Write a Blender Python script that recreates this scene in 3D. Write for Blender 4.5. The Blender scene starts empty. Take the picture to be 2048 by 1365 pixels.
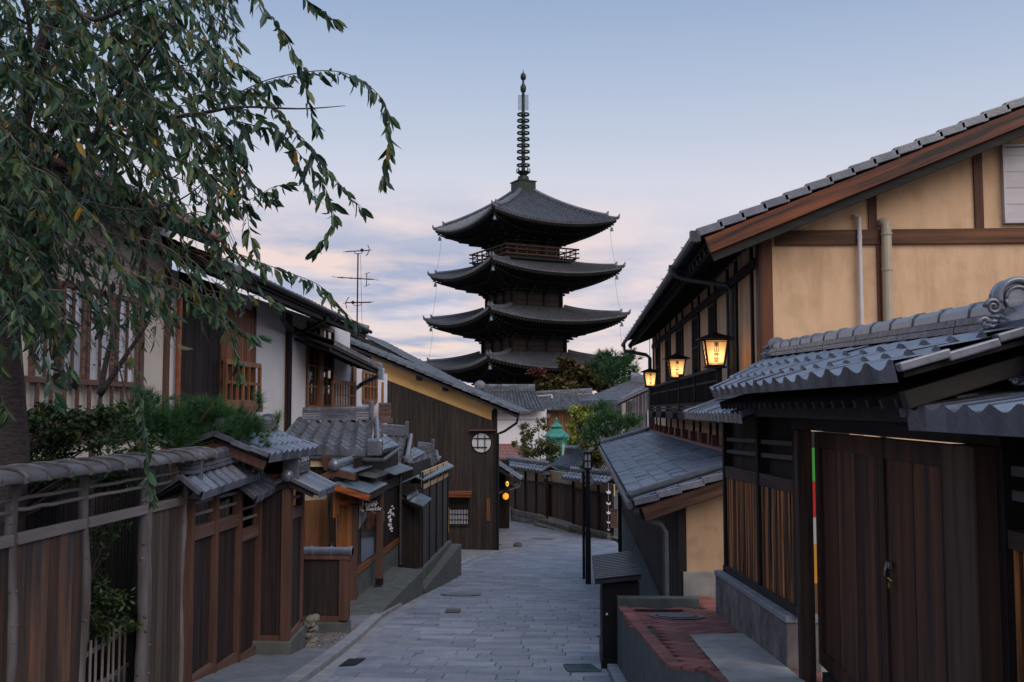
import bpy, math, random
from mathutils import Vector as V, Matrix, noise as mnoise
SC = bpy.context.scene
COL = SC.collection
RND = random.Random(11)
PI = math.pi

# ------------------------------------------------------------------ camera
F = 1991.1                                   # focal length in photo pixels (35 mm on 36 mm)
PH, PS = math.atan(137.5/F), math.atan(126/F*math.cos(math.atan(137.5/F)))
FW = V((-math.sin(PS)*math.cos(PH), math.cos(PS)*math.cos(PH), math.sin(PH)))
RT = V((math.cos(PS), math.sin(PS), 0)); UP = RT.cross(FW)
cam = bpy.data.cameras.new('Camera'); cam.lens = 35; cam.sensor_width = 36
cam.clip_start = .05; cam.clip_end = 6000
co = bpy.data.objects.new('Camera', cam); COL.objects.link(co)
co.rotation_euler = (PI/2+PH, 0, PS); SC.camera = co

def ray(x, y):
    return FW + RT*((x-1024)/F) - UP*((y-682.5)/F)
def ay(x, y, Y): d = ray(x, y); return d*(Y/d.y)        # point on the plane y = Y
def ax(x, y, X): d = ray(x, y); return d*(X/d.x)        # point on the plane x = X
def az(x, y, Z): d = ray(x, y); return d*(Z/d.z)

# ------------------------------------------------------------------ sky, sun, exposure
def lin(*c):
    return tuple((k/255/12.92 if k <= 10 else ((k/255+.055)/1.055)**2.4) for k in c)
SC.view_settings.view_transform = 'Standard'; SC.view_settings.look = 'None'
SC.view_settings.exposure = 0.06; SC.view_settings.gamma = 1
SC.cycles.use_denoising = True; SC.cycles.max_bounces = 8
SC.cycles.sample_clamp_indirect = 4
W = bpy.data.worlds.new('World'); SC.world = W; W.use_nodes = True
SUN_EL, SUN_AZ = math.radians(40), math.radians(147)     # soft glow behind the photographer
def build_world():
    nt = W.node_tree; N = nt.nodes; L = nt.links
    for n in list(N): N.remove(n)
    out = N.new('ShaderNodeOutputWorld'); bg = N.new('ShaderNodeBackground')
    L.new(bg.outputs[0], out.inputs[0])
    tc = N.new('ShaderNodeTexCoord'); sep = N.new('ShaderNodeSeparateXYZ')
    L.new(tc.outputs['Generated'], sep.inputs[0])
    ramp = N.new('ShaderNodeValToRGB')
    mr = N.new('ShaderNodeMapRange'); mr.inputs[1].default_value = 0; mr.inputs[2].default_value = 1
    L.new(sep.outputs['Z'], mr.inputs[0]); L.new(mr.outputs[0], ramp.inputs[0])
    cols = [(0, (222, 200, 196)), (.1, (214, 203, 212)), (.20, (212, 209, 218)), (.26, (189, 196, 212)),
            (.33, (166, 181, 205)), (.40, (143, 164, 195)), (.47, (134, 157, 192)), (.62, (154, 180, 220)), (1, (172, 195, 232))]
    els = ramp.color_ramp.elements
    while len(els) < len(cols): els.new(.5)
    for e, (p, c) in zip(els, cols): e.position = p; e.color = (*lin(*c), 1)
    # stratus banks low over the roofs
    zz = N.new('ShaderNodeMath'); zz.operation = 'ADD'; zz.inputs[1].default_value = .06; L.new(sep.outputs['Z'], zz.inputs[0])
    dv = N.new('ShaderNodeVectorMath'); dv.operation = 'DIVIDE'
    cx = N.new('ShaderNodeCombineXYZ')
    for k in range(3): L.new(zz.outputs[0], cx.inputs[k])
    L.new(tc.outputs['Generated'], dv.inputs[0]); L.new(cx.outputs[0], dv.inputs[1])
    mp = N.new('ShaderNodeMapping'); mp.inputs['Scale'].default_value = (.55, .42, 1.6); mp.inputs['Location'].default_value = (3.1, 1.3, 0)
    L.new(dv.outputs[0], mp.inputs[0])
    nz = N.new('ShaderNodeTexNoise'); nz.inputs['Scale'].default_value = 1.3; nz.inputs['Detail'].default_value = 9; nz.inputs['Roughness'].default_value = .58
    nz.inputs['Distortion'].default_value = .25
    L.new(mp.outputs[0], nz.inputs[0])
    cr = N.new('ShaderNodeValToRGB'); cr.color_ramp.elements[0].position = .40; cr.color_ramp.elements[1].position = .53
    L.new(nz.outputs[0], cr.inputs[0])
    # clouds fade out with height and towards the right-hand side of the street
    m1 = N.new('ShaderNodeMapRange'); m1.inputs[1].default_value = .23; m1.inputs[2].default_value = .15; L.new(sep.outputs['Z'], m1.inputs[0])
    m2 = N.new('ShaderNodeMapRange'); m2.inputs[1].default_value = .16; m2.inputs[2].default_value = -.03
    m2.inputs[3].default_value = .15; L.new(sep.outputs['X'], m2.inputs[0])
    a = N.new('ShaderNodeMath'); a.operation = 'MULTIPLY'; L.new(cr.outputs[0], a.inputs[0]); L.new(m1.outputs[0], a.inputs[1])
    b = N.new('ShaderNodeMath'); b.operation = 'MULTIPLY'; L.new(a.outputs[0], b.inputs[0]); L.new(m2.outputs[0], b.inputs[1])
    nz2 = N.new('ShaderNodeTexNoise'); nz2.inputs['Scale'].default_value = 3.0; nz2.inputs['Detail'].default_value = 5; L.new(mp.outputs[0], nz2.inputs[0])
    cr2 = N.new('ShaderNodeValToRGB')
    cr2.color_ramp.elements[0].position = .40; cr2.color_ramp.elements[0].color = (*lin(160, 166, 190), 1)
    cr2.color_ramp.elements[1].position = .60; cr2.color_ramp.elements[1].color = (*lin(230, 205, 197), 1)
    L.new(nz2.outputs[0], cr2.inputs[0])
    mx = N.new('ShaderNodeMixRGB'); L.new(b.outputs[0], mx.inputs[0]); L.new(ramp.outputs[0], mx.inputs[1]); L.new(cr2.outputs[0], mx.inputs[2])
    sky = N.new('ShaderNodeTexSky'); sky.sky_type = 'NISHITA'; sky.sun_disc = False
    sky.sun_elevation = SUN_EL; sky.sun_rotation = SUN_AZ; sky.altitude = 100
    sc = N.new('ShaderNodeMixRGB'); sc.blend_type = 'MULTIPLY'; sc.inputs[0].default_value = 1
    sc.inputs[2].default_value = (.012, .012, .012, 1); L.new(sky.outputs[0], sc.inputs[1])
    ad = N.new('ShaderNodeMixRGB'); ad.blend_type = 'ADD'; ad.inputs[0].default_value = 1
    L.new(mx.outputs[0], ad.inputs[1]); L.new(sc.outputs[0], ad.inputs[2])
    L.new(ad.outputs[0], bg.inputs[0]); bg.inputs[1].default_value = 1.0
build_world()
sl = bpy.data.lights.new('Sun', 'SUN'); sl.energy = 1.9; sl.angle = math.radians(50); sl.color = (1, .87, .74)
so = bpy.data.objects.new('Sun', sl); COL.objects.link(so)
so.rotation_euler = (PI/2-SUN_EL, 0, math.radians(33))        # shines from behind the camera's right shoulder

# ------------------------------------------------------------------ materials
MATS = {}
def pm(name, c1, c2=None, scale=4, st=(1, 1, 1), rough=.7, bump=.25, bscale=None, isl=.15, spec=.4, metal=0,
       speck=0, speck_scale=90, speck_col=None, detail=6, pos=(.35, .65), trans=0, dist=.01, rrange=0, grain=0, rot=0):
    """noise-coloured principled material; isl = brightness variation per loose piece"""
    if name in MATS: return MATS[name]
    m = bpy.data.materials.new(name); m.use_nodes = True; nt = m.node_tree; N = nt.nodes; L = nt.links
    p = N['Principled BSDF']; c2 = c2 or tuple(k*.8 for k in c1)
    tc = N.new('ShaderNodeTexCoord'); mp = N.new('ShaderNodeMapping'); mp.inputs['Scale'].default_value = st
    src = tc.outputs['Object']
    if rot:                                         # turn the grain to run along a sloping board
        m0 = N.new('ShaderNodeMapping'); m0.inputs['Rotation'].default_value = (0, rot, 0); L.new(src, m0.inputs[0]); src = m0.outputs[0]
    L.new(src, mp.inputs[0])
    geo = N.new('ShaderNodeNewGeometry')
    # shift the pattern per loose piece so that neighbours differ
    off = N.new('ShaderNodeVectorMath'); off.operation = 'SCALE'; off.inputs[0].default_value = (17, 31, 23)
    L.new(geo.outputs['Random Per Island'], off.inputs['Scale'])
    addv = N.new('ShaderNodeVectorMath'); L.new(mp.outputs[0], addv.inputs[0])
    if isl > 0: L.new(off.outputs[0], addv.inputs[1])
    nz = N.new('ShaderNodeTexNoise'); nz.inputs['Scale'].default_value = scale; nz.inputs['Detail'].default_value = detail; nz.inputs['Roughness'].default_value = .62
    L.new(addv.outputs[0], nz.inputs[0])
    fac = nz.outputs[0]
    if grain:                                       # growth rings: bent bands drawn out along the fibre
        wv = N.new('ShaderNodeTexWave'); wv.bands_direction = 'DIAGONAL'; wv.inputs['Scale'].default_value = scale*.55; wv.inputs['Distortion'].default_value = 7; wv.inputs['Detail'].default_value = 2.5; wv.inputs['Detail Scale'].default_value = 1.3
        L.new(addv.outputs[0], wv.inputs[0]); gm = N.new('ShaderNodeMixRGB'); gm.inputs[0].default_value = grain
        L.new(nz.outputs[0], gm.inputs[1]); L.new(wv.outputs['Color'], gm.inputs[2]); fac = gm.outputs[0]
    r = N.new('ShaderNodeValToRGB'); e = r.color_ramp.elements
    e[0].position, e[1].position = pos; e[0].color = (*c1, 1); e[1].color = (*c2, 1)
    L.new(fac, r.inputs[0]); col = r.outputs[0]
    if speck:
        n2 = N.new('ShaderNodeTexNoise'); n2.inputs['Scale'].default_value = speck_scale; n2.inputs['Detail'].default_value = 3; L.new(tc.outputs['Object'], n2.inputs[0])
        r2 = N.new('ShaderNodeValToRGB'); r2.color_ramp.elements[0].position = .5; r2.color_ramp.elements[1].position = .66; L.new(n2.outputs[0], r2.inputs[0])
        f = N.new('ShaderNodeMath'); f.operation = 'MULTIPLY'; f.inputs[1].default_value = speck; L.new(r2.outputs[0], f.inputs[0])
        mx = N.new('ShaderNodeMixRGB'); L.new(f.outputs[0], mx.inputs[0]); L.new(col, mx.inputs[1]); mx.inputs[2].default_value = (*(speck_col or tuple(k*.4 for k in c1)), 1); col = mx.outputs[0]
    if isl > 0:
        mr = N.new('ShaderNodeMapRange'); mr.inputs[3].default_value = 1-isl; mr.inputs[4].default_value = 1+isl
        L.new(geo.outputs['Random Per Island'], mr.inputs[0])
        ml = N.new('ShaderNodeVectorMath'); ml.operation = 'SCALE'; L.new(col, ml.inputs[0]); L.new(mr.outputs[0], ml.inputs['Scale']); col = ml.outputs[0]
    L.new(col, p.inputs['Base Color'])
    p.inputs['Roughness'].default_value = rough; p.inputs['Metallic'].default_value = metal
    p.inputs['Specular IOR Level'].default_value = spec
    if rrange:
        rr = N.new('ShaderNodeMapRange'); rr.inputs[3].default_value = rough-rrange; rr.inputs[4].default_value = min(1, rough+rrange)
        L.new(nz.outputs[0], rr.inputs[0]); L.new(rr.outputs[0], p.inputs['Roughness'])
    if bump:
        b = N.new('ShaderNodeBump'); b.inputs['Strength'].default_value = bump; b.inputs['Distance'].default_value = dist
        if bscale:
            n3 = N.new('ShaderNodeTexNoise'); n3.inputs['Scale'].default_value = bscale; n3.inputs['Detail'].default_value = 5; L.new(addv.outputs[0], n3.inputs[0]); L.new(n3.outputs[0], b.inputs['Height'])
        else: L.new(fac, b.inputs['Height'])
        L.new(b.outputs[0], p.inputs['Normal'])
    if trans:
        tb = N.new('ShaderNodeBsdfTranslucent'); L.new(col, tb.inputs[0]); ms = N.new('ShaderNodeMixShader'); ms.inputs[0].default_value = trans
        L.new(p.outputs[0], ms.inputs[1]); L.new(tb.outputs[0], ms.inputs[2]); L.new(ms.outputs[0], N['Material Output'].inputs[0])
    MATS[name] = m; return m
def wood(name, c1, c2, axis='Z', scale=14, rough=.72, isl=.3, bump=.35, spec=.3, pos=(.36, .66), rot=0):
    st = {'Z': (1, 1, .05), 'X': (.05, 1, 1), 'Y': (1, .05, 1)}[axis]
    return pm(name, c1, c2, scale, st, rough, bump, None, isl, spec, pos=pos, dist=.008, rot=rot)
def leafmat(name, stops, trans=.25, rough=.45):
    m = bpy.data.materials.new(name); m.use_nodes = True; N = m.node_tree.nodes; L = m.node_tree.links; p = N['Principled BSDF']
    g = N.new('ShaderNodeNewGeometry'); r = N.new('ShaderNodeValToRGB'); el = r.color_ramp.elements
    while len(el) < len(stops): el.new(.5)
    for e, (q, c) in zip(el, stops): e.position = q; e.color = (*c, 1)
    L.new(g.outputs['Random Per Island'], r.inputs[0]); L.new(r.outputs[0], p.inputs['Base Color'])
    p.inputs['Roughness'].default_value = rough; p.inputs['Specular IOR Level'].default_value = .4
    t = N.new('ShaderNodeBsdfTranslucent'); L.new(r.outputs[0], t.inputs[0]); ms = N.new('ShaderNodeMixShader'); ms.inputs[0].default_value = trans
    L.new(p.outputs[0], ms.inputs[1]); L.new(t.outputs[0], ms.inputs[2]); L.new(ms.outputs[0], N['Material Output'].inputs[0])
    return m
def emit(name, c, s):
    m = bpy.data.materials.new(name); m.use_nodes = True; p = m.node_tree.nodes['Principled BSDF']
    p.inputs['Base Color'].default_value = (*c, 1); p.inputs['Emission Color'].default_value = (*c, 1); p.inputs['Emission Strength'].default_value = s
    return m

M_tile = pm('smoked_tile', (.078, .085, .112), (.135, .143, .178), 5, rough=.25, bump=.14, bscale=30, isl=.3, spec=1.0, speck=.4, speck_scale=28, speck_col=(.05, .05, .06), rrange=.12)
M_tile_old = pm('weathered_tile', (.05, .053, .06), (.15, .155, .175), 7, rough=.4, bump=.2, isl=.45, spec=.8, speck=.3, speck_scale=12, speck_col=(.05, .055, .045))
M_tile_pag = pm('pagoda_tile', (.055, .058, .066), (.10, .10, .11), 1.2, rough=.42, bump=0, isl=.16, spec=.9)
M_tile_blue = pm('blue_grey_tile', (.07, .08, .105), (.13, .14, .175), 7, rough=.33, bump=.15, isl=.3, spec=.9)
M_tile_red = pm('red_brown_tile', (.20, .085, .07), (.28, .13, .11), 8, rough=.6, isl=.2)
M_dark = wood('charred_wood', (.010, .008, .008), (.028, .021, .019), isl=.35, spec=.2)
M_darkX = wood('charred_wood_x', (.013, .011, .011), (.032, .026, .024), 'X')
M_darkY = wood('charred_wood_y', (.013, .011, .011), (.034, .027, .025), 'Y')
M_gate = wood('gate_door_wood', (.020, .012, .010), (.135, .045, .021), isl=.6, scale=8, pos=(.38, .74), rough=.55)
M_striped = wood('burnt_stripe_wood', (.014, .009, .007), (.70, .27, .085), isl=.45, scale=13, pos=(.42, .7), rough=.55)
M_brown = wood('brown_stained_wood', (.075, .036, .026), (.125, .062, .045), isl=.15, rough=.6)
M_brownY = wood('brown_stained_wood_y', (.085, .045, .036), (.17, .10, .08), 'Y', isl=.15)
M_panel = wood('dark_panel_wood', (.018, .013, .013), (.042, .028, .027), isl=.2, rough=.62, spec=.25)
M_orange = wood('orange_wood', (.10, .034, .012), (.30, .115, .04), isl=.2, rough=.5, scale=9)
M_barge = wood('barge_wood', (.022, .010, .008), (.31, .082, .026), 'X', isl=.1, rough=.45, scale=9, pos=(.38, .66), rot=math.atan(.41))
M_orangeX = wood('orange_wood_x', (.022, .010, .007), (.36, .098, .03), 'X', isl=.1, rough=.45, scale=7, pos=(.36, .62))
M_orangeY = wood('orange_wood_y', (.10, .034, .012), (.27, .10, .036), 'Y', isl=.15, rough=.5, scale=9)
M_redwood = wood('dark_red_post', (.035, .014, .009), (.17, .055, .022), isl=.15, rough=.55, scale=9)
M_tan = wood('tan_board', (.10, .042, .018), (.25, .115, .05), isl=.25, scale=8)
M_ramp = pm('pale_ramp', (.26, .245, .225), (.40, .375, .345), 2.2, (1, .5, 1), rough=.88, bump=.2, bscale=60, isl=0, speck=.4, speck_scale=6, speck_col=(.19, .15, .11))
M_log = pm('weathered_log', (.06, .05, .048), (.165, .148, .153), 8, (1, 1, .12), .7, .3, isl=.1)
M_board = wood('weathered_board', (.030, .025, .024), (.105, .075, .06), isl=.35, scale=12, pos=(.3, .72))
M_boardr = pm('rusty_board', (.034, .030, .030), (.14, .064, .034), 9, (1, 1, .10), .75, .35, isl=.5, pos=(.40, .68))
M_railgrey = pm('grey_rail', (.14, .12, .115), (.24, .21, .20), 9, (1, .1, 1), .75, .3, isl=.15)
M_greyboard = wood('grey_board', (.06, .055, .062), (.13, .12, .13), isl=.3)
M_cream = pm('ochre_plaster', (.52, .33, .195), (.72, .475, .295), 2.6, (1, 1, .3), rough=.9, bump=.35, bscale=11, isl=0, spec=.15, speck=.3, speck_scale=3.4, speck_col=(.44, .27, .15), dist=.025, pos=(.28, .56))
M_cream4 = pm('painted_shade_plaster', (.34, .225, .135), (.41, .275, .17), 3, (1, 1, .4), rough=.9, bump=.3, bscale=14, isl=0, spec=.15, speck=.3, speck_scale=4)  # darker copy of the ochre plaster, with the eave's shade put into its colour
M_cream2 = pm('pale_plaster', (.60, .52, .45), (.66, .58, .51), 2, rough=.9, bump=.15, bscale=30, isl=0, spec=.15)
M_cream3 = pm('tan_plaster', (.46, .35, .22), (.52, .40, .27), 2.5, rough=.9, bump=.15, isl=0, spec=.15)
M_white = pm('white_plaster', (.70, .66, .66), (.76, .72, .72), 1.5, rough=.9, bump=.1, isl=0, spec=.15)
M_yellow = pm('yellow_plaster', (.76, .42, .15), (.82, .48, .19), 2, rough=.9, bump=.1, isl=0, spec=.15)
M_conc = pm('dark_concrete', (.055, .062, .06), (.10, .108, .105), 5, rough=.85, bump=.4, bscale=120, isl=0, speck=.5, speck_scale=110, speck_col=(.17, .18, .18))
M_conc2 = pm('grey_concrete', (.17, .165, .16), (.27, .255, .24), 2.5, rough=.88, bump=.25, bscale=60, isl=.05, speck=.5, speck_scale=5, speck_col=(.15, .12, .09))
M_apron = pm('blue_apron', (.10, .115, .135), (.17, .185, .21), 4, rough=.8, bump=.4, bscale=90, isl=0, speck=.4, speck_scale=70, speck_col=(.28, .29, .31))
M_granite = pm('granite_paving', (.18, .20, .25), (.29, .295, .335), 1.1, rough=.5, bump=.9, bscale=70, isl=.17, spec=.6, speck=.75, speck_scale=48, speck_col=(.085, .095, .12), rrange=.1, pos=(.42, .58))
M_joint = pm('joint_mortar', (.03, .03, .032), (.06, .06, .062), 8, rough=.85, isl=0)
M_kerb = pm('kerb_granite', (.20, .205, .225), (.29, .29, .31), 5, rough=.7, bump=.4, bscale=70, isl=.15, speck=.4, speck_scale=60)
M_stone = pm('stone_base', (.10, .088, .088), (.21, .18, .175), 3.2, rough=.8, bump=.5, bscale=14, isl=.2, speck=.3, speck_scale=9)
M_oldstone = pm('mossy_stone', (.11, .10, .085), (.23, .21, .175), 4, rough=.9, bump=.5, isl=.25)
M_brick = pm('red_brick', (.17, .058, .048), (.25, .092, .075), 6, rough=.75, bump=.35, bscale=40, isl=.28, speck=.3, speck_scale=30)
M_earth = pm('dark_earth', (.05, .048, .045), (.085, .08, .072), 3, rough=.95, isl=0)
M_metal = pm('blue_sheet_metal', (.24, .31, .39), (.34, .42, .50), 3, rough=.25, bump=.08, isl=.08, spec=.6, metal=.55)
M_metalg = pm('olive_sheet_metal', (.10, .11, .105), (.15, .16, .15), 4, rough=.35, bump=.08, isl=.05, metal=.4)
M_copper = pm('copper_pipe', (.26, .085, .045), (.36, .13, .07), 6, rough=.4, bump=.05, isl=0, metal=.5)
M_pipe = pm('grey_pipe', (.035, .04, .05), (.06, .066, .08), 6, rough=.4, bump=.04, isl=0)
M_pipew = pm('white_pipe', (.55, .50, .50), (.60, .55, .55), 6, rough=.4, bump=0, isl=0)
M_pipeb = pm('beige_pipe', (.40, .33, .24), (.45, .37, .27), 6, rough=.4, bump=0, isl=0)
M_iron = pm('black_iron', (.006, .007, .009), (.012, .013, .016), 9, spec=.2, rough=.5, bump=.05, isl=0)
M_verd = pm('verdigris', (.018, .165, .12), (.05, .27, .21), 6, rough=.45, bump=.1, isl=.1, spec=.5)
M_bronze = pm('dark_bronze', (.016, .022, .02), (.035, .05, .042), 7, rough=.5, bump=.1, isl=.1, metal=.4)
M_glass = pm('window_glass', (.02, .024, .03), (.03, .034, .04), 2, rough=.06, bump=.02, isl=.1, spec=.9)
M_blind = pm('white_shutter', (.50, .46, .47), (.56, .52, .53), 2, rough=.6, bump=.05, isl=.05)
M_frost = pm('frosted_glass', (.42, .45, .47), (.50, .53, .55), 4, rough=.35, isl=.1, trans=.3)
M_black = pm('black_paint', (.006, .006, .007), (.011, .011, .012), 5, spec=.2, rough=.55, isl=.1)
M_ink = pm('brush_ink', (.03, .018, .012), (.035, .02, .014), 5, rough=.8, bump=0, isl=0)
M_whitep = pm('white_paint', (.72, .70, .72), (.76, .74, .76), 5, rough=.6, bump=0, isl=0)
M_cloth = pm('beige_cloth', (.50, .41, .31), (.58, .48, .37), 5, rough=.9, bump=.2, isl=0)
M_bark = pm('cherry_bark', (.035, .026, .024), (.085, .065, .06), 18, (1, 1, 3), .85, .6, isl=0, dist=.02)
M_twig = pm('twig_bark', (.07, .045, .035), (.14, .095, .07), 12, rough=.8, bump=.2, isl=.2)
M_paper = pm('lantern_paper', (.86, .72, .52), (.88, .75, .55), 3, rough=.9, bump=0, isl=0, trans=.8, spec=.1)
M_cherry = leafmat('cherry_leaves', [(0, (.012, .034, .022)), (.35, (.022, .058, .032)), (.7, (.042, .09, .034)), (.93, (.07, .11, .03)), (.985, (.12, .12, .03)), (.994, (.45, .22, .02))], .2, .38)
M_pine = leafmat('pine_needles', [(0, (.018, .06, .022)), (.5, (.034, .105, .034)), (1, (.07, .15, .04))], .2, .5)
M_shrub = leafmat('shrub_leaves', [(0, (.02, .05, .016)), (.6, (.045, .085, .022)), (1, (.09, .12, .03))], .2)
M_oshrub = leafmat('olive_leaves', [(0, (.035, .055, .016)), (.5, (.085, .10, .028)), (1, (.19, .18, .05))], .25)
M_yshrub = leafmat('yellow_green_leaves', [(0, (.09, .14, .025)), (.5, (.27, .30, .04)), (1, (.46, .44, .08))], .25)
M_maple = leafmat('autumn_leaves', [(0, (.03, .045, .014)), (.5, (.075, .065, .018)), (.85, (.13, .075, .02)), (1, (.19, .07, .025))], .25)
M_redleaf = leafmat('red_leaves', [(0, (.09, .03, .02)), (1, (.17, .05, .03))], .2)

# ------------------------------------------------------------------ mesh builder
class MB:
    def __init__(s): s.v = []; s.f = []; s.m = []; s.cur = 0
    def add(s, vs, fs):
        o = len(s.v); s.v.extend(vs)
        for f in fs: s.f.append([i+o for i in f]); s.m.append(s.cur)
    def hexa(s, p): s.add(p, [(3, 2, 1, 0), (4, 5, 6, 7), (0, 1, 5, 4), (1, 2, 6, 5), (2, 3, 7, 6), (3, 0, 4, 7)]); return s
    def box(s, x0, x1, y0, y1, z0, z1):
        return s.hexa([V((x0, y0, z0)), V((x1, y0, z0)), V((x1, y1, z0)), V((x0, y1, z0)), V((x0, y0, z1)), V((x1, y0, z1)), V((x1, y1, z1)), V((x0, y1, z1))])
    def beam(s, a, b, w, h, up=(0, 0, 1)):
        a, b = V(a), V(b); d = (b-a).normalized(); up = V(up)
        if abs(d.dot(up)) > .99: up = V((0, 1, 0))
        sd = d.cross(up).normalized()*(w/2); u = sd.cross(d).normalized()*(h/2)
        return s.hexa([a-sd-u, a+sd-u, b+sd-u, b-sd-u, a-sd+u, a+sd+u, b+sd+u, b-sd+u])
    def tube(s, path, r, n=8, cap=True):
        path = [V(p) for p in path]; k = len(path); rr = r if isinstance(r, (list, tuple)) else [r]*k
        vs = []; ref = None
        for i, p in enumerate(path):
            d = (path[min(i+1, k-1)]-path[max(i-1, 0)])
            d = d.normalized() if d.length > 1e-9 else V((0, 0, 1))
            if ref is None: ref = d.orthogonal().normalized()
            ref = ref-d*ref.dot(d)
            ref = ref.normalized() if ref.length > 1e-6 else d.orthogonal().normalized()
            b = d.cross(ref)
            for j in range(n):
                t = 2*PI*j/n; vs.append(p+(ref*math.cos(t)+b*math.sin(t))*rr[i])
        fs = [(i*n+j, i*n+(j+1) % n, (i+1)*n+(j+1) % n, (i+1)*n+j) for i in range(k-1) for j in range(n)]
        if cap: fs += [tuple(range(n-1, -1, -1)), tuple((k-1)*n+j for j in range(n))]
        s.add(vs, fs); return s
    def lathe(s, c, prof, n=16, rot=0, sq=None):
        c = V(c); vs = []
        for r, z in prof:
            for j in range(n):
                t = 2*PI*j/n+rot; vs.append(c+V((r*math.cos(t), r*math.sin(t), z)))
        k = len(prof)
        fs = [(i*n+j, i*n+(j+1) % n, (i+1)*n+(j+1) % n, (i+1)*n+j) for i in range(k-1) for j in range(n)]
        fs += [tuple(range(n-1, -1, -1)), tuple((k-1)*n+j for j in range(n))]
        s.add(vs, fs); return s
    def prism(s, poly, ext):
        poly = [V(p) for p in poly]; ext = V(ext); n = len(poly)
        fs = [tuple(range(n-1, -1, -1)), tuple(range(n, 2*n))]+[(i, (i+1) % n, n+(i+1) % n, n+i) for i in range(n)]
        s.add(poly+[p+ext for p in poly], fs); return s
    def ball(s, c, r, n=10, m=6, sc=(1, 1, 1)):
        c = V(c); vs = [c+V((0, 0, -r*sc[2]))]
        for i in range(1, m):
            t = -PI/2+PI*i/m
            for j in range(n):
                q = 2*PI*j/n; vs.append(c+V((r*math.cos(t)*math.cos(q)*sc[0], r*math.cos(t)*math.sin(q)*sc[1], r*math.sin(t)*sc[2])))
        vs.append(c+V((0, 0, r*sc[2]))); fs = [(0, 1+(j+1) % n, 1+j) for j in range(n)]
        for i in range(m-2):
            for j in range(n): fs.append((1+i*n+j, 1+i*n+(j+1) % n, 1+(i+1)*n+(j+1) % n, 1+(i+1)*n+j))
        fs += [(1+(m-2)*n+j, 1+(m-2)*n+(j+1) % n, len(vs)-1) for j in range(n)]
        s.add(vs, fs); return s
    def quad(s, a, b, c, d): s.add([V(a), V(b), V(c), V(d)], [(0, 1, 2, 3)]); return s
    def leaf(s, p, d, nrm, L, Wd, droop=.25):
        d = d.normalized(); sd = d.cross(nrm)
        sd = sd.normalized() if sd.length > 1e-5 else d.orthogonal().normalized()
        n = sd.cross(d); q = lambda t, k, h: p+d*(L*t)+sd*(k*Wd/2)+n*h*L
        s.add([p, q(.3, -.85, .05), q(.3, 0, -.01), q(.3, .85, .05), q(.68, -.8, -droop*.45+.04), q(.68, 0, -droop*.5), q(.68, .8, -droop*.45+.04), q(1, 0, -droop)],
              [(0, 2, 1), (0, 3, 2), (1, 2, 5, 4), (2, 3, 6, 5), (4, 5, 7), (5, 6, 7)])
    def build(s, name, mat, parent=None, smooth=False, bevel=0, label=None):
        base = OFF.get(parent.name, V((0, 0, 0))) if parent else V((0, 0, 0))
        if parent is None and s.v:                      # a thing of one mesh: origin at its base
            n = len(s.v); base = V((sum(v[0] for v in s.v)/n, sum(v[1] for v in s.v)/n, min(v[2] for v in s.v)))
        me = bpy.data.meshes.new(name)
        me.from_pydata([(v[0]-base.x, v[1]-base.y, v[2]-base.z) for v in s.v], [], s.f)
        for m in (mat if isinstance(mat, (list, tuple)) else [mat]): me.materials.append(m)
        me.polygons.foreach_set('material_index', s.m)
        if smooth: me.polygons.foreach_set('use_smooth', [True]*len(s.f))
        me.update()
        o = bpy.data.objects.new(name, me); COL.objects.link(o)
        if parent: o.parent = parent
        else: o.location = base
        OFF[o.name] = base
        if bevel:
            b = o.modifiers.new('Bevel', 'BEVEL'); b.width = bevel; b.segments = 2; b.limit_method = 'ANGLE'
        if label: o['label'] = label
        return o
OFF = {}
def thing(name, label, cat, loc, group=None):
    o = bpy.data.objects.new(name, None); COL.objects.link(o); o.location = loc; o.empty_display_size = .2
    o['label'] = label; o['category'] = cat
    if group: o['group'] = group
    OFF[o.name] = V(loc); return o
def tag(o, label, cat, group=None):
    o['label'] = label; o['category'] = cat
    if group: o['group'] = group
    return o
def struct(o, kind='structure', label=None):
    o['kind'] = kind
    if label: o['label'] = label
    return o
def copy_tree(o, parent=None):
    c = o.copy(); COL.objects.link(c)
    if parent: c.parent = parent
    for ch in [k for k in COL.objects if k.parent == o]: copy_tree(ch, c)
    return c
def lerp(a, b, t): return a+(b-a)*t
def poly(pts, t):
    """piecewise linear through (key, value) pairs"""
    if t <= pts[0][0]: return pts[0][1]
    for (a, va), (b, vb) in zip(pts, pts[1:]):
        if t <= b: return va+(vb-va)*(t-a)/(b-a)
    return pts[-1][1]
def quadP(e0, e1, r0, r1):
    e0, e1, r0, r1 = map(V, (e0, e1, r0, r1))
    return lambda s, t: (e0*(1-s)+e1*s)*(1-t)+(r0*(1-s)+r1*s)*t
def prof_pan(u):
    return (1-math.sin(PI*min(u/.78, 1)))*.85 if u < .78 else .85+.15*math.sin(PI*(u-.78)/.22)
def prof_roll(u):
    a = abs(u-.5)/.3
    return math.sqrt(max(0, 1-a*a)) if a < 1 else 0
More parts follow.
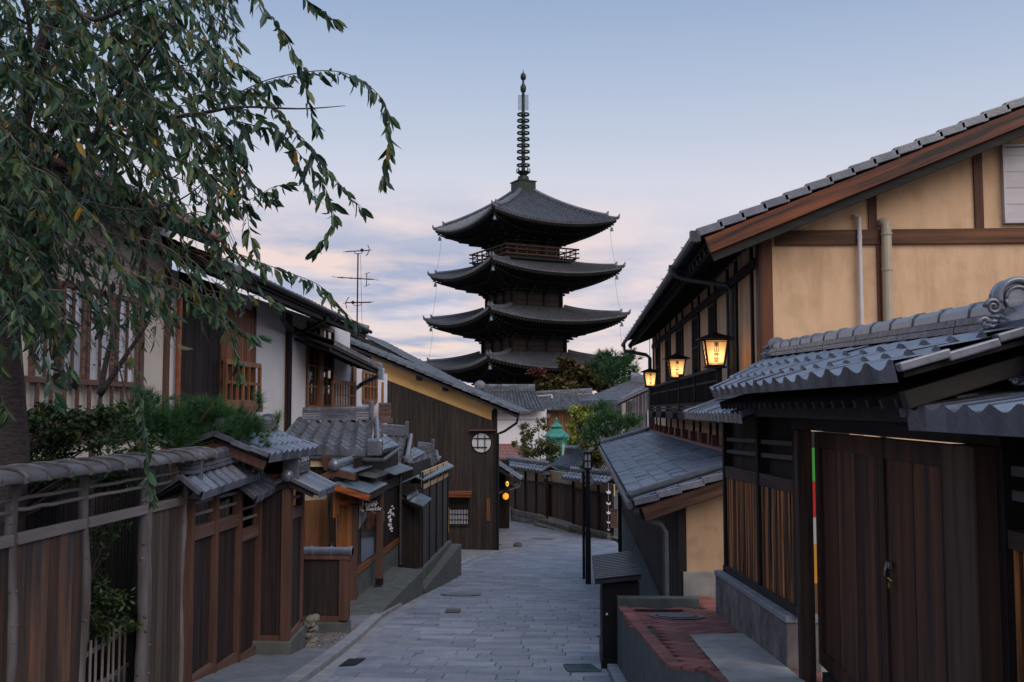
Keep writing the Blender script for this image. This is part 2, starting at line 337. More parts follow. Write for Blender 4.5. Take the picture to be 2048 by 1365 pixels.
def tiles(mb, P, n, m, amp=.035, lift=.022, lip=.06, K=7, prof=prof_pan, width=None, rnd=.004):
    """every tile is a loose piece: waved top, riser at its lower edge; width(t) clips hips"""
    for j in range(m):
        t0, t1 = j/m, min(1, (j+1.2)/m)
        for i in range(n):
            sa, sb = i/n, (i+1)/n
            if width:
                w = width((j+.5)/m)
                if sb < .5-w or sa > .5+w: continue
                sa, sb = max(sa, .5-w), min(sb, .5+w)
                if sb-sa < .1/n: continue
            c0, c1 = P((sa+sb)/2, t0), P((sa+sb)/2, t1); e = P(sb, t0)-P(sa, t0)
            N = e.cross(c1-c0).normalized()
            if N.z < 0: N = -N
            q = RND.uniform(-rnd, rnd); lo, up, ri = [], [], []
            for k in range(K+1):
                u = k/K; s = sa+(sb-sa)*u; h = prof(u)*amp
                a = P(s, t0)+N*(h+lift+q); lo.append(a); up.append(P(s, t1)+N*(h+q*.3))
                ri.append(P(s, t0)-V((0, 0, lip)) if j == 0 else a-N*(lift*1.3))
            o = K+1
            mb.add(lo+up+[V(p) for p in lo]+ri, [(k, k+1, o+k+1, o+k) for k in range(K)]+[(3*o+k, 3*o+k+1, 2*o+k+1, 2*o+k) for k in range(K)])
def ridge(mb, a, b, w=.16, layers=2, lh=.035, r=.06, seg=.3, collar=1.12, n=10):
    a, b = V(a), V(b); L = (b-a).length; d = (b-a)/L
    for k in range(layers):
        z = V((0, 0, lh*(k+.5))); ww = w*(1-.08*k)
        m = max(1, int(L/ (seg*1.1)))
        for i in range(m): mb.beam(a+d*(L*i/m+.002)+z, a+d*(L*(i+1)/m-.002)+z, ww*(1+.02*(i % 2)), lh*.86)
    z = V((0, 0, lh*layers+r*.25)); m = max(1, round(L/seg))
    for i in range(m):
        p, q = a+d*(L*i/m)+z, a+d*(L*(i+1)/m)+z
        mb.tube([p, q], r, n); mb.tube([p+d*(L/m*.86), q], r*collar, n)
def boards(mb, a, b, z0, z1, bw=.12, t=.02, nrm=None, gap=.006, jit=.004, wj=.15):
    """vertical boards along a->b (xy); z0, z1 numbers or functions of 0..1"""
    a, b = V((a[0], a[1], 0)), V((b[0], b[1], 0)); L = (b-a).length; d = (b-a)/L
    nrm = V(nrm) if nrm else V((d.y, -d.x, 0))
    f0 = z0 if callable(z0) else (lambda u: z0); f1 = z1 if callable(z1) else (lambda u: z1)
    x = 0
    while x < L-1e-4:
        w = min(bw*(1+RND.uniform(-wj, wj)), L-x)
        if L-x-w < bw*.3: w = L-x
        o = nrm*RND.uniform(0, jit); p0, p1 = a+d*(x+gap/2)+o, a+d*(x+w-gap/2)+o; u0, u1 = x/L, (x+w)/L
        P = lambda p, z, k: V((p.x, p.y, z))+nrm*k
        mb.hexa([P(p0, f0(u0), 0), P(p1, f0(u1), 0), P(p1, f0(u1), t), P(p0, f0(u0), t), P(p0, f1(u0), 0), P(p1, f1(u1), 0), P(p1, f1(u1), t), P(p0, f1(u0), t)])
        x += w
def lattice(mb, o, u, v, nu, nv, bar=.03, depth=.03, frame=.05, nrm=(1, 0, 0)):
    o, u, v, nrm = V(o), V(u), V(v), V(nrm)
    def br(a, b, w, k): mb.beam(a, b, depth*k, w, up=nrm.cross((b-a).normalized())) if False else mb.beam(a, b, w, depth*k, up=nrm)
    for k in (0, 1):
        br(o+v*k, o+u+v*k, frame, 1.4); br(o+u*k, o+u*k+v, frame, 1.3)
    for i in range(1, nu): br(o+u*(i/nu), o+u*(i/nu)+v, bar, 1)
    for j in range(1, nv): br(o+v*(j/nv), o+v*(j/nv)+u, bar, .8)
def text(body, size, o, xd, yd, mat, name, parent, extr=.002, align='CENTER', shear=0, bold=0):
    c = bpy.data.curves.new(name, 'FONT'); c.body = body; c.size = size; c.extrude = extr; c.align_x = align; c.align_y = 'CENTER'; c.shear = shear; c.offset = bold; c.resolution_u = 3
    t = bpy.data.objects.new('tmp', c); COL.objects.link(t)
    bpy.context.view_layer.update()
    me = bpy.data.meshes.new_from_object(t.evaluated_get(bpy.context.evaluated_depsgraph_get()))
    mb = MB(); o, xd, yd = V(o), V(xd).normalized(), V(yd).normalized(); zd = xd.cross(yd)
    mb.add([o+xd*v.co.x+yd*v.co.y+zd*v.co.z for v in me.vertices], [tuple(p.vertices) for p in me.polygons])
    bpy.data.objects.remove(t); bpy.data.curves.remove(c); bpy.data.meshes.remove(me)
    return mb.build(name, mat, parent)
# ------------------------------------------------------------------ ground and street
GP = [(-400, 6), (-60, .5), (0, -1.65), (10, -2.70), (16, -3.33), (23, -4.02), (30, -4.66), (37, -5.2), (45, -5.66), (55, -6.05), (80, -6.8), (115, -7.6), (220, -9), (4000, -14)]
def g(Y): return poly(GP, Y)
def gnd(x, y):
    d = ray(x, y); t = 1.0
    for _ in range(400):
        p = d*t
        if p.z <= g(p.y): break
        t *= 1.02
    lo, hi = t/1.02, t
    for _ in range(30):
        m = (lo+hi)/2; p = d*m
        if p.z <= g(p.y): hi = m
        else: lo = m
    return d*hi
def build_ground():
    xs = [-3000, -600, -120, -40, -15, -6, 0, 6, 15, 40, 120, 600, 3000]
    ys = [-3000, -400, -60, -10]+[y for y in range(0, 120, 4)]+[140, 180, 240, 500, 1200, 4000]
    mb = MB(); n = len(xs)
    mb.add([V((x, y, g(y)-.07-(.0 if abs(x) < 30 else .3))) for y in ys for x in xs], [(j*n+i, j*n+i+1, (j+1)*n+i+1, (j+1)*n+i) for j in range(len(ys)-1) for i in range(n-1)])
    struct(mb.build('ground', M_earth, smooth=True))
build_ground()
LK = [gnd(x, y) for x, y in ((610, 1365), (700, 1299), (770, 1232), (845, 1188), (923, 1132), (965, 1112), (1048, 1099))]
LEFT = [(0, LK[0].x+.75)]+[(p.y, p.x) for p in LK]
LEFT += [(LK[-1].y+.6, LK[-1].x-.9), (LK[-1].y+2.5, -3.0), (42, -9), (60, -10)]
RIGHT = [(0, .55), (8, .46), (10.5, .36), (12, .30), (22, .52), (30, .95), (40, 1.75), (42.5, 1.7), (58, -4.4), (60, -5)]
def left(Y): return poly(LEFT, Y)
def right(Y): return poly(RIGHT, Y)
def build_street():
    mb = MB(); b = MB(); Y = 4.0; rr = random.Random(3)
    while Y < 57.5:
        d = .30*(1 if Y < 30 else 1.15); y0, y1 = Y, Y+d
        xl, xr = left((y0+y1)/2), right((y0+y1)/2)
        if xr-xl > .2:
            b.quad((left(y0), y0, g(y0)-.03), (right(y0), y0, g(y0)-.03), (right(y1), y1, g(y1)-.03), (left(y1), y1, g(y1)-.03))
            x = xl-rr.uniform(0, .5)
            while x < xr:
                w = rr.choice((.42, .55, .62, .75, .9)); xa, xb = max(x, xl), min(x+w, xr); x += w
                if xb-xa < .06: continue
                q = rr.uniform(-.004, .004); g_ = .008; t1 = rr.uniform(-.002, .002)
                za, zb = g(y0+g_)+q, g(y1-g_)+q; dp = V((0, 0, -.05))
                e_ = .004; tp = [V((xa+e_, y0+g_, za-t1)), V((xb-e_, y0+g_, za+t1)), V((xb-e_, y1-g_, zb+t1)), V((xa+e_, y1-g_, zb-t1))]
                mb.hexa([p+dp for p in tp]+tp)
        Y = y1
    o = mb.build('street_paving', M_granite, bevel=.005); struct(o); o['label'] = 'granite paved lane running downhill between the houses'
    struct(b.build('street_bed', M_joint))
build_street()
def kerb(name, pts, w, h, mat, step=.9, side=-1):
    mb = MB()
    for (a, b) in zip(pts, pts[1:]):
        L = (b-a).length; n = max(1, round(L/step)); d = (b-a)/L; sd = V((d.y, -d.x, 0)).normalized()*side*w
        for i in range(n):
            p, q = a+d*(L*i/n+.006), a+d*(L*(i+1)/n-.006); up = V((0, 0, h)); dn = V((0, 0, -.12))
            mb.hexa([p+dn, q+dn, q+sd+dn, p+sd+dn, p+up, q+up, q+sd+up, p+sd+up])
    return struct(mb.build(name, mat, bevel=.012))
lk = [V((left(y), y, g(y))) for y in (5, 7.5, 9.8, 11.5, 13.5, 16, 18.5, 21, 23.5, 26, 29, 32, 35, LK[-1].y)]
kerb('kerb', lk, .16, .07, M_kerb)
kerb('gutter', [p+V((.17, 0, -.02)) for p in lk[:-1]], .17, .026, M_kerb, .6)
rk = [V((right(y), y, g(y))) for y in (4, 6, 8, 9.6, 11, 13, 16, 19, 22, 26, 30, 34, 38)]
kerb('kerb', rk, .22, .05, M_kerb, .7, 1)
fk = [gnd(*p) for p in ((1000, 1031), (1060, 1043), (1120, 1056), (1180, 1069), (1240, 1083))]
kerb('kerb', fk, .3, .09, M_oldstone, 1.2, -1)
def build_aprons():
    mb = MB(); Y = [4, 6, 8, 9.6, 11, 12.2, 13.8, 15, 18, 21, 24, 27]
    for a, b in zip(Y, Y[1:]):
        mb.quad((left(a)-.16, a, g(a)+.05), (left(b)-.16, b, g(b)+.05), (-4.6, b, g(b)+.05), (-4.6, a, g(a)+.05))
    struct(mb.build('pavement', M_apron))
    mb = MB()                                      # pale apron by the dark gabled house
    p = [gnd(923, 1132), gnd(965, 1112), gnd(1048, 1099)]
    mb.add([p[0]+V((-.16, 0, .05)), p[1]+V((-.1, .1, .05)), p[2]+V((-.05, .1, .05)), V((-3.0, p[2].y+1.2, g(p[2].y+1.2)+.05)), V((-6, p[2].y+1.2, g(p[2].y+1.2)+.05)), V((-6, p[0].y, g(p[0].y)+.05))], [(0, 1, 2, 3, 4, 5)])
    struct(mb.build('pavement', M_conc2))
    mb = MB(); Y = [4, 7, 10, 13, 17, 22, 28, 34, 40]
    for a, b in zip(Y, Y[1:]):
        mb.quad((right(a)+.22, a, g(a)+.03), (3, a, g(a)+.03), (3, b, g(b)+.03), (right(b)+.22, b, g(b)+.03))
    struct(mb.build('pavement', M_conc2))
build_aprons()
def disc(name, label, x, y, r, mat, cat, ring=True):
    p = gnd(x, y); mb = MB(); n = 24; dz = lambda q: V((q.x, q.y, g(q.y)+.012))
    c = [p+V((math.cos(2*PI*i/n)*r, math.sin(2*PI*i/n)*r, 0)) for i in range(n)]
    mb.add([dz(q) for q in c], [tuple(range(n))])
    if ring:
        for i in range(n):
            a, b = c[i], c[(i+1) % n]; ia, ib = p+(a-p)*1.12, p+(b-p)*1.12
            up = V((0, 0, .006)); mb.add([dz(a)+up, dz(b)+up, dz(ib)+up, dz(ia)+up], [(0, 1, 2, 3)])
    tag(mb.build(name, mat), label, cat)
M_lid = pm('manhole_iron', (.11, .115, .13), (.16, .165, .18), 14, rough=.5, bump=.5, bscale=60, isl=.3)
disc('manhole_cover', 'round manhole cover in the middle of the lane in front of the shop ramp', 922, 1190, .38, M_lid, 'manhole cover')
disc('manhole_cover', 'far round manhole cover in the lane near the bend', 1088, 1078, .42, M_lid, 'manhole cover')
disc('manhole_cover', 'small dark round cover in the pale apron beside the dark gabled house', 934, 1102, .14, M_lid, 'manhole cover', False)
def plate(name, label, cat, pts, mat, lift=.012, bars=0):
    q = [gnd(*p) for p in pts]; q = [V((p.x, p.y, g(p.y)+lift)) for p in q]; mb = MB()
    if bars:
        for i in range(bars):
            a0, a1 = i/bars, (i+.55)/bars
            mb.quad(q[0].lerp(q[1], a0), q[0].lerp(q[1], a1), q[3].lerp(q[2], a1), q[3].lerp(q[2], a0))
        mb.beam(q[0], q[1], .02, .02); mb.beam(q[3], q[2], .02, .02); mb.beam(q[0], q[3], .02, .02); mb.beam(q[1], q[2], .02, .02)
        mb.quad(*[p-V((0, 0, .008)) for p in q])
    else: mb.quad(*q)
    tag(mb.build(name, mat), label, cat)
plate('gutter_inlet', 'dark open gutter inlet against the left kerb at the bottom of the photo', 'drain', [(676, 1335), (712, 1332), (733, 1318), (697, 1320)], M_black)
plate('drain_grate', 'blue green slotted drain grate by the right kerb beside the brick terrace', 'drain', [(1137, 1345), (1200, 1345), (1182, 1332), (1128, 1332)], pm('grate_iron', (.05, .09, .10), (.08, .12, .13), 9, isl=.1), .012, 14)
plate('valve_cover', 'small rusty brown valve cover in the lane below the manhole', 'valve cover', [(889, 1226), (920, 1226), (923, 1219), (893, 1219)], pm('rusty_iron', (.14, .06, .04), (.10, .08, .08), 20, isl=0))
def build_rock():
    c = gnd(1037, 1096); mb = MB(); mb.ball(c+V((0, 0, .06)), .2, 14, 9, (1, .8, .85))
    for i, v in enumerate(mb.v): k = 1+.35*(mnoise.noise(v*4.1)); mb.v[i] = c+(v-c)*k
    tag(mb.build('boulder', pm('dark_rock', (.05, .048, .046), (.11, .105, .10), 6, rough=.9, bump=.6, isl=0)), 'dark round boulder at the corner of the pale apron', 'rock')
build_rock()

# ------------------------------------------------------------------ shared builders
def cap_roof(parent, A, B, wl, wr, dl, dr, ncol, nrow=2, amp=.03, r=.05, layers=2, w=.15, ends=True, lip=.05, K=7, mat=None, names=('tile_roof', 'roof_ridge'), endr=0, prof=prof_pan, lh=.035, rlen=None, ddB=0):
    """two tiled slopes and a ridge from A to B; l / r = left and right seen from A to B"""
    A, B = V(A), V(B); d = (B-A).normalized(); rt = V((d.y, -d.x, 0)).normalized(); mat = mat or M_tile
    mb = MB()
    eL, eR = -rt*wl-V((0, 0, dl)), rt*wr-V((0, 0, dr)); bd = V((0, 0, -ddB))
    if wr: tiles(mb, quadP(A+eR, B+eR+bd, A+rt*.02, B+rt*.02), ncol, nrow, amp, amp*.6, lip, K, prof)
    if wl: tiles(mb, quadP(B+eL+bd, A+eL, B-rt*.02, A-rt*.02), ncol, nrow, amp, amp*.6, lip, K, prof)
    roof = mb.build(names[0], mat, parent, smooth=False)
    for p in roof.data.polygons: p.use_smooth = True
    for P, s in ((A, -1), (B, 1)) if ends else ():           # verge tiles along both gable ends
        for e in (eR if wr else None, eL if wl else None):
            if e is None: continue
            if s > 0: e = e+bd
            mb = MB(); n = nrow
            for k in range(n):
                a, b = P+e*((k+1.05)/n)+d*s*.02, P+e*(k/n)+d*s*.02
                up = V((0, 0, amp*.8-.012*(k % 2))); mb.beam(a+up, b+up, .05, lip*.75+amp*.4)
            mb.build('verge_tiles', mat, parent, bevel=.006)
    mb = MB(); ra, rb = (A, B) if rlen is None else rlen
    ridge(mb, V(ra)+V((0, 0, amp*.7)), V(rb)+V((0, 0, amp*.7)), w, layers, lh, r)
    if endr:
        for P, s in ((V(ra), -1), (V(rb), 1)): mb.ball(P+V((0, 0, amp+layers*lh))+d*s*.02, endr, 12, 8, (1, .6, 1) if abs(d.y) > .5 else (.6, 1, 1))
    mb.build(names[1], mat, parent, smooth=False)
    for e in (eR if wr else None, eL if wl else None):       # board soffit under each slope
        if e is None: continue
        mb = MB(); dz = V((0, 0, -lip*.55)); q = e*.96
        qb = q+bd; mb.hexa([A+q+dz, B+qb+dz, B+dz*1.5, A+dz*1.5]+[p+V((0, 0, .018)) for p in (A+q+dz, B+qb+dz, B+dz*1.5, A+dz*1.5)])
        mb.build('soffit', M_darkY, parent)
    return roof
def slab(mb, q, t=.012):
    q = [V(p) for p in q]; dz = V((0, 0, -t)); mb.hexa([p+dz for p in q]+q)
# ------------------------------------------------------------------ big ochre house on the right
XH, YG = 2.32, 12.5
def big_house():
    t = thing('townhouse', 'large ochre plaster townhouse with grey tiled roof and orange barge board, lanterns along its balcony', 'house', (XH, YG, -2.4))
    p1, p2 = ay(1398, 470, 12.0), ay(2048, 205, 12.0); sl_ = (p2.z-p1.z)/(p2.x-p1.x)
    zr = lambda x: p1.z+sl_*(x-p1.x)                 # roof top surface
    XR, Y0, Y1 = 7.2, 12.0, 30.0; XE = p1.x
    mb = MB(); tiles(mb, quadP((XE, Y1, zr(XE)-.1), (XE, Y0, zr(XE)), (XR, Y1, zr(XR)-.1), (XR, Y0, zr(XR))), 62, 22, .04, .025, .06, 5)
    roof = mb.build('roof', M_tile, t)
    mb = MB(); n = 22                                    # stepped verge tiles
    for k in range(n):
        xa, xb = lerp(XE-.03, XR, k/n), lerp(XE-.03, XR, (k+1)/n)+.05
        a, b = V((xa, Y0-.02, zr(xa)+.028)), V((xb, Y0-.02, zr(xb)-.002)); mb.beam(a, b, .1, .10)
    mb.build('verge_tile', M_tile, roof, bevel=.008)
    mb = MB(); mb.hexa([V((XE+.1, Y1, zr(XE)-.22)), V((XE+.1, 12.06, zr(XE)-.1)), V((XR, 12.06, zr(XR)-.1)), V((XR, Y1, zr(XR)-.2)), V((XE+.1, Y1, zr(XE)-.15)), V((XE+.1, 12.06, zr(XE)-.055)), V((XR, 12.06, zr(XR)-.055)), V((XR, Y1, zr(XR)-.12))])
    mb.build('soffit_board', M_darkX, t)
    mb = MB()
    mb.hexa([V((XR, Y1, zr(XR)-.12)), V((XR, Y0, zr(XR)-.03)), V((11, Y0, zr(XR)-1.6)), V((11, Y1, zr(XR)-1.7)), V((XR, Y1, zr(XR))), V((XR, Y0, zr(XR)+.04)), V((11, Y0, zr(XR)-1.5)), V((11, Y1, zr(XR)-1.6))])
    mb.build('roof', M_tile, t)
    mb = MB(); a, b = V((XE+.1, 12.0, zr(XE+.1)-.17)), V((XR, 12.0, zr(XR)-.17)); mb.beam(a, b, .06, .20); mb.build('barge_board', M_barge, t, bevel=.006)
    mb = MB(); a, b = V((XE+.16, 12.05, zr(XE+.16)-.325)), V((XR, 12.05, zr(XR)-.325)); mb.beam(a, b, .05, .125); mb.build('barge_board', M_darkX, t, bevel=.004)
    mb = MB()                                            # purlin ends and rafters
    for k in range(46):
        y = 12.35+k*.385; mb.beam((XE+.1, y, zr(XE+.1)-.2-(y-12)*.004), (XH+.05, y, zr(XH+.05)-.2-(y-12)*.004), .055, .075)
    mb.beam((XE+.16, 12.05, zr(XE)-.1), (XE+.16, Y1, zr(XE)-.2), .05, .14)
    mb.build('rafters', M_darkX, t)
    # gable wall
    zt = lambda x: zr(x)-.2
    mb = MB(); mb.prism([V((XH+.02, YG, -2.4)), V((7, YG, -2.4)), V((7, YG, zt(7))), V((XH+.02, YG, zt(XH)))], (0, .15, 0)); mb.build('gable_wall', M_cream, t)
    mb = MB(); q = lambda x, y, Y=YG-.03: ay(x, y, Y)
    bz0, bz1 = q(1800, 489).z, q(1800, 459).z
    mb.box(XH-.03, q(1546, 600).x, YG-.035, YG+.2, -2.4, zt(XH)); mb.build('corner_post', M_redwood, t, bevel=.006)
    mb = MB(); mb.box(XH+.03+.15, 7, YG-.045, YG-.002, bz0, bz1); mb.build('tie_beam', wood('beam_wood', (.03, .014, .008), (.20, .075, .028), 'X', 9, .55, isl=.1), t, bevel=.005)
    for x0, x1, ya in ((1737, 1754, 0), (1950, 1968, 0)):
        mb = MB(); mb.box(q(x0, 420).x, q(x1, 420).x, YG-.03, YG-.002, bz1+.001, zt(q(x0, 420).x)); mb.build('stud', M_redwood, t, bevel=.004)
    mb = MB(); mb.box(q(1755, 560).x, q(1763, 560).x, YG-.03, YG-.002, -1.2, bz0-.001); mb.build('stud', M_redwood, t)
    mb = MB(); a, b = q(2009, 445), q(2009, 300); X0 = a.x
    for k in range(9): mb.box(X0+.02, X0+.8, YG-.06+.006*(k % 2), YG-.01, lerp(a.z, b.z, k/9)+.02, lerp(a.z, b.z, (k+1)/9)+.018)
    mb.build('window_shutter', M_blind, t)
    mb = MB(); mb.box(X0-.01, X0+.82, YG-.075, YG-.001, a.z-.02, a.z+.018); mb.box(X0-.01, X0+.018, YG-.07, YG-.001, a.z+.02, b.z+.03); mb.box(X0-.01, X0+.82, YG-.07, YG-.001, b.z+.03, b.z+.06); mb.build('shutter_frame', M_blind, t, bevel=.004)
    def pipe(pts, r, mat, cl=()):
        mb = MB(); mb.tube(pts, r, 12)
        for z in cl: mb.lathe(V((pts[-1].x, pts[-1].y, z)), [(r*1.15, 0), (r*1.15, .03)], 12)
        mb.build('wall_pipe', mat, t, smooth=False)
    c = q(1718, 432, YG-.07); e = q(1716, 660, YG-.07)
    pipe([V((c.x-.05, YG, c.z-.0)), V((c.x-.035, YG-.045, c.z+.005)), V((c.x, YG-.07, c.z-.02)), V((c.x, YG-.07, -1.5))], .028, M_pipew, (c.z-.28,))
    c = q(1772, 445, YG-.09)
    pipe([V((c.x-.03, YG, c.z)), V((c.x-.02, YG-.05, c.z+.01)), V((c.x, YG-.09, c.z-.03)), V((c.x, YG-.09, c.z-.1)), V((c.x, YG-.09, -1.5))], .062, M_pipeb, (c.z-.6, c.z-.16))
    # street side wall: plaster strips between dark posts, dark lattice windows
    mb = MB(); mb.box(XH, XH+.14, YG+.16, 29.6, -.75, zr(XH)-.3); mb.build('side_wall', M_cream, t)
    ys = [13.05, 14.3, 15.1, 16.4, 17.2, 18.6, 19.6, 21.4, 22.6, 24.2, 25.4, 27.2, 28.4, 29.5]
    for y in ys:
        mb = MB(); mb.box(XH-.035, XH+.02, y-.045, y+.045, -.62, zr(XH)-.32); mb.build('side_post', M_dark, t)
    for y0, y1 in ((14.36, 15.04), (16.46, 17.14), (18.66, 19.54), (21.46, 22.54), (24.26, 25.34), (27.26, 28.34)):
        mb = MB(); mb.box(XH-.012, XH-.001, y0, y1, .05, 1.75); w = mb.build('window', M_glass, t)
        mb = MB(); lattice(mb, (XH-.022, y0, .05), (0, y1-y0, 0), (0, 0, 1.7), 5, 3, .025, .02, .05); mb.build('window_frame', M_darkY, w)
    mb = MB(); mb.box(XH-.055, XH+.02, YG+.17, 29.6, 1.80, 1.92); mb.build('eave_beam', M_darkY, t)
    # balcony
    bal = MB(); y0, y1 = 13.6, 25.6; XB = 1.95
    bal.box(XB-.02, XH-.04, y0, y1, .0, .05); bal.build('balcony_floor', M_darkY, t)
    mb = MB(); mb.beam((XB, y0, .565), (XB, y1, .565), .06, .05); mb.beam((XB, y0, .09), (XB, y1, .09), .05, .05); mb.beam((XB, y0, .40), (XB, y1, .40), .03, .03)
    for y in (y0+.03, 16.2, 18.6, 21, 23.4, y1-.03): mb.beam((XB, y, -.02), (XB, y, .66), .07, .07)
    k = y0
    while k < y1: mb.beam((XB, k, .1), (XB, k, .55), .022, .022); k += .13
    mb.build('balcony_railing', M_dark, t)
    mb = MB(); mb.beam((XB+.02, y0, -.1), (XB+.02, y1, -.1), .1, .16)
    for y in (14, 16.5, 19, 21.5, 24): mb.beam((XB-.12, y, -.11), (XH, y, -.11), .09, .12)
    mb.build('balcony_beam', M_darkY, t)
    # red-brown base band with stubs over the lower roof
    mb = MB(); mb.box(XH-.16, XH-.001, YG+.3, 29.6, -.63, -.575); mb.build('base_band', M_tile_red, t)
    y = 13.2
    while y < 29.4:
        mb = MB(); mb.box(XH-.15, XH-.036, y-.07, y+.07, -.575, -.40); mb.build('base_block', wood('red_wood', (.06, .018, .014), (.20, .07, .055)), t); y += 1.45
    # lower roof
    e0, e1 = V((.70, 12.2, -1.12)), V((.76, 29.9, -1.06)); r0, r1 = V((2.32, 12.2, -.60)), V((2.32, 29.9, -.62))
    mb = MB(); tiles(mb, quadP(e1, e0, r1, r0), 62, 8, .028, .018, .05, 6); low = mb.build('lower_roof', M_tile_blue, t)
    mb = MB(); dz = V((0, 0, -.09)); mb.hexa([e0+dz+V((.05, 0, 0)), e1+dz+V((.05, 0, 0)), r1+dz, r0+dz]+[p+V((0, 0, .03)) for p in (e0+dz+V((.05, 0, 0)), e1+dz+V((.05, 0, 0)), r1+dz, r0+dz)]); mb.build('lower_soffit', M_darkX, t)
    mb = MB(); n = 6
    for k in range(n):
        a, b = e0.lerp(r0, k/n), e0.lerp(r0, (k+1)/n); mb.beam(a+V((0, -.03, .012)), b+V((.03, -.03, -.006)), .12, .085)
    mb.build('verge_tile', M_tile, low, bevel=.008)
    mb = MB(); up = V((0, .14, .085)); mb.tube([e0+up+V((-.02, 0, 0)), r0+up], .045, 10); mb.ball(e0+up+V((-.03, 0, 0)), .055); mb.build('verge_roll', M_pipe, low)
    mb = MB(); ridge(mb, e1+V((0, -.15, .05)), r1+V((0, -.15, .05)), .12, 1, .04, .06, .3); mb.tube([e1+V((0, .02, -.0)), r1+V((0, .02, 0))], .04, 8); mb.build('hip_roll', M_tile, low)
    mb = MB(); mb.beam(e0+V((.12, .03, -.14)), r0+V((0, .03, -.14)), .09, .17); mb.build('lower_barge_board', wood('dark_barge', (.03, .015, .011), (.13, .055, .033), 'X', isl=.1, rot=math.atan(.32)), t, bevel=.006)
    mb = MB(); mb.beam(e0+V((.12, .5, -.2)), (.82, 29.5, -1.26), .1, .12)
    mb.build('eave_girder', M_darkY, t)
    mb = MB()                                            # lower eave gutter
    mb.tube([e0+V((-.05, -.06, -.03)), e1+V((-.05, 0, -.05))], .045, 8); mb.tube([e0+V((-.06, 0, .01)), e1+V((-.06, 0, -.01))], .008, 6); mb.build('gutter', M_pipe, t)
    # ground floor
    zf = lambda Y: -2.32-.1*(Y-12.5)-.15
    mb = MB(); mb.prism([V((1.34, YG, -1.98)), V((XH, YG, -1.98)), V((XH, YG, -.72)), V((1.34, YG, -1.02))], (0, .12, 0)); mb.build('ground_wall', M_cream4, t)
    mb = MB(); mb.box(1.31, XH, YG-.05, YG+.1, -2.6, -1.98); mb.build('concrete_plinth', M_conc2, t, bevel=.01)
    mb = MB(); boards(mb, (1.34, 29), (1.34, 12.62), g(29)-.2, -1.08, .16, .02, (-1, 0, 0)); mb.build('board_wall', M_panel, t)
    mb = MB(); mb.box(1.26, 1.36, YG-.02, YG+.12, -2.7, -1.05); mb.build('corner_post', M_dark, t)
    mb = MB(); mb.box(1.22, 1.338, 12.7, 29, -4.9, -2.9)
    for k in range(16): pass
    mb.build('plinth', M_conc, t)
    # pipes of the eave gutters
    mb = MB(); GX = XE-.05; gz = lambda Y: zr(XE)-.02-(Y-12)*.0056
    mb.tube([V((GX, 12.0, gz(12))), V((GX, 15.0, gz(15)))], .05, 8); mb.tube([V((GX-.02, 14.4, gz(14.4)-.05)), V((GX-.02, 30, gz(30)-.05))], .05, 8)
    for y in range(13, 30): mb.beam((GX-.06, y, gz(y)+.03), (GX+.2, y, gz(y)+.06), .02, .012)
    mb.box(GX-.06, GX+.06, 11.93, 12.05, gz(12)-.07, gz(12)+.06)
    mb.build('gutter', M_pipe, t)
    mb = MB(); a = V((GX, 14.45, gz(14.45))); mb.tube([a+V((-.03, 0, .02)), a+V((-.03, 0, -.08))], .06, 10); b = ax(1463, 575, 2.2)
    mb.tube([a+V((0, 0, -.06)), a+V((.02, 0, -.14)), V((1.65, 14.4, a.z-.2)), V((b.x-.06, b.y, b.z+.03)), V((b.x, b.y, b.z-.05)), V((b.x, b.y, -.55))], .034, 10); mb.build('downpipe', M_pipe, t)
    mb = MB(); a = V((GX, 29.6, gz(29.6)-.05)); mb.tube([a, a+V((.03, 0, -.2)), V((2.1, 29.5, a.z-.32)), V((2.2, 29.4, a.z-.42)), V((2.2, 29.4, -.5)), V((2.05, 29.4, -.6))], .055, 10); mb.build('downpipe', M_pipe, t)
    a = ay(1300, 1065, 12.45); mb = MB(); c = ay(1332, 1190, 12.4); mb.tube([V((.72, 12.2, -1.2)), V((.80, 12.35, -1.32)), V((c.x-.06, 12.4, -1.4)), V((c.x, 12.4, -1.5)), V((c.x, 12.4, -2.9))], .04, 10); mb.build('downpipe', M_pipe, t)
big_house()

